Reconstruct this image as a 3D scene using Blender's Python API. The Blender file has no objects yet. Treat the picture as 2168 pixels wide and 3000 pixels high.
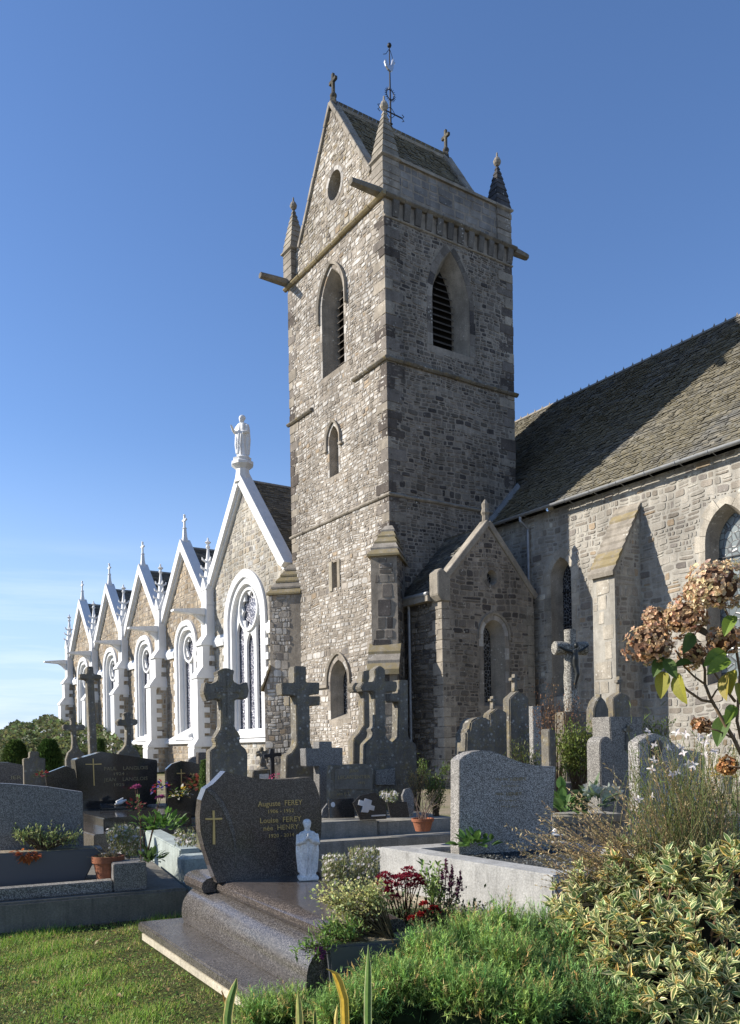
import bpy, bmesh, math, random
import numpy as np
from mathutils import Vector, Matrix
from mathutils.geometry import tessellate_polygon

# ------------------------------------------------------------------ camera, sky, sun, exposure
scn = bpy.context.scene
COL = scn.collection
FPX, ROLL, CY, EZ = 2440.0, 0.0176, 2176.4, 1.5
cam = bpy.data.cameras.new('camera'); camo = bpy.data.objects.new('camera', cam); COL.objects.link(camo)
cam.sensor_fit = 'HORIZONTAL'; cam.sensor_width = 36; cam.lens = 36*FPX/2168
cam.shift_y = (CY-1500)/2168; cam.clip_start = .1; cam.clip_end = 3000
camo.location = (0, 0, EZ); camo.rotation_euler = (math.pi/2, ROLL, 0)
scn.camera = camo
SUN_EL = math.radians(29.0)
SUN_H = Vector((-1, .06)).normalized()
world = bpy.data.worlds.new('World'); scn.world = world; world.use_nodes = True
wn, wl = world.node_tree.nodes, world.node_tree.links
bg = wn['Background']; sky = wn.new('ShaderNodeTexSky'); sky.sky_type = 'NISHITA'; sky.sun_disc = False
sky.sun_elevation = SUN_EL; sky.sun_rotation = math.atan2(SUN_H.x, SUN_H.y)
sky.altitude = 50; sky.air_density = 1.0; sky.dust_density = .1; sky.ozone_density = 3.0
tc = wn.new('ShaderNodeTexCoord'); mp = wn.new('ShaderNodeMapping'); mp.inputs['Scale'].default_value = (1.2, 1.2, 16)
nz = wn.new('ShaderNodeTexNoise'); nz.inputs['Scale'].default_value = 2.4; nz.inputs['Detail'].default_value = 8; nz.inputs['Roughness'].default_value = .62
rp = wn.new('ShaderNodeValToRGB'); rp.color_ramp.elements[0].position = .42; rp.color_ramp.elements[1].position = .66
sp = wn.new('ShaderNodeSeparateXYZ'); mr = wn.new('ShaderNodeMapRange')
mr.inputs[1].default_value = .0; mr.inputs[2].default_value = .24; mr.inputs[3].default_value = .8; mr.inputs[4].default_value = 0
mul = wn.new('ShaderNodeMath'); mul.operation = 'MULTIPLY'
mx = wn.new('ShaderNodeMixRGB'); mx.inputs[2].default_value = (5.6, 6.2, 7.2, 1)
wl.new(tc.outputs['Generated'], mp.inputs['Vector']); wl.new(mp.outputs[0], nz.inputs['Vector']); wl.new(nz.outputs[0], rp.inputs[0])
wl.new(tc.outputs['Generated'], sp.inputs[0]); wl.new(sp.outputs['Z'], mr.inputs[0])
wl.new(rp.outputs[0], mul.inputs[0]); wl.new(mr.outputs[0], mul.inputs[1]); wl.new(mul.outputs[0], mx.inputs[0])
hs_ = wn.new('ShaderNodeHueSaturation'); hs_.inputs['Saturation'].default_value = 1.1; wl.new(sky.outputs[0], hs_.inputs['Color'])
hm = wn.new('ShaderNodeMapRange'); hm.inputs[1].default_value = -.02; hm.inputs[2].default_value = .36; hm.inputs[3].default_value = .85; hm.inputs[4].default_value = 0; hm.interpolation_type = 'SMOOTHSTEP'; wl.new(sp.outputs['Z'], hm.inputs[0])
hz_ = wn.new('ShaderNodeMixRGB'); hz_.inputs[2].default_value = (3.1, 4.2, 6.0, 1); wl.new(hm.outputs[0], hz_.inputs[0]); tn = wn.new('ShaderNodeMixRGB'); tn.blend_type = 'MULTIPLY'; tn.inputs[0].default_value = 1; tn.inputs[2].default_value = (.98, .93, 1.02, 1); wl.new(hs_.outputs[0], tn.inputs[1]); wl.new(tn.outputs[0], hz_.inputs[1])
wl.new(hz_.outputs[0], mx.inputs[1]); wl.new(mx.outputs[0], bg.inputs[0]); bg.inputs[1].default_value = .108
sun = bpy.data.lights.new('sun', 'SUN'); sun.energy = 5.0; sun.angle = math.radians(.5); sun.color = (1, .935, .835)
suno = bpy.data.objects.new('sun', sun); COL.objects.link(suno)
SUNV = Vector((SUN_H.x*math.cos(SUN_EL), SUN_H.y*math.cos(SUN_EL), math.sin(SUN_EL)))
suno.rotation_euler = SUNV.to_track_quat('Z', 'Y').to_euler(); suno.location = SUNV*60
scn.view_settings.view_transform = 'Standard'; scn.view_settings.look = 'None'
scn.view_settings.exposure = 0.78; scn.view_settings.gamma = 1
scn.cycles.max_bounces = 6

# ------------------------------------------------------------------ layout helpers (photo position -> place on a known plane or depth)
TH = .5848
AV = np.array([-math.sin(TH), math.cos(TH), 0]); BV = np.array([math.cos(TH), math.sin(TH), 0])
C0 = np.array([.787, 28., 0]); EYE = np.array([0, 0, EZ])
def ray(x, y):
    dx, dy = x-1084, y-CY; c, s = math.cos(ROLL), -math.sin(ROLL)
    return np.array([(c*dx+s*dy)/FPX, 1, -(-s*dx+c*dy)/FPX])
def AT(x, y, d): return EYE+ray(x, y)*d
def GZ(x, y, z):
    r = ray(x, y); return EYE+r*((z-EZ)/r[2])
def ZM(x0, y0, s): return lambda x, y: (x0+x*s, y0+y*s)

# ------------------------------------------------------------------ mesh helpers
R = random.Random(7)
def rnd(a, b): return R.uniform(a, b)
class MB:
    def __init__(s): s.v = []; s.f = []; s.c = []
    def add(s, vs, fs, col=None):
        o = len(s.v); s.v += [tuple(v) for v in vs]
        for f in fs: s.f.append([i+o for i in f]); s.c.append(col)
        return s
    def box(s, x0, x1, y0, y1, z0, z1, col=None):
        return s.add([(x0,y0,z0),(x1,y0,z0),(x1,y1,z0),(x0,y1,z0),(x0,y0,z1),(x1,y0,z1),(x1,y1,z1),(x0,y1,z1)],
              [(0,3,2,1),(4,5,6,7),(0,1,5,4),(1,2,6,5),(2,3,7,6),(3,0,4,7)], col)
    def obox(s, c, ax, ay, az, col=None):
        c, ax, ay, az = [np.array(q, float) for q in (c, ax, ay, az)]
        return s.add([c-ax-ay-az, c+ax-ay-az, c+ax+ay-az, c-ax+ay-az, c-ax-ay+az, c+ax-ay+az, c+ax+ay+az, c-ax+ay+az],
              [(0,3,2,1),(4,5,6,7),(0,1,5,4),(1,2,6,5),(2,3,7,6),(3,0,4,7)], col)
    def prism(s, poly, P, w0, w1, col=None, holes=()):
        if holes:
            loops = [list(poly)]+[list(h) for h in holes]
            flat = [q for l in loops for q in l]
            tr = tessellate_polygon([[Vector((q[0], q[1], 0)) for q in l] for l in loops])
            n = len(flat)
            fs = [tuple(t) for t in tr]+[tuple(i+n for i in reversed(t)) for t in tr]; k = 0
            for l in loops:
                m = len(l)
                for i in range(m): j = (i+1) % m; fs.append((k+i, k+j, k+j+n, k+i+n))
                k += m
            return s.add([P(u, v, w0) for u, v in flat]+[P(u, v, w1) for u, v in flat], fs, col)
        n = len(poly)
        fs = [tuple(range(n-1, -1, -1)), tuple(range(n, 2*n))]+[(i, (i+1) % n, (i+1) % n+n, i+n) for i in range(n)]
        return s.add([P(u, v, w0) for u, v in poly]+[P(u, v, w1) for u, v in poly], fs, col)
    def sheet(s, outer, holes, P, w=0, col=None):
        loops = [list(outer)]+[list(h) for h in holes]; flat = [q for l in loops for q in l]
        tr = tessellate_polygon([[Vector((q[0], q[1], 0)) for q in l] for l in loops])
        return s.add([P(u, v, w) for u, v in flat], [tuple(t) for t in tr], col)
    def strip(s, l0, l1, closed=True, col=None):
        n = len(l0); m = n if closed else n-1
        return s.add(list(l0)+list(l1), [(i, (i+1) % n, (i+1) % n+n, i+n) for i in range(m)], col)
    def tube(s, pts, rad, n=8, col=None, cap=True):
        pts = [Vector(p) for p in pts]; rad = rad if isinstance(rad, (list, tuple)) else [rad]*len(pts)
        rings = []; up = None
        for i, p in enumerate(pts):
            d = (pts[min(i+1, len(pts)-1)]-pts[max(i-1, 0)]).normalized()
            if up is None: up = d.orthogonal().normalized()
            up = (up-d*up.dot(d)); up = up.normalized() if up.length > 1e-6 else d.orthogonal().normalized()
            sd = d.cross(up)
            rings.append([p+(up*math.cos(2*math.pi*k/n)+sd*math.sin(2*math.pi*k/n))*rad[i] for k in range(n)])
        fs = []
        for i in range(len(pts)-1):
            for k in range(n): fs.append((i*n+k, i*n+(k+1) % n, (i+1)*n+(k+1) % n, (i+1)*n+k))
        if cap: fs += [tuple(range(n-1, -1, -1)), tuple((len(pts)-1)*n+k for k in range(n))]
        return s.add([q for r in rings for q in r], fs, col)
    def loft(s, rings, col=None, closed=True, cap=True):
        n = len(rings[0]); fs = []
        for i in range(len(rings)-1):
            for k in range(n if closed else n-1): fs.append((i*n+k, i*n+(k+1) % n, (i+1)*n+(k+1) % n, (i+1)*n+k))
        if cap: fs += [tuple(range(n-1, -1, -1)), tuple((len(rings)-1)*n+k for k in range(n))]
        return s.add([q for r in rings for q in r], fs, col)
    def lathe(s, prof, cx=0, cy=0, n=16, col=None):
        return s.loft([[(cx+r*math.cos(2*math.pi*k/n), cy+r*math.sin(2*math.pi*k/n), z) for k in range(n)] for r, z in prof], col)
    def square(s, prof, cx=0, cy=0, rot=math.pi/4, col=None, n=4):
        q = math.sqrt(2) if n == 4 else 1/math.cos(math.pi/n)
        return s.loft([[(cx+r*q*math.cos(rot+2*math.pi*k/n), cy+r*q*math.sin(rot+2*math.pi*k/n), z) for k in range(n)] for r, z in prof], col)
    def ball(s, c, r, n=10, m=7, sc=(1,1,1), col=None):
        rings = []
        for i in range(m+1):
            t = math.pi*i/m; rr = max(math.sin(t), 1e-3)*r
            rings.append([(c[0]+rr*math.cos(2*math.pi*k/n)*sc[0], c[1]+rr*math.sin(2*math.pi*k/n)*sc[1], c[2]-r*math.cos(t)*sc[2]) for k in range(n)])
        return s.loft(rings, col)
    def mesh(s, name, bevel=0, seg=2, smooth=False, fix=True):
        me = bpy.data.meshes.new(name); me.from_pydata(s.v, [], s.f)
        if any(c is not None for c in s.c):
            at = me.color_attributes.new('Col', 'FLOAT_COLOR', 'CORNER'); arr = np.ones((len(me.loops), 4), np.float32)
            cols = np.array([(c if c is not None else (.5, .5, .5)) for c in s.c], np.float32)
            cnt = np.array([len(f) for f in s.f]); arr[:, :3] = np.repeat(cols, cnt, axis=0); at.data.foreach_set('color', arr.ravel())
        if fix or bevel:
            bm = bmesh.new(); bm.from_mesh(me)
            if bevel: bmesh.ops.remove_doubles(bm, verts=bm.verts, dist=1e-5)
            if fix: bmesh.ops.recalc_face_normals(bm, faces=bm.faces)
            if bevel:
                es = [e for e in bm.edges if len(e.link_faces) == 2 and e.calc_face_angle(0) > .5]
                bmesh.ops.bevel(bm, geom=es, offset=bevel, segments=seg, affect='EDGES', clamp_overlap=True)
            bm.to_mesh(me); bm.free()
        if smooth: me.shade_smooth() if smooth is True else me.shade_auto(smooth)
        return me
    def build(s, name, mat, parent=None, bevel=0, seg=2, smooth=False, fix=True, kind=None, label=None):
        if smooth not in (False, True):
            me = s.mesh(name, bevel, seg, False, fix); me.shade_smooth()
            try: me.set_sharp_from_angle(angle=smooth)
            except Exception: pass
        else: me = s.mesh(name, bevel, seg, smooth, fix)
        return link(name, me, mat, parent, kind, label)
def link(name, me, mat, parent=None, kind=None, label=None, loc=None, rot=None, scale=None):
    o = bpy.data.objects.new(name, me); COL.objects.link(o)
    if mat is not None and me is not None and not me.materials: me.materials.append(mat)
    if parent is not None: o.parent = parent
    if kind: o['kind'] = kind
    if label: o['label'] = label
    if loc is not None: o.location = loc
    if rot is not None: o.rotation_euler = rot
    if scale is not None: o.scale = scale
    return o
def tag(o, label, cat, group=None):
    o['label'] = label; o['category'] = cat
    if group: o['group'] = group
    return o
def thing(name, label, cat, loc=(0,0,0), rz=0, group=None):
    o = bpy.data.objects.new(name, None); COL.objects.link(o); o.empty_display_size = .3
    o.location = Vector([float(q) for q in loc]); o.rotation_euler = (0, 0, rz)
    return tag(o, label, cat, group)
def copy_tree(o, parent=None):
    c = o.copy(); COL.objects.link(c); c.parent = parent
    for ch in list(o.children): copy_tree(ch, c)
    return c
def fast(name, V, F, mat, parent=None, col=None, kind=None, smooth=False, label=None):
    """V (n,3), F (m,k) arrays; col (m,3) per face"""
    V = np.asarray(V, np.float32); F = np.asarray(F, np.int32); m, k = F.shape
    me = bpy.data.meshes.new(name); me.vertices.add(len(V)); me.vertices.foreach_set('co', V.ravel())
    me.loops.add(m*k); me.loops.foreach_set('vertex_index', F.ravel()); me.polygons.add(m)
    me.polygons.foreach_set('loop_start', np.arange(0, m*k, k, dtype=np.int32))
    if smooth: me.polygons.foreach_set('use_smooth', np.ones(m, bool))
    me.update(calc_edges=True)
    if col is not None:
        at = me.color_attributes.new('Col', 'FLOAT_COLOR', 'CORNER'); arr = np.ones((m*k, 4), np.float32)
        arr[:, :3] = np.repeat(np.asarray(col, np.float32), k, axis=0); at.data.foreach_set('color', arr.ravel())
    return link(name, me, mat, parent, kind, label)

# ------------------------------------------------------------------ materials
class NT:
    def __init__(s, name):
        s.m = bpy.data.materials.new(name); s.m.use_nodes = True; s.t = s.m.node_tree; s.n = s.t.nodes; s.l = s.t.links
        s.b = s.n['Principled BSDF']; s.co = s.n.new('ShaderNodeTexCoord').outputs['Object']
    def lk(s, a, b): s.l.new(a, b)
    def noise(s, scale, detail=4, rough=.55, co=None, out=0):
        n = s.n.new('ShaderNodeTexNoise'); n.inputs['Scale'].default_value = scale; n.inputs['Detail'].default_value = detail
        n.inputs['Roughness'].default_value = rough; s.lk(co or s.co, n.inputs['Vector']); return n.outputs[out]
    def vor(s, scale, co=None, feature='F1', out='Distance', rnd=1):
        n = s.n.new('ShaderNodeTexVoronoi'); n.feature = feature; n.inputs['Scale'].default_value = scale
        n.inputs['Randomness'].default_value = rnd; s.lk(co or s.co, n.inputs['Vector']); return n.outputs[out]
    def ramp(s, x, *st):
        n = s.n.new('ShaderNodeValToRGB'); e = n.color_ramp.elements
        while len(e) < len(st): e.new(.5)
        for i, (p, c) in enumerate(st): e[i].position = p; e[i].color = (c, c, c, 1) if isinstance(c, (int, float)) else (*c, 1)
        s.lk(x, n.inputs[0]); return n.outputs[0]
    def mix(s, f, a, b, mode='MIX'):
        n = s.n.new('ShaderNodeMixRGB'); n.blend_type = mode
        for i, q in ((0, f), (1, a), (2, b)):
            if isinstance(q, (int, float)): n.inputs[i].default_value = q if i == 0 else (q, q, q, 1)
            elif isinstance(q, tuple): n.inputs[i].default_value = (*q, 1)
            else: s.lk(q, n.inputs[i])
        return n.outputs[0]
    def math(s, op, a, b=0.):
        n = s.n.new('ShaderNodeMath'); n.operation = op
        for i, q in enumerate((a, b)):
            if isinstance(q, (int, float)): n.inputs[i].default_value = q
            else: s.lk(q, n.inputs[i])
        return n.outputs[0]
    def mapping(s, scale=(1,1,1), rot=(0,0,0), co=None):
        n = s.n.new('ShaderNodeMapping'); n.inputs['Scale'].default_value = scale; n.inputs['Rotation'].default_value = rot
        s.lk(co or s.co, n.inputs['Vector']); return n.outputs[0]
    def attr(s):
        n = s.n.new('ShaderNodeVertexColor'); n.layer_name = 'Col'; return n.outputs[0]
    def bump(s, h, strength=.4, dist=.02):
        n = s.n.new('ShaderNodeBump'); n.inputs['Strength'].default_value = strength; n.inputs['Distance'].default_value = dist
        s.lk(h, n.inputs['Height']); s.lk(n.outputs[0], s.b.inputs['Normal']); return s
    def out(s, col, rough=.85, spec=.3, metal=0):
        if isinstance(col, tuple): s.b.inputs['Base Color'].default_value = (*col, 1)
        else: s.lk(col, s.b.inputs['Base Color'])
        if isinstance(rough, (int, float)): s.b.inputs['Roughness'].default_value = rough
        else: s.lk(rough, s.b.inputs['Roughness'])
        s.b.inputs['Specular IOR Level'].default_value = spec; s.b.inputs['Metallic'].default_value = metal
        return s.m
def m_stone(name, col=None, lichen=.5, lich_col=(.62,.6,.54), yellow=0, var=.35, bump=.5, scale=1.):
    t = NT(name); base = t.attr() if col is None else t.mix(0, col, col)
    n1 = t.noise(3.1*scale, 6); c = t.mix(1, base, t.ramp(n1, (.25, 1-var), (.75, 1+var*.6)), 'MULTIPLY')
    c = t.mix(1, c, t.ramp(t.noise(.42, 5, .6), (.33, .74), (.66, 1.12)), 'MULTIPLY'); c = t.mix(1, c, t.ramp(t.noise(1.0, 5, .65, t.mapping((2.6, 2.6, .22))), (.36, .76), (.6, 1.06)), 'MULTIPLY')
    n2 = t.noise(38*scale, 4, .65); c = t.mix(1, c, t.ramp(n2, (.3, .72), (.7, 1.2)), 'MULTIPLY')
    if lichen:
        m = t.math('MULTIPLY', t.ramp(t.vor(9*scale), (.16, 1), (.3, 0)), t.ramp(t.noise(1.3*scale, 3), (.62-.18*lichen, 0), (.72-.1*lichen, 1)))
        m = t.math('MULTIPLY', m, t.ramp(t.noise(60*scale, 3), (.35, .25), (.55, .9)))
        c = t.mix(m, c, lich_col)
        m2 = t.math('MULTIPLY', t.ramp(t.noise(22*scale, 5, .7), (.60, 0), (.66, .8)), lichen*.55)
        c = t.mix(m2, c, lich_col)
    if yellow:
        my = t.math('MULTIPLY', t.ramp(t.noise(5*scale, 6, .7), (.55-.2*yellow, 0), (.72-.2*yellow, 1)), .7)
        c = t.mix(my, c, (.235, .185, .085))
    t.bump(t.noise(30*scale, 6, .7), bump, .03); return t.out(c, .92, .15)
M = {}
M['rubble'] = m_stone('rubble_stone', None, .35, var=.25, bump=.6)
M['rubble_gold'] = m_stone('gold_lichened_rubble', None, .35, yellow=.35, var=.25, bump=.6)
M['mortar'] = m_stone('lime_mortar', (.325, .283, .23), .15, var=.3, bump=.8, scale=2)
M['mortar_pale'] = m_stone('pale_lime_mortar', (.40, .375, .325), 0, var=.2, bump=.6, scale=2)
M['ashlar'] = m_stone('weathered_ashlar', None, .45, var=.3, bump=.35)
M['dressed'] = m_stone('dressed_grey_stone', (.31, .275, .225), .35, var=.3, bump=.35)
M['mossy'] = m_stone('lichen_gold_stone', (.30, .26, .2), .3, yellow=1, var=.3, bump=.4)
def m_white():
    t = NT('white_paint'); c = t.mix(1, (.66, .66, .655), t.ramp(t.noise(2.5, 6), (.3, .93), (.7, 1.03)), 'MULTIPLY')
    c = t.mix(t.ramp(t.noise(7, 6, .7), (.6, 0), (.8, .3)), c, (.45, .45, .41)); c = t.mix(t.ramp(t.noise(1.6, 6, .7, t.mapping((3.2, 3.2, .22))), (.52, 0), (.75, .38)), c, (.42, .42, .39)); t.bump(t.noise(40, 3), .12, .01); return t.out(c, .6, .3)
M['white'] = m_white()
def m_slate(name, moss):
    t = NT(name); c = t.mix(1, t.attr(), t.ramp(t.noise(14, 5), (.3, .65), (.7, 1.25)), 'MULTIPLY')
    c = t.mix(t.math('MULTIPLY', t.ramp(t.noise(.42, 5, .65), (.5-.15*moss, 0), (.64-.13*moss, 1)), t.ramp(t.noise(11, 5, .7), (.38, .1), (.6, .8))), c, (.135, .112, .056))
    c = t.mix(t.ramp(t.noise(34, 4, .7), (.63, 0), (.70, .7)), c, (.36, .34, .27))
    t.bump(t.noise(26, 5), .4, .02); return t.out(c, .72, .3)
M['slate'] = m_slate('mossy_slate', 1); M['slate2'] = m_slate('grey_slate', 0)
def m_metal(name, col, rough=.5, metal=.7):
    t = NT(name); c = t.mix(1, col, t.ramp(t.noise(6, 5), (.3, .8), (.7, 1.15)), 'MULTIPLY'); return t.out(c, rough, .5, metal)
M['zinc'] = m_metal('zinc_sheet', (.30, .31, .32), .55, .5)
M['iron'] = m_metal('black_iron', (.03, .03, .033), .5, .6)
M['silver'] = m_metal('silvered_metal', (.55, .56, .58), .35, .8)
M['bronze'] = m_metal('dark_bronze', (.03, .032, .03), .45, .6)
def m_glass(name, lead, glass, sc, rough=.25):
    t = NT(name); e = t.vor(sc, feature='DISTANCE_TO_EDGE', rnd=.75); cc = t.vor(sc, out='Color', rnd=.75)
    g = t.mix(1, glass, t.ramp(t.math('MULTIPLY', cc, 1.0), (.1, .55), (.9, 1.3)), 'MULTIPLY'); c = t.mix(t.ramp(e, (.035, 1), (.07, 0)), g, lead)
    t.bump(t.ramp(e, (.03, 1), (.08, 0)), .5, .01); return t.out(c, rough, .5)
M['glass_dark'] = m_glass('leaded_dark_glass', (.16, .16, .16), (.012, .014, .018), 9)
M['glass_white'] = m_glass('leaded_aisle_glass', (.5, .5, .54), (.06, .06, .085), 7.5)
M['glass_pale'] = m_glass('pale_leaded_glass', (.05, .05, .05), (.14, .165, .165), 5)
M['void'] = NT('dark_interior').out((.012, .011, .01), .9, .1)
M['wood'] = m_stone('weathered_louver_wood', (.10, .085, .07), .1, var=.3, bump=.3)

# ------------------------------------------------------------------ masonry generators
def arch(cx, z0, zs, w, apex, n=9):
    h = w/2; r = max(apex-zs, .02); Rr = (h*h+r*r)/(2*h); pts = [(cx-h, z0)]
    a1 = math.atan2(r, Rr-h) if Rr > h else math.pi-math.atan2(r, h-Rr)
    L = [(cx-h+Rr-Rr*math.cos(a1*i/n), zs+Rr*math.sin(a1*i/n)) for i in range(n+1)]
    return pts+L+[(2*cx-x, y) for x, y in reversed(L[:-1])]+[(cx+h, z0)]
def circle(cx, cz, r, n=24, ry=None): return [(cx+r*math.cos(2*math.pi*k/n), cz+(ry or r)*math.sin(2*math.pi*k/n)) for k in range(n)]
def pip(p, poly):
    x, y = p; c = False; j = len(poly)-1
    for i in range(len(poly)):
        xi, yi = poly[i]; xj, yj = poly[j]
        if (yi > y) != (yj > y) and x < (xj-xi)*(y-yi)/(yj-yi)+xi: c = not c
        j = i
    return c
def pal_rubble(rr):
    q = rr.random()
    if q < .5: b = (.53, .50, .455)
    elif q < .80: b = (.37, .33, .28)
    elif q < .92: b = (.27, .235, .195)
    elif q < .97: b = (.24, .215, .19)
    else: b = (.34, .265, .185)
    k = rr.uniform(.82, 1.14); return (b[0]*k, b[1]*k, b[2]*k)
def pal_shaded(rr):  # similar stones in darker tones for shaded faces: shade put into the colour
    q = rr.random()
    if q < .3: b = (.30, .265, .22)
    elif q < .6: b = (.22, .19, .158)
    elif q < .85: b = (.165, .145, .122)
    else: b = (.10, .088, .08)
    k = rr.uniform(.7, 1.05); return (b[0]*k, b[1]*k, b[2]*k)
def pal_nave(rr):
    q = rr.random()
    if q < .5: b = (.375, .345, .295)
    elif q < .75: b = (.29, .255, .212)
    elif q < .9: b = (.235, .21, .185)
    elif q < .95: b = (.34, .265, .185)
    else: b = (.5, .47, .4)
    k = rr.uniform(.8, 1.15); return (b[0]*k, b[1]*k, b[2]*k)
def pal_buff(rr):
    q = rr.random(); b = (.42, .35, .26) if q < .5 else ((.36, .28, .19) if q < .8 else ((.27, .225, .18) if q < .93 else (.47, .42, .35)))
    k = rr.uniform(.8, 1.15); return (b[0]*k, b[1]*k, b[2]*k)
def pal_slate(rr):
    k = rr.uniform(.6, 1.3); b = (.115, .112, .102) if rr.random() < .75 else (.17, .155, .125); return (b[0]*k, b[1]*k, b[2]*k)
def rubble(P, outer, holes, rh, wr, pal, seed, proud=(.008, .035), gap=.014, split=.25, wob=.03, cut=.28):
    """irregular coursed stones over polygon `outer` minus `holes`; list of (area, verts, faces, colour)"""
    rr = random.Random(seed); us = [p[0] for p in outer]; vs = [p[1] for p in outer]
    u0, u1, v0, v1 = min(us), max(us), min(vs), max(vs); out = []
    ph = [rr.uniform(0, 6) for _ in range(4)]
    def wv(u, v): return wob*(math.sin(u*1.7+ph[0]+v*.9)+.6*math.sin(u*4.1+ph[1]-v*1.3))
    def ok(q): return pip(q, outer) and not any(pip(q, h) for h in holes)
    def emit(a, b, c, d, lev=0):
        w, h = b-a, d-c
        if w < .05 or h < .035: return
        j = min(w, h)*.13
        cs = [(a+gap/2+rr.uniform(-.3, 1)*j*.6, c+gap/2+rr.uniform(-.3, 1)*j*.6), (b-gap/2-rr.uniform(-.3, 1)*j*.6, c+gap/2+rr.uniform(-.3, 1)*j*.6),
              (b-gap/2-rr.uniform(-.3, 1)*j*.6, d-gap/2-rr.uniform(-.3, 1)*j*.6), (a+gap/2+rr.uniform(-.3, 1)*j*.6, d-gap/2-rr.uniform(-.3, 1)*j*.6)]
        cs = [(x, y+wv(x, y)) for x, y in cs]
        if not all(ok(q) for q in cs):
            if lev < 2 and any(ok(q) for q in cs):
                if w > h: m = (a+b)/2; emit(a, m, c, d, lev+1); emit(m, b, c, d, lev+1)
                else: m = (c+d)/2; emit(a, b, c, m, lev+1); emit(a, b, m, d, lev+1)
            return
        pts = []
        for i in range(4):
            p, q, r = cs[i-1], cs[i], cs[(i+1) % 4]; k1 = rr.uniform(.04, cut); k2 = rr.uniform(.04, cut)
            pts.append((q[0]+(p[0]-q[0])*k1, q[1]+(p[1]-q[1])*k1)); pts.append((q[0]+(r[0]-q[0])*k2, q[1]+(r[1]-q[1])*k2))
        cx = sum(p[0] for p in pts)/8; cy = sum(p[1] for p in pts)/8; hgt = rr.uniform(*proud); tu, tv = rr.uniform(-.04, .04), rr.uniform(-.05, .05); ins = 1-min(.35, .035/max(min(w, h), .05)*.9)
        bot = [P(x, y, -.01) for x, y in pts]; top = []
        for x, y in pts:
            x2, y2 = cx+(x-cx)*ins, cy+(y-cy)*ins; top.append(P(x2, y2, max(.004, hgt+tu*(x2-cx)+tv*(y2-cy))))
        out.append((w*h, bot+top, [tuple(range(8, 16))]+[(i, (i+1) % 8, 8+(i+1) % 8, 8+i) for i in range(8)], pal(rr)))
    v = v0-.05
    while v < v1+.05:
        h = rr.uniform(*rh)*(rr.uniform(1.2, 1.5) if rr.random() < .18 else 1); u = u0-rr.uniform(0, wr[1])
        while u < u1:
            w = rr.uniform(*wr)*(h/((rh[0]+rh[1])/2))**.5*(rr.uniform(1.3, 1.9) if rr.random() < .07 else 1)
            q = rr.random()
            if q < split and h > rh[0]*1.15: s = rr.uniform(.38, .62)*h; emit(u, u+w, v, v+s); emit(u, u+w, v+s, v+h)
            elif q < split*1.5: s = rr.uniform(.4, .6)*w; emit(u, u+s, v, v+h); emit(u+s, u+w, v, v+h)
            else: emit(u, u+w, v, v+h)
            u += w
        v += h
    return out
def place_stones(lst, mat, parent, n=300, name='stone'):
    lst = sorted(lst, key=lambda s: -s[0])
    for a, vs, fs, c in lst[:n]:
        MB().add(vs, fs, c).build(name, mat, parent, fix=False)
    rest = lst[n:]
    if rest:
        mb = MB()
        for a, vs, fs, c in rest: mb.add(vs, fs, c)
        mb.build('small_'+name+'s', mat, parent, fix=False, kind='stuff')
def blocks_along(path, width, P, w0, w1, blen, pal, rr, closed=False):
    """dressed blocks following a path, laid outward of it; list of MB"""
    n = len(path); ds = [0]
    for i in range(1, n): ds.append(ds[-1]+math.dist(path[i-1], path[i]))
    tot = ds[-1]; k = max(1, round(tot/blen)); res = []
    def at(s):
        s = min(max(s, 0), tot)
        for i in range(1, n):
            if s <= ds[i]+1e-9:
                t = (s-ds[i-1])/max(ds[i]-ds[i-1], 1e-9); p = (path[i-1][0]+(path[i][0]-path[i-1][0])*t, path[i-1][1]+(path[i][1]-path[i-1][1])*t)
                a = path[max(i-1, 0)]; b = path[i]; 
                dx, dy = b[0]-a[0], b[1]-a[1]; l = math.hypot(dx, dy) or 1; return p, (-dy/l, dx/l)
        return path[-1], (1, 0)
    for i in range(k):
        s0, s1 = tot*i/k+.006, tot*(i+1)/k-.006; m = 4; wd = width*rr.uniform(.88, 1.12) if not isinstance(width, tuple) else width[i % 2]
        inn, outr = [], []
        for j in range(m+1):
            p, nn = at(s0+(s1-s0)*j/m); inn.append(p); outr.append((p[0]+nn[0]*wd, p[1]+nn[1]*wd))
        res.append(MB().prism(inn+outr[::-1], P, w0, w1*rr.uniform(.8, 1.2), pal(rr)))
    return res
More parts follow.
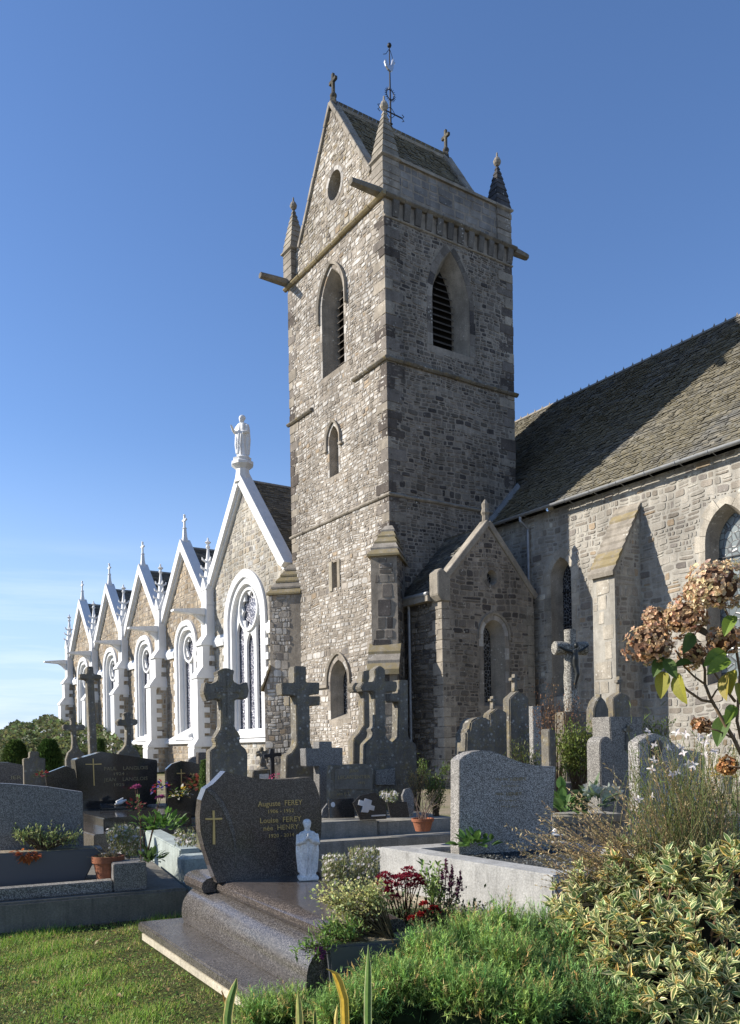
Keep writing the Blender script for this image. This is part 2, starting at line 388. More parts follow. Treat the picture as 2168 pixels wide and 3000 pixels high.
def slates(origin, eu, ev, nu_len, nv_len, sw, sh, pal, seed, clip=None, th=.012, lift=.03):
    """rows of slates on the plane origin + u*eu + v*ev (v runs up the slope); arrays"""
    rr = random.Random(seed); eu = np.array(eu, float); ev = np.array(ev, float); nn = np.cross(eu, ev); nn /= np.linalg.norm(nn)
    if nn[2] < 0: nn = -nn
    V, F, Cc = [], [], []; v = 0; row = 0
    while v < nv_len:
        u = -rr.uniform(0, sw)
        while u < nu_len:
            w = sw*rr.uniform(.7, 1.3); a, b = max(u, 0), min(u+w-.006, nu_len)
            if b-a > .03 and (clip is None or clip((a+b)/2, v+sh/2)):
                dv = rr.uniform(-.012, .012) if rr.random() > .03 else -rr.uniform(.02, .07); l0 = lift*rr.uniform(.6, 1.7); tl = rr.uniform(-.008, .008); k = len(V)
                p = lambda uu, vv, h: tuple(origin+eu*uu+ev*vv+nn*h)
                V += [p(a, v+dv, l0+th+tl), p(b, v+dv, l0+th-tl), p(b, v+sh*1.5, .005), p(a, v+sh*1.5, .005), p(a, v+dv, l0-.012), p(b, v+dv, l0-.012)]
                F += [(k, k+1, k+2, k+3), (k+4, k+5, k+1, k)]; c = pal(rr); Cc += [c, c]
            u += w
        v += sh*rr.uniform(.92, 1.08); row += 1
    return V, F, Cc
# ------------------------------------------------------------------ ground
def m_ground():
    t = NT('cemetery_ground'); n = t.noise(.7, 6); c = t.mix(t.ramp(n, (.4, 0), (.6, 1)), (.27, .225, .16), (.17, .165, .085))
    c = t.mix(1, c, t.ramp(t.noise(30, 5, .7), (.3, .6), (.7, 1.35)), 'MULTIPLY'); t.bump(t.noise(24, 6, .7), .7, .04); return t.out(c, .95, .1)
M['ground'] = m_ground()
gp = [(-900, -60), (900, -60), (900, 1500), (-900, 1500)]
g = MB().add([(x, y, 0) for x, y in gp], [(0, 1, 2, 3)]).build('ground', M['ground'], kind='structure')

# ------------------------------------------------------------------ bell tower   (local x = into the church, local y = along it away from the camera)
CH = (C0[0], C0[1], 0)
W1, W2 = 6.86, 5.79
ZL, ZU, ZC, ZP = 9.9, 14.45, 19.93, 21.3
M['dark_dressed'] = m_stone('dark_weathered_moulding', (.19, .17, .14), .5, yellow=.2, var=.35, bump=.5)
tower = thing('bell_tower', 'tall square stone bell tower with saddleback roof, pinnacles and louvred belfry windows', 'tower', CH, TH)
def PW(x0): return lambda u, v, w: (x0-w, u, v)      # face looking towards -x (sunlit side)
def PS(y0): return lambda u, v, w: (u, y0-w, v)      # face looking towards -y (camera side)
def wallface(name, parent, P, outer, holes, mort, rp, nobj, mat='rubble', hpad=None):
    wlo = MB().sheet(outer, holes, P).build(name, M[mort], parent)
    place_stones(rubble(P, outer, hpad if hpad is not None else holes, **rp), M[mat], wlo, nobj)
    return wlo
def grow(poly, k):
    cx = sum(p[0] for p in poly)/len(poly); cy = sum(p[1] for p in poly)/len(poly); res = []
    for x, y in poly:
        d = math.hypot(x-cx, y-cy); res.append((cx+(x-cx)*(1+k/max(abs(x-cx), .25)), cy+(y-cy)*(1+k/max(abs(y-cy), .5))))
    return res
def recess(name, parent, P, outer, inner, depth, mat, glass, fill_mat=None):
    w = MB(); w.strip([P(u, v, 0) for u, v in outer], [P(u, v, -depth) for u, v in inner]); o = w.build(name, M[mat], parent, smooth=.6)
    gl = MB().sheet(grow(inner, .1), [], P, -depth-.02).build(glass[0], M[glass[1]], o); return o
def louvres(parent, P, inner, depth, n, z0, z1):
    us = [p[0] for p in inner]; a, b = min(us), max(us); cx = (a+b)/2
    for i in range(n):
        z = z0+(z1-z0)*(i+.3)/n; hw = max((abs(p[0]-cx) for p in inner if p[1] >= z), default=0) if z > inner[1][1] else (b-a)/2
        hw = hw-.02
        if hw < .1: continue
        t = .018; m = MB()
        q = [P(cx-hw, z, -depth+.16), P(cx+hw, z, -depth+.16), P(cx+hw, z+.2, -depth-.1), P(cx-hw, z+.2, -depth-.1)]
        q2 = [(x, y, zz+t*2) for x, y, zz in q]
        m.add(q+q2, [(0,1,2,3), (4,5,6,7), (0,1,5,4), (1,2,6,5), (2,3,7,6), (3,0,4,7)]).build('louvre_slat', M['wood'], parent)
def hood(name, parent, path, P, w, d, mat, w0=0):
    """moulded hood following a path"""
    n = len(path); L0, L1 = [], []
    for i in range(n):
        a = path[max(i-1, 0)]; b = path[min(i+1, n-1)]; dx, dy = b[0]-a[0], b[1]-a[1]; l = math.hypot(dx, dy) or 1
        nx, ny = -dy/l, dx/l; L0.append(path[i]); L1.append((path[i][0]+nx*w, path[i][1]+ny*w))
    m = MB(); A = [P(*p, w0) for p in L0]; Bq = [P(*p, d*.7) for p in L0]; Cq = [P(*p, d) for p in L1]; D = [P(*p, w0) for p in L1]
    for l0, l1 in ((A, Bq), (Bq, Cq), (Cq, D)): m.strip(l0, l1, closed=False)
    m.add([A[0], Bq[0], Cq[0], D[0], A[-1], Bq[-1], Cq[-1], D[-1]], [(0,1,2,3), (4,5,6,7)])
    return m.build(name, M[mat], parent)
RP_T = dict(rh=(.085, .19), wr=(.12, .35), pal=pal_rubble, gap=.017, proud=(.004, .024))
RP_D = dict(rh=(.095, .2), wr=(.14, .4), pal=pal_shaded, gap=.02, proud=(.004, .028))
# sunlit face
bel = arch(3.42, 15.3, 17.85, 1.56, 19.1); beli = arch(3.42, 15.6, 17.75, 1.05, 18.75)
sm = arch(3.5, 11.45, 12.75, .66, 13.3); smi = arch(3.5, 11.6, 12.75, .5, 13.2)
slit = [(3.38, 7.3), (3.74, 7.3), (3.74, 8.25), (3.38, 8.25)]; sliti = [(3.44, 7.34), (3.68, 7.34), (3.68, 8.2), (3.44, 8.2)]
low = arch(3.45, 2.4, 3.85, 1.2, 4.6); lowi = arch(3.45, 2.6, 3.8, .8, 4.35)
face = wallface('sunlit_wall', tower, PW(0), [(0, 0), (W1, 0), (W1, ZC), (0, ZC)], [bel, sm, slit, low], 'mortar', dict(RP_T, seed=3), 150, hpad=[grow(bel, .12), grow(sm, .1), slit, grow(low, .14)])
def dress(parent, outline, P, width, rr, blen=.34, pal=None, pr=.012, name='jamb_stone'):
    for m in blocks_along(outline, width, P, -.01, pr, blen, pal or (lambda r: tuple(.9*q for q in pal_rubble(r))), rr): m.build(name, M['ashlar'], parent)
rr = random.Random(4)
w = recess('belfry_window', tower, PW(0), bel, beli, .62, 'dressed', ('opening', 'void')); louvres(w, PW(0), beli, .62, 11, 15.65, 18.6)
dress(w, bel, PW(0), .14, rr)
hood('hood_mould', w, [q for q in arch(3.42, 17.4, 17.85, 1.86, 19.25)], PW(0), .1, .13, 'dressed', -.02)
w = recess('blind_lancet', tower, PW(0), sm, smi, .34, 'dressed', ('infill', 'mortar'))
for i in range(6):
    z = 11.62+i*.24; c = pal_buff(rr); MB().box(.3, .345, 3.26, 3.49 if i % 2 else 3.58, z, z+.22, c).build('infill_block', M['ashlar'], w); MB().box(.3, .345, 3.5 if i % 2 else 3.59, 3.74, z, z+.22, pal_buff(rr)).build('infill_block', M['ashlar'], w)
dress(w, sm, PW(0), .11, rr, .3); hood('hood_mould', w, arch(3.5, 12.45, 12.75, .9, 13.42), PW(0), .09, .11, 'dressed', -.02)
MB().box(-.11, .0, 2.86, 3.06, 12.44, 12.52).build('hood_stop', M['dressed'], w); MB().box(-.11, 0, 3.94, 4.14, 12.44, 12.52).build('hood_stop', M['dressed'], w)
w = recess('slit_window', tower, PW(0), slit, sliti, .4, 'dressed', ('opening', 'void'))
MB().box(-.05, .02, 3.74, 3.95, 7.2, 8.3, (.34, .3, .23)).build('jamb_stone', M['ashlar'], w); MB().box(-.04, .02, 3.2, 3.38, 7.25, 8.28, (.3, .26, .2)).build('jamb_stone', M['ashlar'], w)
w = recess('lower_lancet', tower, PW(0), low, lowi, .45, 'dressed', ('leaded_glass', 'glass_dark')); dress(w, low, PW(0), .17, rr, .36)
hood('hood_mould', w, arch(3.45, 3.7, 3.85, 1.56, 4.82), PW(0), .09, .1, 'dressed', -.02)
MB().box(-.1, .0, 4.2, 5.3, 3.62, 3.72).build('hood_return', M['dressed'], w)
# shaded face
b2 = arch(2.83, 15.35, 17.0, 1.7, 18.9); b2i = arch(2.83, 15.65, 16.95, 1.0, 18.45)
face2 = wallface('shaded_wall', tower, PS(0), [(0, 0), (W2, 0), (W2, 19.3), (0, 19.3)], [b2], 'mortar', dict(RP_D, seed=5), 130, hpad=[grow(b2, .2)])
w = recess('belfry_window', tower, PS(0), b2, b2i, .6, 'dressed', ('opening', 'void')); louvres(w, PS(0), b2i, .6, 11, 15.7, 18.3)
dress(w, b2, PS(0), .24, rr, .42, lambda r: tuple(1.05*q for q in pal_shaded(r)))
MB().add([(W2,0,0),(W2,W1,0),(W2,W1,ZC),(W2,0,ZC), (0,W1,0),(0,W1,ZC)], [(0,1,2,3),(1,4,5,2)], (.3,.26,.21)).build('rear_wall', M['rubble'], tower)
# quoins
rr = random.Random(12)
def quoin(cx, cy, sx, sy, z0, z1, long0):
    z = z0; i = 0; q = []
    while z < z1-.2:
        h = rr.uniform(.26, .46); h = min(h, z1-z); lx, ly = (.62, .34) if (i+long0) % 2 else (.34, .62)
        lx *= rr.uniform(.85, 1.2); ly *= rr.uniform(.85, 1.2); p = rr.uniform(.012, .03)
        c = (.105, .088, .075) if rr.random() < .34 else ((.2, .175, .15) if rr.random() < .55 else (.32, .28, .225)); k = rr.uniform(.8, 1.2); c = tuple(k*v for v in c)
        x0, x1 = sorted((cx-sx*p, cx+sx*lx)); y0, y1 = sorted((cy-sy*p, cy+sy*ly))
        MB().box(x0, x1, y0, y1, z+.008, z+h-.008, c).build('quoin', M['ashlar'], tower, bevel=.012, seg=1); z += h; i += 1
quoin(0, 0, 1, 1, 8.6, ZC-.7, 0); quoin(0, W1, 1, -1, 8.9, ZC-.05, 1); quoin(W2, 0, -1, 1, 9.6, ZC-.7, 1)
# string courses
def course(y0, y1, z, along, pr=.12, h=.16, name='string_course', mat='dressed', end0=0, end1=0):
    prof = [(0, 0), (pr*.55, 0), (pr, h*.35), (pr, h*.55), (0, h)]
    if along == 'y': P = lambda u, v, w: (-u, w, z+v)
    else: P = lambda u, v, w: (w, -u, z+v)
    q = y0
    while q < y1-.01:
        q2 = min(q+rr.uniform(.55, 1.15), y1); q2 = y1 if y1-q2 < .3 else q2; k = rr.uniform(.88, 1.06); dz = rr.uniform(-.008, .008)
        MB().prism([(a*k, b+dz) for a, b in prof], P, q+.004, q2-.004).build(name, M[mat], tower, bevel=.012, seg=1); q = q2
course(-.12, W1+.12, ZL-.1, 'y', .09, .14); course(.0, 4.6, ZL-.1, 'x', .09, .14)
course(-.14, 2.05, ZU-.1, 'y', .15, .18, mat='dark_dressed'); course(5.0, W1+.14, ZU-.1, 'y', .15, .18, mat='dark_dressed'); course(.0, W2+.14, ZU-.1, 'x', .15, .2, mat='dark_dressed')
course(-.16, W1+.16, ZC-.1, 'y', .16, .2, 'cornice', 'mossy'); course(.0, W2+.16, ZC-.1, 'x', .2, .2, 'cornice', 'dark_dressed')
course(.0, W2+.03, 19.2, 'x', .07, .1)
rrc = random.Random(3)
for i in range(12):
    x = .32+i*.475; k = rrc.uniform(.8, 1.1)
    MB().add([(x,0,19.3),(x+.24,0,19.3),(x+.24,-.05,19.3),(x,-.05,19.3),(x,0,19.83),(x+.24,0,19.83),(x+.24,-.13,19.83),(x,-.13,19.83),(x,-.13,19.7),(x+.24,-.13,19.7)],
        [(0,1,2,3),(3,2,9,8),(8,9,6,7),(4,5,6,7),(0,3,8,7,4),(1,2,9,6,5)], (.16*k,.145*k,.125*k)).build('corbel', M['ashlar'], tower)
MB().box(0, W2, .0, .02, 19.3, 19.85).build('corbel_backing', M['mortar'], tower)
# parapet and gable
RP_A = dict(rh=(.24, .36), wr=(.4, .8), pal=lambda r: tuple(.5*q+.13 for q in pal_shaded(r)), gap=.02, proud=(.003, .012), split=.1, wob=.01, cut=.08)
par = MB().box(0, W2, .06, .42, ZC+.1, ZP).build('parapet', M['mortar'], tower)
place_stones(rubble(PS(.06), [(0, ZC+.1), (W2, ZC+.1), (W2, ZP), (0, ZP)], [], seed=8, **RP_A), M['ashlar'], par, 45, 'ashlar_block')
MB().prism([(-.03,0),(.5,0),(.5,.1),(.22,.2),(-.03,.1)], lambda u, v, w: (w, u, ZP+v), 0, W2+.03).build('parapet_coping', M['dressed'], tower)
MB().box(.2, W2, W1-.4, W1-.06, ZC+.1, ZP+.15).build('rear_parapet', M['dressed'], tower)
GA = 3.43; gz_ap, gz_ft = 25.2, 21.35
go = [(.06, ZC+.1), (W1-.06, ZC+.1), (W1-.06, ZP), (5.92, ZP), (GA, gz_ap), (.94, ZP), (.06, ZP)]
oc = circle(3.3, 22.15, .47, 20, .52)
gab = wallface('gable_wall', tower, PW(.1), go, [oc], 'mortar', dict(RP_T, seed=21), 60, mat='rubble_gold', hpad=[grow(oc, .16)])
w = recess('oculus', tower, PW(.1), oc, circle(3.3, 22.15, .4, 20, .44), .45, 'dressed', ('opening', 'void')); dress(w, oc[::-1]+[oc[-1]], PW(.1), .16, rr, .3)
MB().sheet(go, [], PW(W2-.3)).build('rear_gable', M['mortar'], tower)
sl = math.atan2(gz_ap-ZP, GA-.94); L = (GA-.3)/math.cos(sl)
for sgn in (1, -1):
    y0 = GA-sgn*(GA-.3); z0 = gz_ap-math.tan(sl)*(GA-.3)
    V, F, Cc = slates(np.array([.3, y0, z0]), (1, 0, 0), (0, sgn*math.cos(sl), math.sin(sl)), W2-.6, L, .24, .16, pal_slate, 31)
    o = MB().add([(.3, y0, z0), (W2-.3, y0, z0), (W2-.3, GA, gz_ap), (.3, GA, gz_ap)], [(0,1,2,3)], (.08,.08,.07)).build('tower_roof', M['slate'], tower)
    fast('slates', V, F, M['slate'], o, Cc, 'stuff')
MB().tube([(.2, GA, gz_ap+.03), (W2-.2, GA, gz_ap+.03)], .09, 6).build('ridge', M['dressed'], tower)
for x in (.02, W2-.42):
    for sgn in (1, -1):
        a = np.array([x+.2, GA, gz_ap+.08]); b = np.array([x+.2, GA-sgn*2.6, gz_ap+.08-2.6*math.tan(sl)]); d = (b-a)/np.linalg.norm(b-a); n = np.array([0, d[2], -d[1]])
        Lc = np.linalg.norm(b-a); ns = 6
        for j in range(ns):
            cc = a+d*Lc*(j+.5)/ns+n*rr.uniform(-.012, .012); MB().obox(cc, (.21*rr.uniform(.95, 1.04), 0, 0), d*(Lc/ns/2-.004), n*.08).build('gable_coping', M['dressed'], tower, bevel=.02, seg=1)
def finial_cross(parent, x, y, z, mat, s=1., axis='y', k=1.0):
    m = MB(); m.square([(.2*s, z-.35*s), (.15*s, z), (.11*s, z+.22*s)], x, y, 0); m.lathe([(.1*s, z+.2*s), (.15*s, z+.28*s), (.16*s, z+.36*s), (.09*s, z+.46*s)], x, y, 10)
    ux, uy = (0, 1) if axis == 'y' else (1, 0)
    m.obox((x, y, z+.86*s), (ux*.07*s, uy*.07*s, 0), (uy*.06*s, ux*.06*s, 0), (0, 0, .44*s)); m.obox((x, y, z+.98*s), (ux*.27*s*k, uy*.27*s*k, 0), (uy*.065*s, ux*.065*s, 0), (0, 0, .075*s))
    return m.build('finial_cross', M[mat], parent, bevel=.015*s, seg=1)
M['dark_lichen'] = m_stone('dark_lichened_stone', (.085, .08, .07), .45, yellow=.15, var=.35, bump=.5)
finial_cross(tower, .2, GA, gz_ap+.1, 'dark_lichen', .85); finial_cross(tower, W2-.25, GA, gz_ap+.1, 'dark_lichen', .85)
def pinnacle(x, y, dark=0):
    m = MB(); m.square([(.34, ZP-.05), (.41, ZP), (.41, ZP+.06)], x, y); o = m.build('pinnacle', M['dressed'], tower); z = ZC+.1
    while z < ZP-.06:
        h = min(rr.uniform(.2, .32), ZP-.05-z); k = rr.uniform(.335, .365); c = rr.uniform(.75, 1.2); MB().box(x-k, x+k, y-k, y+k, z+.005, z+h-.005, (.26*c, .23*c, .19*c)).build('pier_block', M['ashlar'], o, bevel=.015, seg=1); z += h
    z = ZP+.06; r = .37
    for i in range(8):
        h = .26-.012*i; r2 = r-.042; c = rr.uniform(.8, 1.2); MB().square([(r, z), (r*.98, z+.03), (r2-.02, z+h)], x, y, col=(.28*c, .25*c, .2*c) if not dark else (.07*c, .068*c, .07*c)).build('spire_course', M['ashlar'], o); z += h; r = r2
    MB().lathe([(.06, z-.02), (.13, z+.06), (.15, z+.15), (.1, z+.26), (.04, z+.32), (.03, z+.46), (.005, z+.5)], x, y, 10).build('ball_finial', M['dressed'], o)
for x, y in ((.31, .33), (.2, W1-.22), (W2-.33, .33), (W2-.36, W1-.36)): pinnacle(x, y, x > 3 and y < 1)
def gargoyle(x, y, z, sx, L):
    prof = [(-.14, 0), (-.16, .12), (-.09, .22), (.09, .22), (.16, .12), (.14, 0), (0, -.05)]
    m = MB(); ringf = lambda t, k: [(x+sx*t, y+u*k, z+v*k-.1*t*0) for u, v in prof]
    m.loft([ringf(-.2, 1.1), ringf(L*.5, .95), ringf(L, .78)]); m.build('gargoyle_spout', M['dark_dressed'], tower, smooth=.6)
gargoyle(0, .18, ZC+.05, -1, 1.2); gargoyle(0, W1-.12, ZC+.05, -1, 1.3); gargoyle(W2, .15, ZC-.05, 1, .95)
# diagonal buttresses
def diag_buttress(cx, cy, dx, dy, w, lit, kk=1.):  # lit gives the sides the paler stones, so light is in their colour
    l = math.hypot(dx, dy); dx /= l; dy /= l; ex, ey = -dy, dx
    PP = lambda s, v, t: (cx+dx*(s*kk if s > 0 else s)+ex*t, cy+dy*(s*kk if s > 0 else s)+ey*t, v)
    prof = [(-.5, 0), (1.6, 0), (1.6, 3.75), (1.22, 4.5), (1.22, 7.55), (-.5, 7.55)]
    o = MB().prism(prof, PP, -w/2, w/2).build('corner_buttress', M['mortar'], tower)
    Pf = lambda u, v, q: PP(1.22+q, v, u)
    st = rubble(Pf, [(-w/2, 4.5), (w/2, 4.5), (w/2, 7.5), (-w/2, 7.5)], [], rh=(.28, .42), wr=(.4, .9), pal=pal_shaded, seed=int(cy*10)+2, gap=.02, proud=(.01, .02), split=.05, wob=.005, cut=.06)
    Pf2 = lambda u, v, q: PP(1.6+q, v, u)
    st += rubble(Pf2, [(-w/2, 0.6), (w/2, .6), (w/2, 3.75), (-w/2, 3.75)], [], rh=(.25, .4), wr=(.3, .6), pal=pal_shaded, seed=int(cy*10)+7, gap=.02, proud=(.01, .02), split=.05, wob=.005, cut=.08)
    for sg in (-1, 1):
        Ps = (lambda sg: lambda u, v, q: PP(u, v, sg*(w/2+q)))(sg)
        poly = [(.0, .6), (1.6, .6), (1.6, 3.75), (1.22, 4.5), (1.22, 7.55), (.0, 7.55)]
        st += rubble(Ps, poly, [], rh=(.14, .28), wr=(.2, .5), pal=pal_shaded if not lit else pal_rubble, seed=int(cy*10)+3+sg, gap=.018, proud=(.005, .025))
    place_stones(st, M['ashlar'], o, 40)
    # weathering courses: a tapering cap and a lower offset
    n = 5
    for i in range(n):
        a, b = i/n, (i+1)/n; z0, z1 = 7.5+1.25*a, 7.5+1.25*b; so, si = 1.34-1.2*a, 1.34-1.2*b
        k, k2 = (w/2+.1)*(1-.72*a), (w/2+.1)*(1-.72*b)
        MB().add([PP(-.45, z0, -k), PP(-.45, z0, k), PP(so, z0, k), PP(so, z0, -k), PP(-.45, z0+.07, -k), PP(-.45, z0+.07, k), PP(so, z0+.07, k), PP(so, z0+.07, -k), PP(-.45, z1, -k2+.03), PP(-.45, z1, k2-.03), PP(si+.03, z1, k2-.03), PP(si+.03, z1, -k2+.03)],
            [(0,1,2,3),(0,1,5,4),(1,2,6,5),(2,3,7,6),(3,0,4,7),(4,5,9,8),(5,6,10,9),(6,7,11,10),(7,4,8,11),(8,9,10,11)]).build('weathering_slab', M['mossy'] if i in (0, 2, 3) else M['dressed'], o)
    for i in range(3):
        a, b = i/3, (i+1)/3; sa, za, sb, zb = 1.72-.52*a, 3.7+.9*a, 1.72-.52*b, 3.7+.9*b; th = .12; k = k2 = w/2+.09
        MB().add([PP(sa+.05, za-.05, -k), PP(sa+.05, za-.05, k), PP(sb, zb, k2), PP(sb, zb, -k2), PP(sa+.05, za+th, -k), PP(sa+.05, za+th, k), PP(sb, zb+th*.75, k2), PP(sb, zb+th*.75, -k2)],
            [(0,1,2,3),(4,5,6,7),(0,1,5,4),(1,2,6,5),(2,3,7,6),(3,0,4,7)]).build('weathering_slab', M['mossy'] if i != 1 else M['dressed'], o)
diag_buttress(0, 0, -1, -1, .86, 0); diag_buttress(0, W1, -1, 1, .86, 1, .72)

# weather vane on the tower ridge
vp = C0+BV*2.8+AV*GA
vane = thing('weather_vane', 'black wrought iron weather vane with silver rooster and spiked sun ring on tower ridge', 'weather vane', (vp[0], vp[1], gz_ap), TH)
def vz(py): return (600-py)*.0067
MB().tube([(0,0,-.1), (0,0,3.45)], [.045, .022], 8).build('mast', M['iron'], vane)
for z in (.22, .35): MB().lathe([(.02, z-.06), (.09, z), (.02, z+.06)], 0, 0, 8).build('collar', M['iron'], vane)
m = MB(); zc = vz(480); m.tube([(-.5, 0, zc), (.55, 0, zc)], .028, 6)
for sx in (-.5, .55):
    for sg in (-1, 1): m.tube([(sx, 0, zc), (sx+.1*(1 if sx > 0 else -1), 0, zc+.09*sg), (sx, 0, zc+.14*sg)], .014, 5)
for sx in (-1, 1):
    for sg in (-1, 1): m.tube([(0, 0, zc+.2*sg), (sx*.09, 0, zc+.16*sg), (sx*.2, 0, zc+.03*sg)], .013, 5)
m.build('cross_arms', M['iron'], vane)
zr = vz(375); m = MB(); m.tube([(.17*math.cos(t*math.pi/10), 0, zr+.19*math.sin(t*math.pi/10)) for t in range(21)], .018, 6, cap=False)
for t in range(20):
    a = t*math.pi/10; m.tube([(.17*math.cos(a), 0, zr+.19*math.sin(a)), (.27*math.cos(a), 0, zr+.29*math.sin(a))], [.02, .008], 4)
m.build('sun_ring', M['iron'], vane)
zq = vz(225); m = MB(); P = lambda u, v, w: (u, w, v)
m.prism([(-.26,zq+.18),(-.2,zq+.02),(-.1,zq-.08),(.02,zq-.12),(.12,zq-.06),(.17,zq+.08),(.2,zq+.26),(.27,zq+.3),(.22,zq+.36),(.2,zq+.44),(.13,zq+.42),(.1,zq+.3),(.06,zq+.14),(-.04,zq+.1),(-.12,zq+.16),(-.16,zq+.26),(-.22,zq+.27)], P, -.045, .045)
m.build('rooster', M['silver'], vane, bevel=.02, seg=2)
MB().tube([(-.3, 0, vz(160)), (-.17, 0, vz(150)), (-.03, 0, vz(115))], .012, 5).build('scroll', M['iron'], vane); MB().tube([(.16, 0, vz(170)), (.12, 0, vz(145)), (.03, 0, vz(115))], .012, 5).build('scroll', M['iron'], vane)
MB().ball((0, 0, 3.42), .09, 10, 6).build('ball', M['iron'], vane)

# ------------------------------------------------------------------ small gabled annex in the corner of tower and nave
annex = thing('stair_annex', 'small gabled stone annex with round window and lancet tucked beside the tower', 'annex', CH, TH)
AY, AX0, AX1, AXM = -2.2, .42, 4.42, 2.42
ocx = circle(2.55, 6.9, .23, 20, .25); lan = arch(2.6, 2.65, 5.0, .95, 5.5); lani = arch(2.6, 2.8, 4.95, .42, 5.3)
ao = [(AX0, 0), (AX1, 0), (AX1, 6.4), (AXM, 8.55), (AX0, 6.4)]
RP_AN = dict(rh=(.1, .21), wr=(.15, .42), pal=lambda r: tuple(1.05*q for q in pal_shaded(r)), gap=.02, proud=(.005, .025))
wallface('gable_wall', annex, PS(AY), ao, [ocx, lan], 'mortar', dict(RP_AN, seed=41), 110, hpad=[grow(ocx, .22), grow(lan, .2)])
w = recess('round_window', annex, PS(AY), ocx, circle(2.55, 6.9, .18, 20, .2), .25, 'dressed', ('leaded_glass', 'glass_dark')); dress(w, ocx[::-1]+[ocx[-1]], PS(AY), .12, rr, .3, lambda r: tuple(1.1*q for q in pal_shaded(r)))
w = recess('lancet_window', annex, PS(AY), lan, lani, .42, 'dressed', ('leaded_glass', 'glass_dark')); dress(w, lan, PS(AY), .17, rr, .4)
hood('hood_mould', w, arch(2.6, 4.85, 5.0, 1.26, 5.68), PS(AY), .07, .07, 'dressed', -.02)
MB().box(AX0+.0, AX0+.02, AY, 0, 0, 6.35).build('side_backing', M['mortar'], annex)
wallface('side_wall', annex, PW(AX0), [(AY, 0), (0, 0), (0, 6.3), (AY, 6.3)], [], 'mortar', dict(RP_AN, seed=43), 60)
z = .3; i = 0
while z < 6.0:
    h = rr.uniform(.28, .42); lx, ly = (.5, .3) if i % 2 else (.3, .5); c = rr.uniform(.85, 1.15)
    MB().box(AX0-.02, AX0+lx, AY-.02, AY+ly, z+.006, z+h-.006, (.33*c, .29*c, .235*c)).build('quoin', M['ashlar'], annex, bevel=.012, seg=1)
    MB().box(AX1-lx, AX1+.02, AY-.02, AY+ly, z+.006, z+h-.006, (.3*c, .27*c, .22*c)).build('quoin', M['ashlar'], annex, bevel=.012, seg=1); z += h; i += 1
s2 = math.atan2(8.55-6.4, AXM-AX0)
for sg, x0 in ((1, AX0-.18), (-1, AX1+.18)):
    z0 = 8.55-math.tan(s2)*(AXM-AX0+.18); LL = (AXM-AX0+.18)/math.cos(s2)
    o = MB().add([(x0, AY+.1, z0), (x0, 0, z0), (AXM, 0, 8.55), (AXM, AY+.1, 8.55)], [(0,1,2,3)], (.06,.06,.06)).build('annex_roof', M['slate2'], annex)
    V, F, Cc = slates(np.array([x0, AY+.1, z0]), (0, 1, 0), (sg*math.cos(s2), 0, math.sin(s2)), -AY-.1, LL, .2, .13, pal_slate, 51); fast('slates', V, F, M['slate2'], o, Cc, 'stuff')
    a = np.array([AXM, AY+.12, 8.72]); b = np.array([x0+sg*.05, AY+.12, z0+.2]); d = (b-a)/np.linalg.norm(b-a); n = np.array([d[2], 0, -d[0]])
    MB().obox((a+b)/2, d*np.linalg.norm(b-a)/2, (0, .19, 0), n*.1).build('gable_coping', M['dressed'], annex, bevel=.02, seg=1)
m = MB(); m.prism([(-.14, 5.95), (.22, 5.95), (.38, 6.15), (.38, 6.85), (.22, 7.0), (-.02, 6.85), (-.14, 6.7)], lambda u, v, w: (AX0+.16-u, w, v), AY-.1, AY+.36); m.build('kneeler', M['dressed'], annex, bevel=.03, seg=1)
MB().lathe([(.12, 8.75), (.1, 8.95), (.15, 9.05), (.11, 9.2), (.12, 9.35), (.02, 9.5)], AXM, AY+.12, 8).build('finial', M['dressed'], annex)
MB().box(AX0-.28, AX0-.02, AY+.38, -.12, 6.0, 6.2).build('eaves_cornice', M['dressed'], annex)
MB().tube([(AX0-.25, AY+.4, 6.24), (AX0-.25, 0, 6.24)], .07, 8).build('gutter', M['zinc'], annex); MB().tube([(AX0-.2, -.62, 6.2), (AX0-.12, -.6, 5.9), (AX0-.12, -.6, 0)], .05, 8).build('downpipe', M['zinc'], annex)

# ------------------------------------------------------------------ nave with long slate roof
nave = thing('church_nave', 'long stone nave with mossy slate roof, buttress and leaded lancet windows', 'church nave', CH, TH)
NX, NE, NR = 4.75, (4.42, 9.35), (11.0, 16.2)
nw = [(-14.5, 0), (0, 0), (0, 9.3), (-14.5, 9.3)]
n1 = arch(-3.2, 2.95, 6.95, .92, 7.62); n1i = arch(-3.2, 3.1, 6.9, .62, 7.45); n2 = arch(-9.3, 2.95, 6.95, 1.3, 7.9); n2i = arch(-9.3, 3.1, 6.9, .98, 7.7)
wallface('side_wall', nave, PW(NX), nw, [n1, n2], 'mortar_pale', dict(rh=(.12, .26), wr=(.16, .48), pal=pal_nave, gap=.028, proud=(.004, .024), seed=61), 200, hpad=[grow(n1, .24), grow(n2, .26)])
def pf(r):
    k = r.uniform(.85, 1.15); return (.40*k, .36*k, .295*k)
for ou, inn, gl in ((n1, n1i, 'glass_dark'), (n2, n2i, 'glass_pale')):
    w = recess('lancet_window', nave, PW(NX), ou, inn, .4, 'dressed', ('leaded_glass', gl))
    for m in blocks_along(ou, (.2, .34), PW(NX), -.01, .02, .42, pf, rr): m.build('frame_stone', M['ashlar'], w)
    for zb in (4.2, 5.4, 6.5): MB().box(NX+.36, NX+.39, min(p[0] for p in inn), max(p[0] for p in inn), zb, zb+.025).build('saddle_bar', M['iron'], w)
bp = [(-.2, 0), (1.5, 0), (1.5, 1.3), (1.2, 1.6), (1.2, 6.45), (-.05, 8.5), (-.2, 8.5)]
BP = lambda s, v, t: (NX-s, t, v)
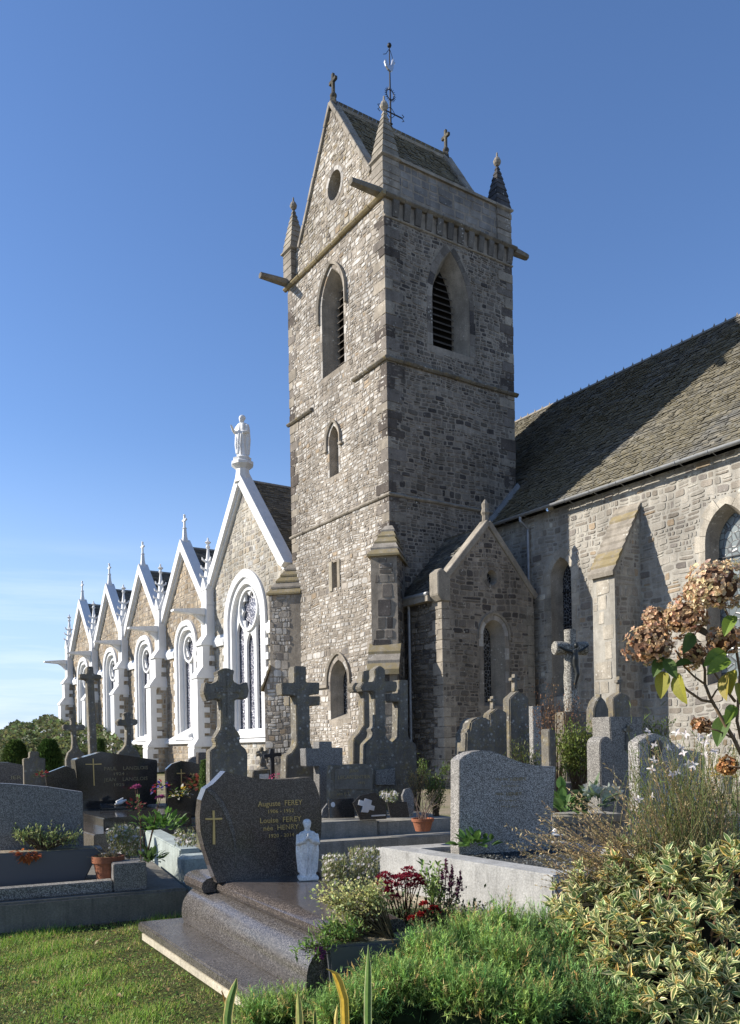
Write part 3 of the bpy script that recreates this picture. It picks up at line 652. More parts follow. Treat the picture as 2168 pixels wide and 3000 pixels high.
bu = MB().prism(bp, BP, -6.44, -5.6).build('buttress', M['mortar_pale'], nave)
st = rubble(PW(NX-1.2), [(-6.44, 1.6), (-5.6, 1.6), (-5.6, 6.4), (-6.44, 6.4)], [], rh=(.4, .6), wr=(.7, 1.1), pal=pf, seed=71, gap=.015, proud=(.006, .012), split=.02, wob=.004, cut=.05)
st += rubble(lambda u, v, q: (u, -6.44-q, v), [(NX-1.2, .6), (NX, .6), (NX, 8.4), (NX-1.2, 6.4)], [], rh=(.16, .3), wr=(.2, .5), pal=pal_nave, seed=73, gap=.03, proud=(.004, .02))
place_stones(st, M['ashlar'], bu, 60)
for i in range(9):
    a, b = i/9, (i+1)/9; s0, z0, s1, z1 = 1.3, 6.35, -.02, 8.6; k = rr.uniform(.0, .02)
    sa, za, sb, zb = s0+(s1-s0)*a, z0+(z1-z0)*a, s0+(s1-s0)*b, z0+(z1-z0)*b
    MB().add([BP(sa+.03, za-.03, -6.5), BP(sa+.03, za-.03, -5.54), BP(sb, zb, -5.54), BP(sb, zb, -6.5), BP(sa+.05, za+.09+k, -6.5), BP(sa+.05, za+.09+k, -5.54), BP(sb, zb+.07+k, -5.54), BP(sb, zb+.07+k, -6.5)],
        [(0,1,2,3),(4,5,6,7),(0,1,5,4),(1,2,6,5),(2,3,7,6),(3,0,4,7)]).build('weathering_slab', M['mossy'] if i in (1,2,7) else M['dressed'], bu)
ev = np.array([NR[0]-NE[0], 0, NR[1]-NE[1]]); LN = np.linalg.norm(ev); ev /= LN
o = MB().add([(NE[0], -14.5, NE[1]), (NE[0], .0, NE[1]), (W2+.0, .0, NE[1]+(W2-NE[0])*ev[2]/ev[0]), (W2, 6.5, NE[1]+(W2-NE[0])*ev[2]/ev[0]), (NR[0], 6.5, NR[1]), (NR[0], -14.5, NR[1])], [(0,1,2,3,4,5)], (.05,.05,.05)).build('roof', M['slate'], nave)
V, F, Cc = slates(np.array([NE[0], -14.5, NE[1]]), (0, 1, 0), ev, 21, LN, .21, .125, pal_slate, 81, clip=lambda u, v: u < 14.45 or NE[0]+ev[0]*v > W2+.05, lift=.035)
big = sorted(range(len(F)//2), key=lambda i: (V[F[2*i][0]][1]))
fast('slates', V, F, M['slate'], o, Cc, 'stuff')
MB().add([(NR[0], -14.5, NR[1]), (NR[0], 6.5, NR[1]), (17.6, 6.5, NE[1]), (17.6, -14.5, NE[1])], [(0,1,2,3)], (.06,.06,.06)).build('rear_roof', M['slate'], nave)
MB().add([(NX, -14.5, 0), (17.3, -14.5, 0), (17.3, -14.5, 9.3), (NR[0], -14.5, NR[1]), (NX, -14.5, 9.3), (NX, 6.5, 0), (17.3, 6.5, 0), (17.3, 6.5, 9.3), (NR[0], 6.5, NR[1]), (NX, 6.5, 9.3)], [(0,1,2,3,4), (5,6,7,8,9), (1,6,7,2)], (.3,.26,.2)).build('end_walls', M['rubble'], nave)
t0 = MB().prism([(-.14, -.09), (.0, .05), (.14, -.09)], lambda u, v, w: (NR[0]+u, w, NR[1]+.04+v), 0, .43).add([(NR[0]-.02, .02, NR[1]+.08), (NR[0]+.02, .02, NR[1]+.08), (NR[0]+.02, .1, NR[1]+.08), (NR[0]-.02, .1, NR[1]+.08), (NR[0], .06, NR[1]+.2)], [(0,1,4),(1,2,4),(2,3,4),(3,0,4)]).mesh('ridge_tile')
for i in range(46): link('ridge_tile', t0, M['slate2'] if False else M['dressed'], o, loc=(0, -14.4+i*.45, 0))
m = MB(); ring = lambda y: [(NE[0]-.1+.085*math.cos(a), y, NE[1]-.02+.085*math.sin(a)) for a in [math.pi+math.pi*k/8 for k in range(9)]]+[(NE[0]-.1+.07*math.cos(a), y, NE[1]-.02+.07*math.sin(a)) for a in [math.pi*2-math.pi*k/8 for k in range(9)]]
m.loft([ring(-14.5), ring(0)]).build('gutter', M['zinc'], nave, smooth=.7)
for i in range(13): MB().tube([(NE[0]-.1+.09*math.cos(a), -.7-i*1.05, NE[1]-.02+.09*math.sin(a)) for a in [math.pi+math.pi*k/6 for k in range(7)]]+[(NX, -.7-i*1.05, NE[1]-.12)], .012, 5).build('gutter_bracket', M['zinc'], nave)
MB().tube([(NE[0]-.1, -1.75, NE[1]-.1), (NE[0]-.1, -1.75, NE[1]-.25), (NX-.1, -1.78, NE[1]-.5), (NX-.1, -1.78, 7.0), (NX-.12, -1.85, 6.2), (NX-.12, -1.9, 0)], .055, 8).build('downpipe', M['zinc'], nave, smooth=.7)
MB().obox((5.15, -.05, 10.25), (.75, 0, .79), (0, .05, 0), (-.07, 0, .07)).build('lead_flashing', M['zinc'], nave)

# ------------------------------------------------------------------ white-trimmed aisle with five gables
aisle = thing('gabled_aisle', 'church aisle of five stone gables with white painted trim, pinnacles and traceried windows', 'church aisle', CH, TH)
def foil(cx, cz, r, n, ph=0):
    return [(cx+r*(.72+.28*abs(math.sin(n*t/2+ph)))*math.cos(t), cz+r*(.72+.28*abs(math.sin(n*t/2+ph)))*math.sin(t)) for t in [2*math.pi*k/(n*6) for k in range(n*6)]]
def ring_prism(mb, outer, inner, P, w0, w1): return mb.prism(outer, P, w0, w1, holes=[inner])
def gothic_window(cx, w, z0, zs, apex, lights, rose_r, rose_z, parent):
    P = PW(0); o1 = arch(cx, z0, zs, w, apex, 14); f = .80; o2 = arch(cx, z0+.12, zs, w*f, apex-.1-w*.06, 14); o3 = arch(cx, z0+.2, zs, w*f*.87, apex-.2-w*.1, 14)
    wdw = MB().prism(o1, P, -.05, .12, holes=[o2]).build('traceried_window', M['white'], parent, bevel=.02, seg=1)
    ring_prism(MB(), o2, o3, P, -.25, .02).build('inner_moulding', M['white'], wdw)
    iw = w*f*.87; holes = []; lw = iw/lights; top = rose_z-rose_r-.06
    for i in range(lights):
        c = cx-iw/2+lw*(i+.5); up = zs-.1 if lights == 2 or i != 1 else top-.1; hw = lw*.74
        if lights == 3 and i != 1: up = top+.55
        holes.append(arch(c, z0+.28, up-hw*.95, hw, up, 8))
    holes.append(foil(cx, rose_z, rose_r, 6 if lights == 2 else 8))
    for sg in (-1, 1):
        e = iw*.5-.28 if lights == 2 else iw*.5-.33; holes.append(circle(cx+sg*e*.78, top+.3 if lights == 2 else top+.95, .09, 8))
    MB().prism(o3, P, -.32, -.2, holes=holes).build('tracery', M['white'], wdw)
    MB().sheet(o3, [], P, -.36).build('leaded_glass', M['glass_white'], wdw)
    if lights >= 2:
        MB().prism(circle(cx, rose_z, rose_r+.12, 28), P, -.2, -.1, holes=[circle(cx, rose_z, rose_r+.02, 28)]).build('rose_ring', M['white'], wdw)
    MB().prism([(-.1, 0), (.2, 0), (.16, .08), (-.1, .3)], lambda u, v, t: (-u, t, z0-.12+v), cx-w/2-.1, cx+w/2+.1).build('sill', M['white'], wdw)
    for sg in (-1, 1):
        for j in range(int((zs-z0)/.62)):
            u0 = cx+sg*w/2; zz = z0+.1+j*.62; MB().box(-.1, .01, min(u0, u0+sg*.2), max(u0, u0+sg*.2), zz, zz+.3).build('tooth_quoin', M['white'], wdw)
    return o1
def chevron(cx, hw, zf, za, th, x0, x1, name, parent, mat='white'):
    sl = math.hypot(hw, za-zf); dz = th*sl/hw; dw = th*sl/(za-zf)
    P = lambda u, v, w: (w, u, v)
    out = []
    for sg in (-1, 1):
        out.append(MB().prism([(cx, za), (cx+sg*hw, zf), (cx+sg*(hw-dw*.5), zf-dz*.25), (cx+sg*max(hw-dw*1.0, .1), zf), (cx, za-dz)], P, x0, x1).build(name, M[mat], parent, bevel=.02, seg=1))
    return out
def white_cross(x, y, z, s=1.):
    m = MB(); m.square([(.26*s, z-.55*s), (.2*s, z-.2*s), (.13*s, z+.25*s), (.1*s, z+.75*s)], x, y); m.lathe([(.1*s, z+.72*s), (.17*s, z+.8*s), (.1*s, z+.9*s)], x, y, 8)
    m.obox((x, y, z+1.3*s), (.06*s, 0, 0), (0, .07*s, 0), (0, 0, .42*s)); m.obox((x, y, z+1.4*s), (.05*s, 0, 0), (0, .3*s, 0), (0, 0, .075*s))
    for c in ((0, 0, 1.74), (0, .3, 1.4), (0, -.3, 1.4)): m.ball((x+c[0]*s, y+c[1]*s, z+c[2]*s), .1*s, 6, 4)
    m.build('finial_cross', M['white'], aisle, bevel=0)
def white_buttress(y, seed):
    prof = [(-.2, 0), (1.15, 0), (1.15, 1.35), (.92, 1.75), (.92, 4.7), (.62, 5.3), (.62, 6.35), (.45, 6.7), (-.2, 6.7)]
    P = lambda s, v, t: (-s, t, v); wd = .72
    o = MB().prism(prof, P, y-wd/2+.03, y+wd/2-.03).build('aisle_buttress', M['mortar_pale'], aisle)
    st = []
    for sg in (-1,): st += rubble(lambda u, v, q: (u, y+sg*(wd/2-.03+q), v), [(-.85, .1), (0, .1), (0, 6.3), (-.55, 6.3), (-.85, 4.7)], [], rh=(.2, .3), wr=(.25, .5), pal=pal_buff, seed=seed, gap=.03, proud=(.004, .02))
    place_stones(st, M['rubble'], o, 8)
    MB().prism([(1.18, 0), (1.18, 1.35), (.95, 1.77), (.95, 4.72), (.65, 5.32), (.65, 6.37), (.47, 6.72), (.2, 6.72), (.2, 6.4), (.28, 6.3), (.34, 5.2), (.62, 4.6), (.62, 1.7), (.85, 1.3), (.85, 0)], P, y-wd/2-.01, y+wd/2+.01).build('white_facing', M['white'], o)
    for z in (1.45, 4.75, 6.35):
        q = {1.45: 1.12, 4.75: .95, 6.35: .68}[z]; MB().prism([(-.1, 0), (q+.05, 0), (q+.07, .08), (q-.18, .42), (-.1, .42)], P, y-wd/2-.06, y+wd/2+.06) .build('offset_moulding', M['white'], o) if False else MB().add([(-q-.06, y-wd/2-.07, z), (-q-.06, y+wd/2+.07, z), (0, y+wd/2+.07, z), (0, y-wd/2-.07, z), (-q-.06, y-wd/2-.07, z+.09), (-q-.06, y+wd/2+.07, z+.09), (-q+.25, y+wd/2, z+.5), (-q+.25, y-wd/2, z+.5), (0, y+wd/2, z+.5), (0, y-wd/2, z+.5)],
            [(0,1,2,3),(0,1,5,4),(4,5,6,7),(7,6,8,9),(0,3,9,7,4),(1,2,8,6,5)]).build('offset_moulding', M['white'], o)
    for j in range(12):
        zz = .1+j*.5
        if zz > 6: break
        q = 1.15 if zz < 1.4 else (.92 if zz < 4.6 else .62); MB().box(-q+.25, -q+.58, y-wd/2-.02, y-wd/2+.1, zz, zz+.25).build('tooth_quoin', M['white'], o)
    # pier, spout, pinnacle
    MB().box(-.42, .15, y-.36, y+.36, 6.7, 8.3).build('pier', M['white'], o, bevel=.02, seg=1)
    MB().add([(-.3, y-.26, 8.18), (-.3, y+.26, 8.18), (-2.0, y+.2, 8.02), (-2.0, y-.2, 8.02), (-.3, y-.26, 7.82), (-.3, y+.26, 7.82), (-2.0, y+.2, 7.92), (-2.0, y-.2, 7.92)], [(0,1,2,3),(4,5,6,7),(0,1,5,4),(1,2,6,5),(2,3,7,6),(3,0,4,7)]).build('water_spout', M['white'], o)
    MB().prism([(.3, 7.84), (1.0, 7.86), (.75, 7.7), (.42, 7.35), (.3, 7.2)], P, y-.12, y+.12).build('spout_bracket', M['white'], o)
    pin = MB().box(-.4, .14, y-.34, y+.34, 8.3, 9.1).build('pinnacle', M['white'], o, bevel=.03, seg=1)
    for sg in (-1, 1): MB().prism([(-.36, 9.05), (.36, 9.05), (0, 9.75)], (lambda sg: lambda u, v, w: (-.13+sg*w, y+u, v))(sg), .22, .3).build('gablet', M['white'], pin)
    for sg in (-1, 1): MB().prism([(-.3, 9.05), (.3, 9.05), (0, 9.75)], (lambda sg: lambda u, v, w: (-.13+u, y+sg*w, v))(sg), .28, .36).build('gablet', M['white'], pin)
    MB().square([(.3, 9.1), (.24, 9.5), (.05, 11.1), (.04, 11.2)], -.13, y, n=8, rot=0).build('spire', M['white'], pin)
    for k in range(3):
        for a in range(4):
            t = math.pi/2*a+math.pi/4*0; r = .28-.06*k; zz = 9.7+.4*k; ca, sa = math.cos(t), math.sin(t)
            MB().tube([(-.13+ca*r*.6, y+sa*r*.6, zz-.05), (-.13+ca*(r+.12), y+sa*(r+.12), zz+.05), (-.13+ca*(r+.15), y+sa*(r+.15), zz+.16)], [.06, .055, .03], 5).build('crocket', M['white'], pin)
    MB().lathe([(.05, 11.05), (.12, 11.2), (.05, 11.3), (.16, 11.42), (.05, 11.5), (.04, 11.62), (.005, 11.66)], -.13, y, 8).build('pinnacle_knob', M['white'], pin)
BW = 6.75; Y1 = 11.4; FIRST = 15.25
seedn = 100
def bay(cx, hw, zf, za, win, pal, mort, nobj, seed):
    u0, u1 = cx-hw, cx+hw
    if win[6] == 3: wo = arch(cx, win[1], win[2], win[0], win[3], 14)
    else: wo = arch(cx, win[1], win[2], win[0], win[3], 14)
    outer = [(u0, 0), (u1, 0), (u1, zf), (cx, za), (u0, zf)]
    hb = [(u0-1, 1.6), (u1+1, 1.6), (u1+1, 1.95), (u0-1, 1.95)]
    wallface('bay_wall', aisle, PW(0), outer, [wo], mort, dict(rh=(.16, .3), wr=(.22, .5), pal=pal, gap=.03, proud=(.004, .022), seed=seed), nobj, hpad=[wo, hb])
    gothic_window(cx, win[0], win[1], win[2], win[3], win[6], win[4], win[5], aisle)
    chevron(cx, hw+.12, zf+.15, za+.45, .42, -.28, .3, 'gable_coping', aisle); chevron(cx, hw-.12, zf-.05, za-.08, .18, -.14, .1, 'coping_moulding', aisle)
    # base and string mouldings
    for a, b in ((u0, cx-win[0]/2-.1), (cx+win[0]/2+.1, u1)):
        MB().prism([(-.05, 6.25), (.1, 6.25), (.14, 6.4), (.14, 6.55), (-.05, 6.9)], lambda u, v, w: (-u, w, v), a, b).build('string_band', M['white'], aisle)
    MB().prism([(-.05, 1.62), (.16, 1.62), (.18, 1.72), (-.05, 1.98)], lambda u, v, w: (-u, w, v), u0, u1).build('base_moulding', M['white'], aisle)
    rz = za-.25; sl = math.atan2(za-zf, hw); LL = hw/math.cos(sl)
    for sg in (-1, 1):
        y0 = cx-sg*hw; o = MB().add([(.2, y0, zf), (7.5, y0, zf), (7.5, cx, za), (.2, cx, za)], [(0,1,2,3)], (.07,.07,.07)).build('gable_roof', M['slate2'], aisle)
        if sg == 1:
            V, F, Cc = slates(np.array([.2, y0, zf]), (1, 0, 0), (0, math.cos(sl)*sg, math.sin(sl)), 7, LL, .26, .16, pal_slate, seed+5); fast('slates', V, F, M['slate2'], o, Cc, 'stuff')
    MB().prism([(-.1, -.06), (0, .06), (.1, -.06)], lambda u, v, w: (w, cx+u, za+.05+v), .3, 7.5).build('ridge', M['slate2'] if False else M['dressed'], aisle)
def pal_grey(rr):
    c = pal_buff(rr); return (c[0]*.98, c[1]*1.08, c[2]*1.22)
bay(Y1, 4.2, 8.75, 13.4, (4.35, 1.95, 7.1, 9.4, .86, 7.62, 3), pal_grey, 'mortar_pale', 90, 101)
MB().box(.0, .05, 15.3, 15.7, 0, 8.6).build('pier_backing', M['mortar_pale'], aisle)
for k in range(4):
    cx = FIRST+BW*(k+.5); bay(cx, BW/2, 8.2, 11.85, (3.05, 1.95, 6.7, 8.05, .62, 6.6, 2), pal_buff, 'mortar', (60, 40, 30, 20)[k], 111+k*10); white_cross(0, cx, 12.3, .72)
for k in range(5): white_buttress(FIRST+BW*k, 140+k)
MB().square([(.36, 13.3), (.28, 13.9), (.48, 14.08), (.48, 14.2), (.36, 14.28), (.4, 14.38)], -.02, Y1, rot=0, n=8).build('statue_pedestal', M['white'], aisle)
# door hood beside the first white buttress
MB().add([(-1.15, FIRST+.36, 2.05), (-.1, FIRST+.36, 2.6), (-.1, FIRST+1.9, 2.6), (-1.7, FIRST+1.6, 1.85), (-1.15, FIRST+.36, 1.9), (-.1, FIRST+.36, 2.0), (-.1, FIRST+1.9, 2.0), (-1.7, FIRST+1.6, 1.75)], [(0,1,2,3),(4,5,6,7),(0,1,5,4),(1,2,6,5),(2,3,7,6),(3,0,4,7)]).build('canopy', M['white'], aisle)
# ------------------------------------------------------------------ grave materials
def m_granite(name, dark, mid, light, scale, rough, cov=.5, bump=0, stain=0):
    t = NT(name); v = t.vor(scale, out='Color'); s = t.n.new('ShaderNodeSeparateColor'); t.lk(v, s.inputs[0])
    c = t.mix(t.ramp(s.outputs[0], (cov-.08, 0), (cov+.08, 1)), dark, mid); c = t.mix(t.ramp(s.outputs[1], (.7, 0), (.8, 1)), c, light)
    c = t.mix(1, c, t.ramp(t.noise(2.2, 5), (.3, .82), (.7, 1.12)), 'MULTIPLY')
    r = t.ramp(t.noise(5, 5), (.3, rough*.8), (.7, min(1, rough*1.5)))
    if stain: c = t.mix(t.ramp(t.noise(3, 6, .7), (.5, 0), (.75, stain)), c, (.2, .19, .16))
    if bump: t.bump(t.noise(60, 4), bump, .004)
    return t.out(c, r, .5)
M['granite'] = m_granite('speckled_grey_granite', (.056, .051, .045), (.212, .197, .174), (.5, .475, .43), 190, .35, .42)
M['granite_blue'] = m_granite('blue_grey_granite', (.06, .056, .052), (.13, .123, .113), (.27, .257, .238), 210, .4, .4)
M['granite_rough'] = m_granite('matt_grey_granite', (.063, .058, .051), (.155, .144, .126), (.33, .31, .275), 170, .7, .4, .3)
M['granite_warm'] = m_granite('lichened_warm_granite', (.085, .078, .064), (.19, .175, .145), (.36, .34, .29), 60, .8, .4, .5)
M['black'] = m_granite('polished_black_granite', (.019, .018, .017), (.034, .031, .028), (.07, .064, .058), 240, .09)
M['brown'] = m_granite('polished_brown_granite', (.036, .030, .026), (.07, .058, .05), (.15, .125, .108), 200, .15, .45)
M['brown2'] = m_granite('honed_brown_granite', (.04, .035, .031), (.08, .071, .064), (.17, .153, .138), 200, .22, .45, stain=.12)
M['cross'] = m_stone('lichened_cross_stone', (.205, .187, .155), 1.15, (.5, .49, .44), yellow=.25, var=.4, bump=.6, scale=1.5)
M['cross2'] = m_stone('brown_weathered_stone', (.23, .203, .162), .95, (.48, .47, .42), yellow=.3, var=.4, bump=.6, scale=1.5)
def m_conc(name, col, dirt=.5):
    t = NT(name); c = t.mix(1, col, t.ramp(t.noise(4, 6, .65), (.3, .72), (.7, 1.2)), 'MULTIPLY'); c = t.mix(1, c, t.ramp(t.noise(70, 4, .7), (.35, .75), (.65, 1.15)), 'MULTIPLY')
    dr = t.noise(3.5, 6, .7, t.mapping((6, 6, .5))); c = t.mix(t.ramp(dr, (.5, 0), (.75, dirt)), c, (.07, .065, .05))
    c = t.mix(t.ramp(t.noise(17, 5, .7), (.64, 0), (.72, .5)), c, (.05, .05, .045))
    t.bump(t.noise(50, 5, .7), .4, .01); return t.out(c, .9, .2)
M['concrete'] = m_conc('old_concrete', (.27, .255, .22)); M['concrete_pale'] = m_conc('pale_concrete', (.37, .365, .345), .35)
M['concrete_mint'] = m_conc('mint_painted_concrete', (.33, .37, .345), .3); M['concrete_dark'] = m_conc('dark_mossy_concrete', (.165, .152, .128), .6); M['cream'] = m_conc('cream_concrete_footing', (.48, .43, .33), .3)
M['path'] = m_conc('sandy_path_slab', (.33, .29, .22), .3)
M['gold'] = m_metal('gilded_letters', (.55, .4, .16), .4, .5); M['dull_gold'] = m_metal('faded_gilt', (.3, .24, .13), .6, .2); M['carved'] = m_stone('pale_carved_letters', (.3, .27, .22), 0, var=.2)
M['plaster'] = m_conc('white_resin', (.8, .78, .74), .06); M['terra'] = m_conc('terracotta', (.30, .115, .06), .3); M['plastic'] = NT('grey_plastic').out((.075, .078, .083), .45, .4)

# ------------------------------------------------------------------ grave builders
def px_plane(px, py, d, yaw):
    O = AT(px, py, d); n = np.array([math.sin(yaw), -math.cos(yaw), 0]); e = np.array([math.cos(yaw), math.sin(yaw), 0])
    def f(x, y):
        r = ray(x, y); t = np.dot(O-EYE, n)/np.dot(r, n); Pq = EYE+r*t; return (float(np.dot(Pq-O, e)), float(Pq[2]))
    return O, f
PF = lambda u, v, w: (u, w, v)
def monument(name, label, cat, zm, pts, d, yaw, th, mat, zb=0, part='body', bev=.008, group=None, close=True):
    xs = [p[0] for p in pts]; cx = (min(xs)+max(xs))/2; X, Y = zm(cx, pts[0][1]); O, f = px_plane(X, Y, d, yaw)
    q = [f(*zm(*p)) for p in pts]
    if close: q = [(q[0][0], zb)]+q+[(q[-1][0], zb)]
    t = thing(name, label, cat, (O[0], O[1], 0), yaw, group)
    t_body = MB().prism(q, PF, 0, th).build(part, M[mat], t, bevel=bev, seg=2)
    t['_d'] = d; 
    return t, (lambda x, y: f(*zm(x, y))), t_body
def plate(parent, name, f, pts, mat, w0=-.012, w1=.002, bev=0):
    return MB().prism([f(*p) for p in pts], PF, w0, w1).build(name, M[mat], parent, bevel=bev, seg=1)
TEXTS = []
def text(parent, s, f, x, y, hpx, mat, name='inscription', wpx=None, dz=-.006):
    """centre of the line at (x, y) in the zoom of f; cap height hpx there"""
    u, z = f(x, y); u2, z2 = f(x, y+hpx); h = abs(z-z2)
    cu = bpy.data.curves.new('lettering', 'FONT'); cu.body = s; cu.size = h/.7; cu.align_x = 'CENTER'; cu.align_y = 'CENTER'; cu.extrude = .002; cu.resolution_u = 2
    o = bpy.data.objects.new('lettering', cu); COL.objects.link(o); w = None
    if wpx: w = abs(f(x+wpx/2, y)[0]-f(x-wpx/2, y)[0])
    TEXTS.append((o, parent, u, z, mat, name, w, dz))
def flush_texts():
    bpy.context.view_layer.update(); dg = bpy.context.evaluated_depsgraph_get()
    for o, parent, u, z, mat, name, w, dz in TEXTS:
        me = bpy.data.meshes.new_from_object(o.evaluated_get(dg)); me.materials.clear()
        xs = [v.co.x for v in me.vertices]; sx = w/(max(xs)-min(xs)) if w and xs else 1
        n = link(name, me, M[mat], parent); n.location = (u, dz, z); n.rotation_euler = (math.pi/2, 0, 0); n.scale = (sx, 1, 1)
    for o, *_ in TEXTS:
        cu = o.data; bpy.data.objects.remove(o); bpy.data.curves.remove(cu)
    TEXTS.clear()
def remesh(mb, voxel, name, mat, parent, smooth=True):
    me = mb.mesh(name, fix=True); o = bpy.data.objects.new('tmp', me); COL.objects.link(o); md = o.modifiers.new('r', 'REMESH'); md.mode = 'VOXEL'; md.voxel_size = voxel
    md2 = o.modifiers.new('s', 'SMOOTH'); md2.factor = .5; md2.iterations = 1
    bpy.context.view_layer.update(); dg = bpy.context.evaluated_depsgraph_get(); m2 = bpy.data.meshes.new_from_object(o.evaluated_get(dg)); bpy.data.objects.remove(o)
    m2.name = name; m2.materials.clear()
    if smooth: m2.shade_smooth()
    return link(name, m2, M[mat], parent)
c1 = ZM(0, 1900, 700/1639); c2 = ZM(560, 1900, 700/1639); c3 = ZM(1200, 1950, 700/1639); r5 = ZM(1400, 1550, 768/1639); c5 = ZM(0, 2400, 700/1639); r6 = ZM(500, 2400, 800/1639); r8 = ZM(1100, 2400, 1068/1639); c4 = ZM(1500, 2000, 668/1639)

# ---- large polished tomb in front
P0, P1 = np.array([-1.46, 6.42]), np.array([-.35, 4.46]); e2 = (P1-P0)/np.linalg.norm(P1-P0); LT = np.linalg.norm(P1-P0); wv = np.array([math.cos(.40), math.sin(.40)])
tomb = thing('family_tomb', 'low tomb of polished brown granite with rolled edge on a wide plinth', 'tomb', (P0[0], P0[1], 0))
def TP(t, z, s): q = wv*t*(1-.36*s/2.25 if t > .3 else 1)+e2*s; return (q[0], q[1], z)
MB().add([TP(*v) for v in ((-.28,.0,-.15),(1.4,.0,-.15),(1.4,.0,2.13),(-.22,.0,2.13),(-.28,.07,-.15),(1.4,.07,-.15),(1.4,.07,2.13),(-.22,.07,2.13))], [(0,1,2,3),(4,5,6,7),(0,1,5,4),(1,2,6,5),(2,3,7,6),(3,0,4,7)]).build('footing', M['cream'], tomb, bevel=.01)
MB().add([TP(*v) for v in ((-.3,.074,-.18),(1.42,.074,-.18),(1.42,.074,2.16),(-.24,.074,2.16),(-.3,.145,-.18),(1.42,.145,-.18),(1.42,.145,2.16),(-.24,.145,2.16))], [(0,1,2,3),(4,5,6,7),(0,1,5,4),(1,2,6,5),(2,3,7,6),(3,0,4,7)]).build('plinth', M['brown2'], tomb, bevel=.012)
L = [(0, .147), (-.015, .2), (-.012, .26), (.0, .31), (.03, .36), (.07, .395), (.12, .41), (.145, .412)]
Wt = 1.06
MB().prism(L+[(Wt-t, z) for t, z in reversed(L)], lambda t, z, s: TP(t, z, s), 0, LT).build('rolled_base', M['brown2'], tomb, smooth=.6)
L2 = [(.15, .415), (.135, .44), (.14, .47), (.165, .495), (.2, .505), (.24, .508)]
MB().prism(L2+[(Wt-t, z) for t, z in reversed(L2)], lambda t, z, s: TP(t, z, s), .36, LT-.02).build('ledger_slab', M['brown'], tomb, smooth=.6)
L3 = [(.05, .415), (.035, .45), (.045, .49), (.075, .515), (.12, .525)]
MB().prism(L3+[(Wt-t, z) for t, z in reversed(L3)], lambda t, z, s: TP(t, z, s), -.1, .34).build('headstone_base', M['brown'], tomb, smooth=.6)
pts = [(175,1598),(135,1500),(95,1380),(65,1260),(58,1150),(70,1040),(100,962),(150,930),(190,890),(235,842),(300,862),(400,882),(500,895),(600,898),(700,893),(825,882),(850,920),(875,990),(892,1080),(896,1160),(893,1260),(880,1360),(862,1460),(845,1552)]
hs, f, _b = monument('headstone', 'curved polished brown granite headstone inscribed FEREY, with gilt cross', 'headstone', c2, pts, 6.2, .42, .15, 'brown', .5, 'stone', .012)
plate(hs, 'gilt_cross', f, [(146,1342),(148,1174),(95,1174),(95,1162),(145,1162),(144,1110),(158,1110),(159,1162),(210,1160),(210,1172),(160,1174),(163,1342)], 'gold', -.014, .002)
for s, x, y, h, w in (('Auguste  FEREY', 610, 1062, 36, 305), ('1906 - 1952', 613, 1115, 25, 175), ('Louise  FEREY', 612, 1175, 36, 282), ('née  HENRY', 615, 1228, 34, 240), ('1920 - 2014', 617, 1282, 25, 172)): text(hs, s, f, x, y, h, 'gold', 'gilt_line', w)
# carved scoop on the left of the stone
sc = [f(110, 985), f(150, 1020), f(200, 1090), f(245, 1180), f(280, 1290), f(298, 1400), f(302, 1500), f(310, 1505), f(312, 1400), f(300, 1270), f(270, 1160), f(225, 1060), f(165, 985), f(125, 960)]
MB().prism(sc, PF, -.006, .003).build('carved_scroll', M['brown2'], hs, bevel=.004, seg=1)
# praying saint figurine
def robed(h, arms, hood=False):
    m = MB(); n = 28
    sec = [(0, .16, .13), (.04, .165, .135), (.05, .135, .115), (.12, .13, .11), (.3, .122, .10), (.45, .128, .105), (.56, .15, .115), (.66, .162, .115), (.74, .15, .10), (.785, .115, .085), (.805, .05, .05), (.85, .042, .045)]
    rings = []
    for z, rx, ry in sec:
        fo = .0 if z < .045 or z > .76 else .12*(1-abs(z-.35)); rings.append([(h*rx*math.cos(a)*(1+fo*math.sin(9*a+z*5)), h*ry*math.sin(a)*(1+fo*math.sin(9*a+1+z*5)), h*z) for a in [2*math.pi*k/n for k in range(n)]])
    m.loft(rings); m.ball((0, -.012*h, .9*h), .064*h, 14, 12, (.95, 1.1, 1.3)); m.ball((0, -.06*h, .85*h), .03*h, 8, 6, (1, .8, 1.5)); m.ball((0, .014*h, .93*h), .073*h, 14, 10, (1, 1.05, .9))
    for sg in (-1, 1): m.tube([(sg*.012*h, -.074*h, .918*h), (sg*.034*h, -.064*h, .915*h)], .007*h, 5)
    m.tube([(-.02*h, -.078*h, .868*h), (.02*h, -.078*h, .868*h)], .008*h, 5); m.tube([(0, -.115*h, .8*h-.2*h), (-.03*h, -.125*h, .35*h), (-.05*h, -.12*h, .1*h)], [.014*h, .012*h, .014*h], 6); m.tube([(.05*h, -.105*h, .55*h), (.03*h, -.12*h, .3*h), (.04*h, -.12*h, .08*h)], [.014*h, .012*h, .014*h], 6)
    m.tube([(0, -.07*h, .905*h), (0, -.085*h, .885*h)], [.008*h, .012*h], 5)
    for pth, r in arms: m.tube([(a*h, b*h, c*h) for a, b, c in pth], [q*h for q in r], 8)
    return m
sx, sz = f(800, 1588); SP = GZ(*c2(802, 1583), .512)
st = thing('saint_figurine', 'white praying saint figurine standing on the polished tomb', 'statue', (SP[0], SP[1], .51), .2)
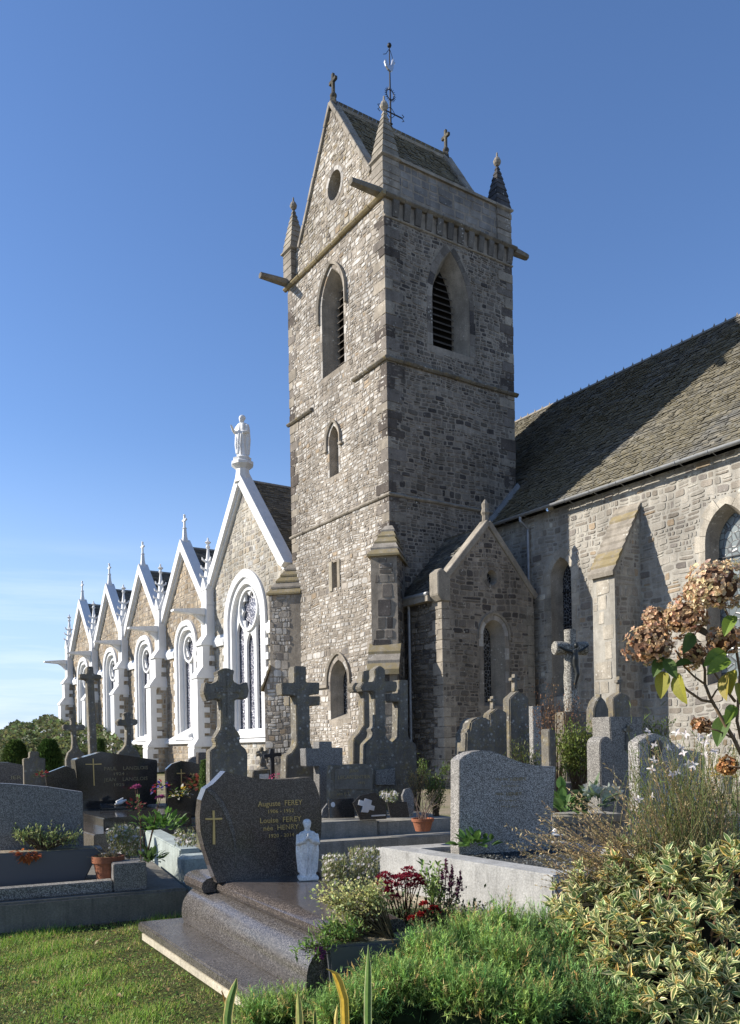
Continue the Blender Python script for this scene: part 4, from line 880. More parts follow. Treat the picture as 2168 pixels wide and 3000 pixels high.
arms = [([(-.14,0,.74),(-.155,-.06,.6),(-.08,-.12,.64),(-.012,-.135,.71)],[.045,.05,.04,.024]), ([(.14,0,.74),(.155,-.06,.6),(.08,-.12,.64),(.012,-.135,.71)],[.045,.05,.04,.024]), ([(-.008,-.135,.68),(-.006,-.14,.77)],[.02,.01]), ([(.008,-.135,.68),(.006,-.14,.77)],[.02,.01]), ([(-.13,.02,.7),(-.15,.03,.45),(-.135,.03,.12)],[.05,.045,.03]), ([(.13,.02,.7),(.15,.03,.45),(.135,.03,.12)],[.05,.045,.03])]
remesh(robed(.445, arms), .0042, 'figure', 'plaster', st)
MB().box(-.072, .072, -.06, .06, 0, .03).build('base', M['plaster'], st, bevel=.006)
# statue of a saint on the big white gable
gp_ = C0+AV*Y1; gst = thing('gable_statue', 'white robed saint statue on the pedestal of the tallest white gable', 'statue', (gp_[0], gp_[1], 14.38), TH-1.1)
arms = [([(-.14,0,.74),(-.17,-.04,.6),(-.14,-.14,.62),(-.13,-.22,.7)],[.045,.045,.035,.022]), ([(-.13,-.22,.7),(-.13,-.26,.72)],[.02,.008]), ([(.14,0,.74),(.16,-.02,.58),(.08,-.11,.55)],[.045,.05,.04]), ([(.13,.03,.7),(.15,.03,.4),(.12,.04,.08)],[.05,.05,.04]), ([(-.12,-.04,.6),(-.1,-.1,.3),(-.08,-.1,.1)],[.04,.035,.03])]
remesh(robed(2.0, arms), .02, 'figure', 'white', gst)

# ---- right-hand kerbed grave with wave-topped granite stone
K0 = GZ(*r8(15, 125), .45)[:2]; kd = np.array([math.sin(.6), -math.cos(.6)]); kw = np.array([math.cos(.35), math.sin(.35)]); KL, KW = 2.35, 1.75
def KP(t, s, z): q = kw*t+kd*s; return (q[0], q[1], z)
kerb = thing('kerbed_grave', 'pale concrete kerbed grave filled with dark gravel below the wave-topped stone', 'grave', (K0[0], K0[1], 0))
def kbox(t0, t1, s0, s1, z0, z1): return MB().add([KP(t0,s0,z0),KP(t1,s0,z0),KP(t1,s1,z0),KP(t0,s1,z0),KP(t0,s0,z1),KP(t1,s0,z1),KP(t1,s1,z1),KP(t0,s1,z1)], [(0,3,2,1),(4,5,6,7),(0,1,5,4),(1,2,6,5),(2,3,7,6),(3,0,4,7)])
kbox(0, .26, 0, KL, 0, .45).build('side_kerb', M['concrete_pale'], kerb, bevel=.012); kbox(KW-.24, KW, 0, KL, 0, .45).build('side_kerb', M['concrete_pale'], kerb, bevel=.012)
kbox(.262, KW-.242, 0, .3, 0, .448).build('head_kerb', M['concrete_pale'], kerb, bevel=.012); kbox(.262, KW-.242, KL-.24, KL, 0, .448).build('foot_kerb', M['concrete_pale'], kerb, bevel=.012)
kbox(.26, KW-.24, .3, KL-.24, .02, .4).build('fill', M['concrete_dark'], kerb)
kbox(-.12, -.004, -.1, KL+.1, 0, .06).build('ledge', M['path'], kerb, bevel=.01)
V, F, Cc = [], [], []; rg = random.Random(5)
for i in range(5200):
    t, s = rg.uniform(.27, KW-.26), rg.uniform(.31, KL-.26); r = rg.uniform(.006, .014); p = np.array(KP(t, s, .405)); k = len(V); a = rg.uniform(0, 6)
    for j in range(4): V.append(tuple(p+[r*math.cos(a+j*1.57), r*math.sin(a+j*1.57), rg.uniform(-.003, .004)]))
    V.append(tuple(p+[rg.uniform(-.3,.3)*r, rg.uniform(-.3,.3)*r, r*rg.uniform(.6, 1.1)])); q = rg.random(); cc = rg.uniform(.03, .07) if q < .85 else rg.uniform(.12, .3)
    for j in range(4): F.append((k+j, k+(j+1) % 4, k+4)); Cc.append((cc*.95, cc, cc*.95))
def m_attr(name, rough=.8, tr=0, spec=.2, gain=1.):
    t = NT(name); c = t.mix(1, t.attr(), t.ramp(t.noise(30, 3), (.3, .8), (.7, 1.15)), 'MULTIPLY'); c = t.mix(1, c, (gain, gain, gain), 'MULTIPLY'); m = t.out(c, rough, spec)
    if tr:
        ts = t.n.new('ShaderNodeBsdfTranslucent'); ms = t.n.new('ShaderNodeMixShader'); ms.inputs[0].default_value = tr; t.lk(c, ts.inputs[0]); t.lk(t.b.outputs[0], ms.inputs[1]); t.lk(ts.outputs[0], ms.inputs[2])
        t.lk(ms.outputs[0], t.n['Material Output'].inputs[0])
    return m
M['chips'] = m_attr('stone_chips', .6)
fast('gravel', V, F, M['chips'], kerb, Cc, 'stuff')
pts = [(338,1225),(340,648),(380,615),(430,592),(490,582),(550,585),(620,605),(700,640),(780,668),(860,685),(930,690),(1002,690),(990,900),(975,1190)]
ws, f, _b = monument('headstone', 'large speckled grey granite headstone with sloping wave top and faded gilt lettering', 'headstone', c3, pts, 8.15, .33, .2, 'granite', .4, 'stone', .006)
def flecks(t, f, x0, x1, y, h, n, mat):
    m = MB(); q = random.Random(int(x0*7+y))
    for i in range(n):
        x = x0+(x1-x0)*(i+q.uniform(.1, .7))/n; hh = h*q.uniform(.35, .9); u0, z0 = f(x, y+hh/2); u1, z1 = f(x+(x1-x0)/n*q.uniform(.15, .45), y-hh/2); m.box(u0, u1, -.004, .002, z0, z1)
    m.build('worn_gilt', M[mat], t, kind='stuff')
for s_, x, y, h, w in (('HENRY', 745, 778, 24, 110), ('HENRY', 715, 880, 24, 105)): text(ws, s_, f, x, y, h, 'dull_gold', 'faded_line', w, -.003)
for x0, x1, y, h in ((585, 680, 778, 24), (625, 745, 825, 18), (585, 645, 880, 24), (610, 730, 925, 18), (620, 740, 965, 18)): flecks(ws, f, x0, x1, y, h, 9, 'dull_gold')
pl = GZ(*c3(870, 1225), .41); plq = thing('crucifix_plaque', 'grey slab with pale reclining crucifix lying on the gravel', 'plaque', (pl[0], pl[1], .41), .35)
MB().box(-.36, .36, -.1, .12, 0, .07).build('slab', M['granite_rough'], plq, bevel=.008); m = MB(); m.tube([(-.2,0,.08),(-.12,.0,.1),(.02,0,.12),(.1,0,.11),(.18,0,.1),(.26,.01,.09)], [.012,.02,.035,.045,.03,.03], 7); m.tube([(-.2,-.02,.08),(-.05,-.03,.1)], .015, 6); m.tube([(.1,0,.11),(.2,-.06,.09),(.3,-.08,.085)], [.018,.015,.01], 6); m.ball((.24,.01,.12), .035, 8, 6)
remesh(m, .008, 'corpus', 'plaster', plq)

# ---- central crosses and stelae
X = 'weathered stone grave cross'
t, f, _ = monument('grave_cross', 'ornate flared stone cross on scrolled pedestal before the big white window', 'cross', c2, [(130,900),(130,700),(165,680),(175,655),(160,620),(185,580),(205,545),(205,350),(165,345),(110,365),(85,300),(100,225),(130,245),(180,225),(190,180),(175,160),(235,130),(300,150),(290,180),(290,225),(340,250),(385,225),(398,290),(385,345),(330,345),(300,350),(300,545),(325,575),(342,610),(330,640),(345,665),(375,690),(388,720),(388,900)], 10.2, .45, .2, 'cross', 0, bev=.012)
plate(t, 'raised_cross', f, [(246,470),(246,300),(170,300),(170,272),(246,272),(246,190),(262,190),(262,272),(335,272),(335,300),(262,300),(262,470)], 'cross', -.012)
t, f, _ = monument('grave_cross', 'tall plain stone cross with curved foot in front of the tower', 'cross', c2, [(650,890),(655,735),(690,715),(715,680),(725,650),(720,390),(718,320),(625,320),(620,235),(708,235),(708,120),(790,122),(790,232),(882,232),(880,312),(812,318),(818,640),(835,690),(880,730),(880,890)], 11, .5, .2, 'cross', 0, bev=.01)
monument('grave_cross', 'stone cross half hidden behind the tall plain cross', 'cross', c2, [(730,700),(735,392),(672,392),(672,328),(735,328),(735,240),(800,240),(800,328),(886,326),(884,390),(805,392),(812,700)], 13.5, .5, .22, 'cross2', 0, bev=.01)
t, f, _ = monument('grave_cross', 'lichen spotted stone cross on inscribed pedestal reading PASQUIER', 'cross', c2, [(1190,940),(1195,660),(1215,635),(1240,610),(1248,580),(1238,555),(1262,535),(1258,300),(1240,290),(1180,295),(1160,265),(1180,230),(1250,228),(1262,190),(1258,145),(1295,115),(1330,140),(1332,170),(1330,225),(1410,225),(1415,260),(1408,295),(1335,300),(1332,540),(1345,560),(1335,590),(1345,615),(1370,635),(1400,650),(1410,940)], 11.2, .4, .2, 'cross', 0, bev=.01)
text(t, 'LA MEMOIRE DE', f, 1298, 718, 14, 'carved', wpx=115); text(t, 'Louis PASQUIER', f, 1298, 752, 24, 'carved', wpx=165); text(t, '1884 - 1928', f, 1298, 788, 20, 'carved', wpx=125)
plate(t, 'slate_panel', f, [(1262,935),(1260,835),(1388,820),(1388,935)], 'granite_rough', -.05)
monument('grave_cross', 'stone cross peeping out left of the PASQUIER cross', 'cross', c2, [(1112,800),(1115,620),(1150,580),(1170,545),(1185,530),(1185,300),(1120,298),(1105,268),(1120,235),(1172,235),(1180,155),(1215,150),(1250,160),(1255,235),(1310,240),(1310,300),(1250,300),(1255,540),(1290,600),(1310,640),(1310,800)], 12.3, .45, .2, 'cross2', 0, bev=.01)
monument('grave_cross', 'square edged tall stone cross behind the right arm of the PASQUIER cross', 'cross', c2, [(1385,850),(1395,640),(1420,610),(1425,365),(1362,365),(1362,310),(1425,305),(1425,215),(1488,215),(1488,305),(1490,600),(1500,620),(1545,660),(1550,850)], 12.5, .45, .22, 'cross', 0, bev=.01)
monument('stele_cross', 'thick dark granite cross shaped stele behind the FEREY stone', 'stele', c2, [(880,1062),(880,808),(790,808),(785,685),(878,685),(878,637),(966,637),(966,680),(1040,680),(1040,800),(955,800),(955,1062)], 10.6, .42, .22, 'granite_blue', 0, bev=.006)
t, f, _ = monument('headstone', 'squat dark stone stele inscribed JEAN LECARPENTIER', 'headstone', c2, [(957,1010),(960,800),(1205,792),(1250,825),(1245,1010)], 10.2, .36, .18, 'cross', 0, bev=.01)
plate(t, 'name_panel', f, [(985,965),(988,825),(1220,822),(1240,845),(1240,965)], 'concrete_dark', -.01)
text(t, 'JEAN', f, 1115, 838, 22, 'dull_gold', wpx=62, dz=-.013); text(t, 'LECARPENTIER', f, 1115, 882, 24, 'dull_gold', wpx=220, dz=-.013); text(t, '1975', f, 1165, 922, 18, 'dull_gold', wpx=48, dz=-.013); flecks(t, f, 1050, 1125, 922, 16, 7, 'dull_gold'); text(t, 'née F.T.', f, 1045, 995, 18, 'dull_gold', wpx=95)
# tomb with plaques
Tq = GZ(*c2(1120, 1180), .62); tb = thing('old_concrete_tomb', 'two tier old concrete tomb carrying dark memorial plaques', 'tomb', (Tq[0], Tq[1], 0), .38)
MB().box(-.75, .28, -.02, 1.6, 0, .62).build('upper_tier', M['concrete'], tb, bevel=.015); MB().box(.284, 1.3, -.02, 1.6, 0, .59).build('upper_tier', M['concrete'], tb, bevel=.015); MB().box(-.95, 1.45, -.34, -.022, 0, .44).build('lower_tier', M['concrete'], tb, bevel=.015)
def plaque(label, pts, d, th, mat, yaw=.36, lean=True, zb=None):
    X_, Y_ = c2((pts[0][0]+pts[-1][0])/2, pts[0][1]); O, f = px_plane(X_, Y_, d, yaw); q = [f(*c2(*p)) for p in pts]; z0 = .63
    dz = z0-min(v for _, v in q)
    t = thing('memorial_plaque', label, 'plaque', (O[0], O[1], z0), yaw); t.rotation_euler = (-.12, 0, yaw)
    MB().prism([(u, v-z0+dz) for u, v in q], PF, 0, th).build('plate', M[mat], t, bevel=.004, seg=1); return t, (lambda x, y: (f(*c2(x, y))[0], f(*c2(x, y))[1]-z0+dz))
t, f = plaque('rectangular blue-black memorial plaque with small round medallion', [(950,1150),(948,1020),(1120,1012),(1125,1148)], 9.65, .03, 'black'); plate(t, 'medallion', f, [(975+14*math.cos(a*.52), 1058+18*math.sin(a*.52)) for a in range(12)], 'silver')
t, f = plaque('angular black plaque bearing a bronze rose cross', [(1160,1168),(1115,1050),(1165,1000),(1270,975),(1340,1045),(1342,1160)], 9.45, .03, 'black')
plate(t, 'rose_cross', f, [(1165,1115),(1175,1075),(1145,1065),(1155,1030),(1185,1040),(1195,1020),(1240,1035),(1232,1065),(1258,1075),(1250,1105),(1220,1098),(1210,1118)], 'silver', -.03); plate(t, 'ledge', f, [(1235,1145),(1235,1135),(1330,1130),(1330,1140)], 'silver', -.02)
plaque('small tilted black plaque by the twiggy pot', [(1370,1142),(1350,1035),(1485,1032),(1500,1140)], 9.6, .025, 'black'); plaque('leaf shaped black plaque standing by the twiggy pot', [(1500,1140),(1465,1060),(1455,1000),(1475,955),(1510,945),(1530,990),(1535,1060),(1525,1140)], 9.8, .05, 'granite_blue'); plaque('narrow angled blue plaque left of the plaques', [(890,1150),(905,1090),(940,1048),(945,1152)], 9.7, .04, 'granite_blue')
# cherub on a block, small iron cross
t, f, _ = monument('pedestal_block', 'small stone pedestal with white panel under the cherub', 'pedestal', c2, [(420,890),(425,838),(550,830),(555,890)], 11.5, .45, .3, 'cross', 0, bev=.01); plate(t, 'white_panel', f, [(468,892),(468,862),(532,858),(532,892)], 'plaster')
O, f0 = px_plane(*c2(480, 830), 11.6, .45); zt = f0(*c2(480, 832))[1]
t = thing('cherub_figure', 'dark little cherub figure on a small pedestal', 'statue', (O[0], O[1]+.15, zt), .45); hh = abs(f0(*c2(480, 675))[1]-zt); m = MB(); m.tube([(0,0,0),(0,0,.1*hh)], [.3*hh,.24*hh], 8); m.tube([(-.06*hh,0,.05*hh),(-.08*hh,-.02,.3*hh),(0,0,.5*hh),(.02*hh,0,.75*hh)], [.07*hh,.09*hh,.13*hh,.11*hh], 8); m.tube([(.1*hh,0,.05*hh),(.08*hh,-.03,.3*hh),(0,0,.5*hh)], [.07*hh,.08*hh,.1*hh], 8); m.ball((-.03*hh,0,.9*hh), .11*hh); m.tube([(.05*hh,0,.72*hh),(.2*hh,-.02,.55*hh),(.25*hh,0,.3*hh)], .05*hh, 6); m.tube([(-.05*hh,0,.72*hh),(-.22*hh,0,.68*hh)], .05*hh, 6)
for sg in (-1, 1): m.obox((sg*.16*hh, .06*hh, .72*hh), (.12*hh, 0, .05*hh), (0, .03*hh, 0), (0, 0, .12*hh))
remesh(m, .012, 'figure', 'cross2', t)
monument('iron_grave_cross', 'small dark iron cross standing beside the cherub', 'cross', c2, [(550,860),(548,748),(500,748),(500,728),(540,722),(545,688),(568,688),(570,718),(622,715),(622,738),(572,742),(575,860)], 11.2, .45, .05, 'iron', 0, bev=.004)

# ---- left side
monument('grave_cross', 'very tall slender stone cross in front of the far white bays', 'cross', c1, [(620,720),(598,212),(548,208),(550,172),(598,175),(600,122),(640,122),(643,175),(698,180),(696,212),(645,212),(668,720)], 16, .5, .26, 'cross', 0, bev=.015)
monument('grave_cross', 'small stone cross with pointed arm tips at the far left', 'cross', c1, [(455,760),(470,715),(495,690),(500,640),(495,562),(445,562),(430,540),(440,520),(490,525),(490,495),(480,480),(505,470),(525,482),(518,495),(518,525),(575,520),(588,540),(578,560),(525,562),(528,640),(545,690),(580,720),(590,760)], 14, .5, .18, 'cross', 0, bev=.01)
monument('grave_cross', 'small trefoil ended stone cross behind the LANGLOIS stone', 'cross', c1, [(810,740),(815,715),(845,690),(865,660),(870,620),(868,530),(815,528),(803,505),(818,482),(855,490),(853,460),(845,448),(877,433),(905,445),(898,460),(898,488),(935,482),(948,500),(938,525),(898,530),(900,640),(912,670),(945,700),(965,740)], 13, .5, .18, 'cross', 0, bev=.01)
t, f, _ = monument('headstone', 'wide polished black headstone inscribed LANGLOIS with gilt cross', 'headstone', c1, [(545,1110),(530,900),(515,762),(705,708),(900,738),(1080,765),(1078,1110)], 11.8, .55, .3, 'black', 0, bev=.01)
plate(t, 'gilt_cross', f, [(642,940),(636,797),(585,797),(585,791),(636,791),(634,755),(640,755),(643,791),(695,789),(695,795),(643,797),(648,940)], 'gold'); text(t, 'PAUL    LANGLOIS', f, 865, 822, 24, 'dull_gold', wpx=300); text(t, '1924 -', f, 825, 860, 20, 'dull_gold', wpx=95); text(t, 'JEAN    LANGLOIS', f, 865, 897, 24, 'dull_gold', wpx=300); text(t, '1925', f, 815, 935, 20, 'dull_gold', wpx=70)
monument('headstone', 'low black headstone with slanted top against the LANGLOIS stone', 'headstone', c1, [(325,950),(312,858),(450,805),(515,830),(545,975)], 11.2, .55, .1, 'black', 0, bev=.008)
t, f, _ = monument('headstone', 'dark headstone at the left edge with letters IER', 'headstone', c1, [(-10,930),(-10,780),(62,780),(158,798),(160,930)], 9.3, .5, .12, 'brown', 0, bev=.008); text(t, 'IER', f, 110, 885, 24, 'dull_gold', wpx=70)
monument('grave_cross', 'broad pale stone cross stele near the left conifers', 'cross', c1, [(165,840),(162,755),(205,752),(205,708),(268,706),(270,750),(312,752),(312,838)], 11.5, .5, .2, 'cross2', 0, bev=.01)
t = GZ(*c1(225, 905), .55); v = thing('angel_figurine', 'small white angel figurine at the left', 'statue', (t[0], t[1], .55), .5); m = MB(); m.lathe([(.09, 0), (.09, .04), (.06, .06), (.075, .14), (.05, .24), (.03, .26)], 0, 0, 10); m.ball((0, 0, .3), .04); m.obox((-.07, .02, .22), (.03, 0, .03), (0, .01, 0), (0, 0, .09)); m.obox((.07, .02, .22), (.03, 0, -.03), (0, .01, 0), (0, 0, .09)); remesh(m, .012, 'figure', 'plaster', v)
t = GZ(*c1(195, 900), .55); v = thing('heart_plaque', 'round black heart plaque beside the white angel', 'plaque', (t[0], t[1], .55), .5); MB().prism([(.15*math.sin(a)**3*1.05, .16+.0095*(13*math.cos(a)-5*math.cos(2*a)-2*math.cos(3*a)-math.cos(4*a))) for a in [2*math.pi*k/24 for k in range(24)]], PF, 0, .05).build('heart', M['black'], v, bevel=.006)
t = GZ(*c1(240, 925), .5); v = thing('grave_slab', 'flat dark grave slab under the white angel', 'tomb', (t[0], t[1], 0), .5); MB().box(-.6, .6, 0, 1.2, 0, .55).build('slab', M['granite_blue'], v, bevel=.01)
t, f, _ = monument('headstone', 'broad blue grey granite headstone at the left edge behind the planter', 'headstone', c1, [(-20,1340),(-20,924),(62,928),(200,938),(330,950),(450,968),(568,985),(575,1340)], 7.6, .4, .14, 'granite_blue', .2, bev=.006)
t, f, _ = monument('headstone', 'round shouldered black headstone with gilt cross inscribed Aimé', 'headstone', c1, [(1148,1010),(1140,830),(1180,792),(1245,770),(1310,778),(1395,800),(1395,1010)], 11.6, .45, .12, 'black', 0, bev=.008)
plate(t, 'gilt_cross', f, [(1241,955),(1240,860),(1212,860),(1212,853),(1240,853),(1239,828),(1245,828),(1246,853),(1270,852),(1270,858),(1246,860),(1247,955)], 'gold'); text(t, 'Aimé', f, 1330, 862, 20, 'gold', wpx=62); text(t, '1925', f, 1345, 888, 15, 'gold', wpx=50); text(t, 'Anne', f, 1290, 924, 20, 'gold', wpx=62); text(t, 'née', f, 1285, 952, 18, 'gold', wpx=40)
monument('headstone', 'plain dark rectangular headstone left of the ornate cross', 'headstone', c1, [(1362,960),(1362,712),(1428,712),(1428,960)], 12, .45, .15, 'brown', 0); monument('headstone', 'little round topped stone beside the plain dark headstone', 'headstone', c1, [(1290,800),(1292,765),(1322,745),(1358,735),(1362,800)], 12.6, .45, .15, 'granite_rough', 0)
# LANGLOIS tomb steps
t = GZ(*c1(630, 1150), .62); v = thing('stepped_tomb', 'polished black stepped tomb in front of the LANGLOIS stone', 'tomb', (t[0], t[1], 0), .58)
MB().box(-.1, 1.0, -.9, .9, 0, .66).build('upper_slab', M['black'], v, bevel=.012); MB().box(-.28, 1.2, -1.15, .9, 0, .5).build('middle_slab', M['brown'], v, bevel=.012); MB().box(-.5, 1.4, -1.5, .9, 0, .22).build('lower_slab', M['granite_rough'], v, bevel=.012)
t = GZ(*c1(800, 1095), .67); v = thing('tilted_plaque', 'small black tilted plaque with white dove on the stepped tomb', 'plaque', (t[0], t[1], .665), .5); MB().add([(-.2,-.08,0),(.2,-.08,0),(.2,.12,0),(-.2,.12,0),(-.2,-.08,.02),(.2,-.08,.02),(.2,.12,.07),(-.2,.12,.07)], [(0,1,2,3),(4,5,6,7),(0,1,5,4),(1,2,6,5),(2,3,7,6),(3,0,4,7)]).build('plate', M['black'], v); m = MB(); m.tube([(-.02,0,.06),(.06,.02,.08),(.14,.03,.11)], [.01,.03,.01], 6); m.obox((.05,.05,.11), (.05,.02,.02), (0,.03,0), (0,0,.01)); m.build('dove', M['plaster'], v)
t = GZ(*c1(1120, 1080), .68); v = thing('flat_grave', 'low grey slab grave with pots in front of the Aimé stone', 'tomb', (t[0], t[1], 0), .5); MB().box(-.1, .9, 0, .5, 0, .68).build('slab', M['granite_rough'], v, bevel=.01); MB().box(-.2, 1.0, -.2, -.002, 0, .5).build('kerb', M['concrete'], v, bevel=.01)
# mint concrete planter grave
Q0 = GZ(*c1(905, 1175), .55)[:2]; Q1 = GZ(*c1(1235, 1380), .5)[:2]; qd = (Q1-Q0)/np.linalg.norm(Q1-Q0); ql = np.linalg.norm(Q1-Q0); qw = np.array([-qd[1], qd[0]]); 
mint = thing('planter_grave', 'pale mint concrete planter grave left of the FEREY stone', 'grave', (Q0[0], Q0[1], 0))
def QB(t0, t1, s0, s1, z0, z1):
    g_ = lambda t, s, z: ((qw*t+qd*s)[0], (qw*t+qd*s)[1], z)
    return MB().add([g_(t0,s0,z0),g_(t1,s0,z0),g_(t1,s1,z0),g_(t0,s1,z0),g_(t0,s0,z1),g_(t1,s0,z1),g_(t1,s1,z1),g_(t0,s1,z1)], [(0,3,2,1),(4,5,6,7),(0,1,5,4),(1,2,6,5),(2,3,7,6),(3,0,4,7)])
QB(0, .2, .32, ql-.02, 0, .5).build('side_wall', M['concrete_mint'], mint, bevel=.012); QB(-.02, .24, 0, .318, 0, .56).build('head_block', M['concrete_mint'], mint, bevel=.012); QB(-.03, .24, ql-.016, ql+.22, 0, .46).build('corner_block', M['concrete_mint'], mint, bevel=.03, seg=1); QB(.244, .95, ql, ql+.2, 0, .43).build('front_wall', M['concrete_mint'], mint, bevel=.012); QB(-.03, .9, ql+.224, ql+.55, 0, .24).build('step', M['concrete_mint'], mint, bevel=.012); QB(.2, .95, .1, ql-.004, 0, .44).build('soil', M['ground'], mint); QB(.95, 1.1, 0, ql+.2, 0, .5).build('side_wall', M['concrete_mint'], mint, bevel=.012)
# left foreground grave: kerb, planter trough, pot
B0, B1 = GZ(-150, 2757, 0)[:2], GZ(408, 2702, 0)[:2]; bd = (B1-B0)/np.linalg.norm(B1-B0); bl = np.linalg.norm(B1-B0)+.42; by = math.atan2(bd[1], bd[0])
lg = thing('kerbed_grave', 'dark concrete kerbed grave with granite border at the left edge', 'grave', (B0[0], B0[1], 0), by)
MB().box(-.3, bl, 0, 1.9, 0, .26).build('base', M['concrete_dark'], lg, bevel=.02); MB().box(-.3, bl-.62, .1, .24, .262, .36).build('front_border', M['granite_rough'], lg, bevel=.008); MB().box(bl-.616, bl-.34, .08, .34, .262, .5).build('corner_block', M['granite_blue'], lg, bevel=.008); MB().box(bl-.58, bl-.38, .342, 1.6, .262, .42).build('side_border', M['granite_blue'], lg, bevel=.008)
MB().box(-.3, bl-.584, .244, 1.6, .262, .3).build('soil', M['concrete_dark'], lg)
tx = GZ(*c5(330, 400), .36); tr = thing('planter_trough', 'long dark grey ribbed planter trough with orange flowers', 'planter', (tx[0], tx[1], .3), by-.05)
m = MB(); Pt = lambda u, v, w: (u, w, v)
m.prism([(-.5, 0), (.3, 0), (.42, .24), (.46, .24), (.46, .29), (-.6, .29), (-.6, .24), (-.56, .24)], Pt, 0, .26); m.build('trough', M['plastic'], tr, bevel=.01)
MB().box(-.56, .42, .02, .24, .285, .296).build('soil', M['ground'], tr)
def pot(label, p, r, h, rz=0, mat='terra'):
    t = thing('flower_pot', label, 'flower pot', p, rz); MB().lathe([(r*.66, 0), (r*.9, h*.76), (r, h*.765), (r*1.02, h), (r*.92, h), (r*.88, h*.85), (0.01, h*.84)], 0, 0, 20).build('pot', M[mat], t, smooth=.7); return t
pp = GZ(*c5(745, 435), .3); pot('terracotta pot with dried stems beside the grey trough', (pp[0], pp[1], .3), .14, .24)
pp2 = GZ(*c2(1578, 1255), .59); pot('round terracotta pot with bare twigs on the concrete tomb', (pp2[0]+.02, pp2[1]+.05, .59), .115, .13)
# sandy path between graves
pa_ = [GZ(*c5(580, 130), .02)[:2], GZ(*c5(735, 120), .02)[:2], GZ(*c5(1330, 480), .02)[:2], GZ(*c5(1010, 480), .02)[:2]]
MB().prism([tuple(q) for q in pa_], lambda u, v, w: (u, v, w), 0, .02).build('path', M['path'], kind='structure')

# ---- right side stelae
def top_cross(t, f, x0, x1, y0, y1, th=.09, mat='cross2'):
    cx = (x0+x1)/2; a = (x1-x0)*.16; ya = y0+(y1-y0)*.3; b = (y1-y0)*.09
    MB().prism([f(*p) for p in [(cx-a*1.3,y1),(cx-a,ya+b),(x0,ya+b),(x0,ya-b),(cx-a,ya-b),(cx-a,y0),(cx+a,y0),(cx+a,ya-b),(x1,ya-b),(x1,ya+b),(cx+a,ya+b),(cx+a*1.3,y1)]], PF, .05, .05+th).build('top_cross', M[mat], t, bevel=.006, seg=1)
monument('stepped_block', 'squat stepped dark stone block behind the wave-topped stone', 'gravestone', c3, [(385,590),(388,450),(410,445),(420,385),(445,365),(470,355),(540,358),(555,380),(570,440),(590,450),(600,590)], 11, .4, .3, 'cross', 0, bev=.02)
t, f, _ = monument('gabled_stele', 'low gabled stele topped by a small cross, left of the tall one', 'gravestone', c3, [(565,620),(548,330),(600,292),(668,320),(672,620)], 12.4, .4, .2, 'cross2', 0, bev=.015); top_cross(t, f, 570, 612, 207, 296)
t, f, _ = monument('gabled_stele', 'tall dark gabled stele topped by a small pale cross', 'gravestone', c3, [(690,600),(685,225),(745,170),(820,225),(828,600)], 12.8, .4, .2, 'cross', 0, bev=.015); top_cross(t, f, 712, 772, 55, 176)
monument('granite_slab', 'thin upright pale granite slab right of the tall gabled stele', 'gravestone', c3, [(850,560),(845,278),(905,275),(910,560)], 14, .45, .25, 'granite', 0)
monument('stone_post', 'short lichen dotted stone post in the shrubs', 'post', c3, [(960,690),(955,440),(968,432),(1003,450),(1008,690)], 10.6, .5, .16, 'cross', 0, bev=.01)
t, f, _ = monument('pointed_stele', 'gothic pointed dark stele in front of the nave buttress', 'gravestone', c3, [(1260,430),(1262,300),(1280,245),(1310,205),(1345,245),(1366,300),(1370,430)], 14, .4, .2, 'cross', 0, bev=.012)
plate(t, 'inner_panel', f, [(1275,420),(1278,305),(1292,262),(1312,232),(1335,262),(1352,305),(1355,420)], 'concrete_dark', -.01, .01); plate(t, 'tip', f, [(1305,215),(1305,196),(1317,196),(1317,215)], 'cross', 0, .1)
t, f, _ = monument('gabled_stele', 'brown gabled stele with dark cross in front of the nave buttress', 'gravestone', c3, [(1400,345),(1395,222),(1450,182),(1512,215),(1515,345)], 14.4, .4, .2, 'cross2', 0, bev=.012); top_cross(t, f, 1438, 1478, 72, 186)
t, f, _ = monument('tapered_headstone', 'flaring grey granite headstone with relief cross on the right', 'headstone', c3, [(1410,830),(1385,600),(1372,350),(1600,352),(1590,600),(1560,830)], 10.6, .45, .34, 'granite_rough', 0, bev=.01); plate(t, 'relief_cross', f, [(1478,580),(1480,455),(1460,450),(1460,432),(1482,428),(1486,403),(1502,403),(1504,428),(1525,432),(1523,450),(1503,455),(1500,580)], 'cross', -.025, .002, .004)
monument('rounded_slab', 'narrow round topped grey slab in front of the flaring granite stone', 'headstone', c3, [(1310,825),(1305,530),(1318,500),(1348,483),(1375,495),(1395,530),(1408,825)], 9.9, .45, .24, 'granite_rough', 0, bev=.01)
t, f, _ = monument('headstone', 'shouldered pale granite headstone at the right among grasses', 'headstone', r5, [(1012,1700),(1005,1332),(1060,1292),(1110,1276),(1180,1300),(1260,1370),(1420,1400),(1425,1700)], 8.5, .42, .16, 'granite', 0, bev=.008); plate(t, 'dark_emblem', f, [(1075,1420),(1080,1350),(1100,1320),(1135,1320),(1150,1345),(1140,1400),(1110,1440)], 'black', -.02)
t = GZ(*r5(1100, 1712), .5); v = thing('granite_base', 'pale granite tomb base under the shouldered stone', 'tomb', (t[0], t[1], 0), .45); MB().box(-.42, 1.2, -.35, .4, 0, .5).build('base', M['granite'], v, bevel=.01); MB().box(-.75, 1.2, -1.1, -.354, 0, .34).build('ledger', M['granite'], v, bevel=.01)
t = GZ(*c3(1110, 700), .95); v = thing('low_wall', 'low lichened concrete kerb wall behind the wave-topped stone', 'wall', (t[0], t[1]+.3, 0), .3); MB().box(-.55, 1.1, 0, .2, 0, .98).build('wall', M['concrete'], v, bevel=.02)
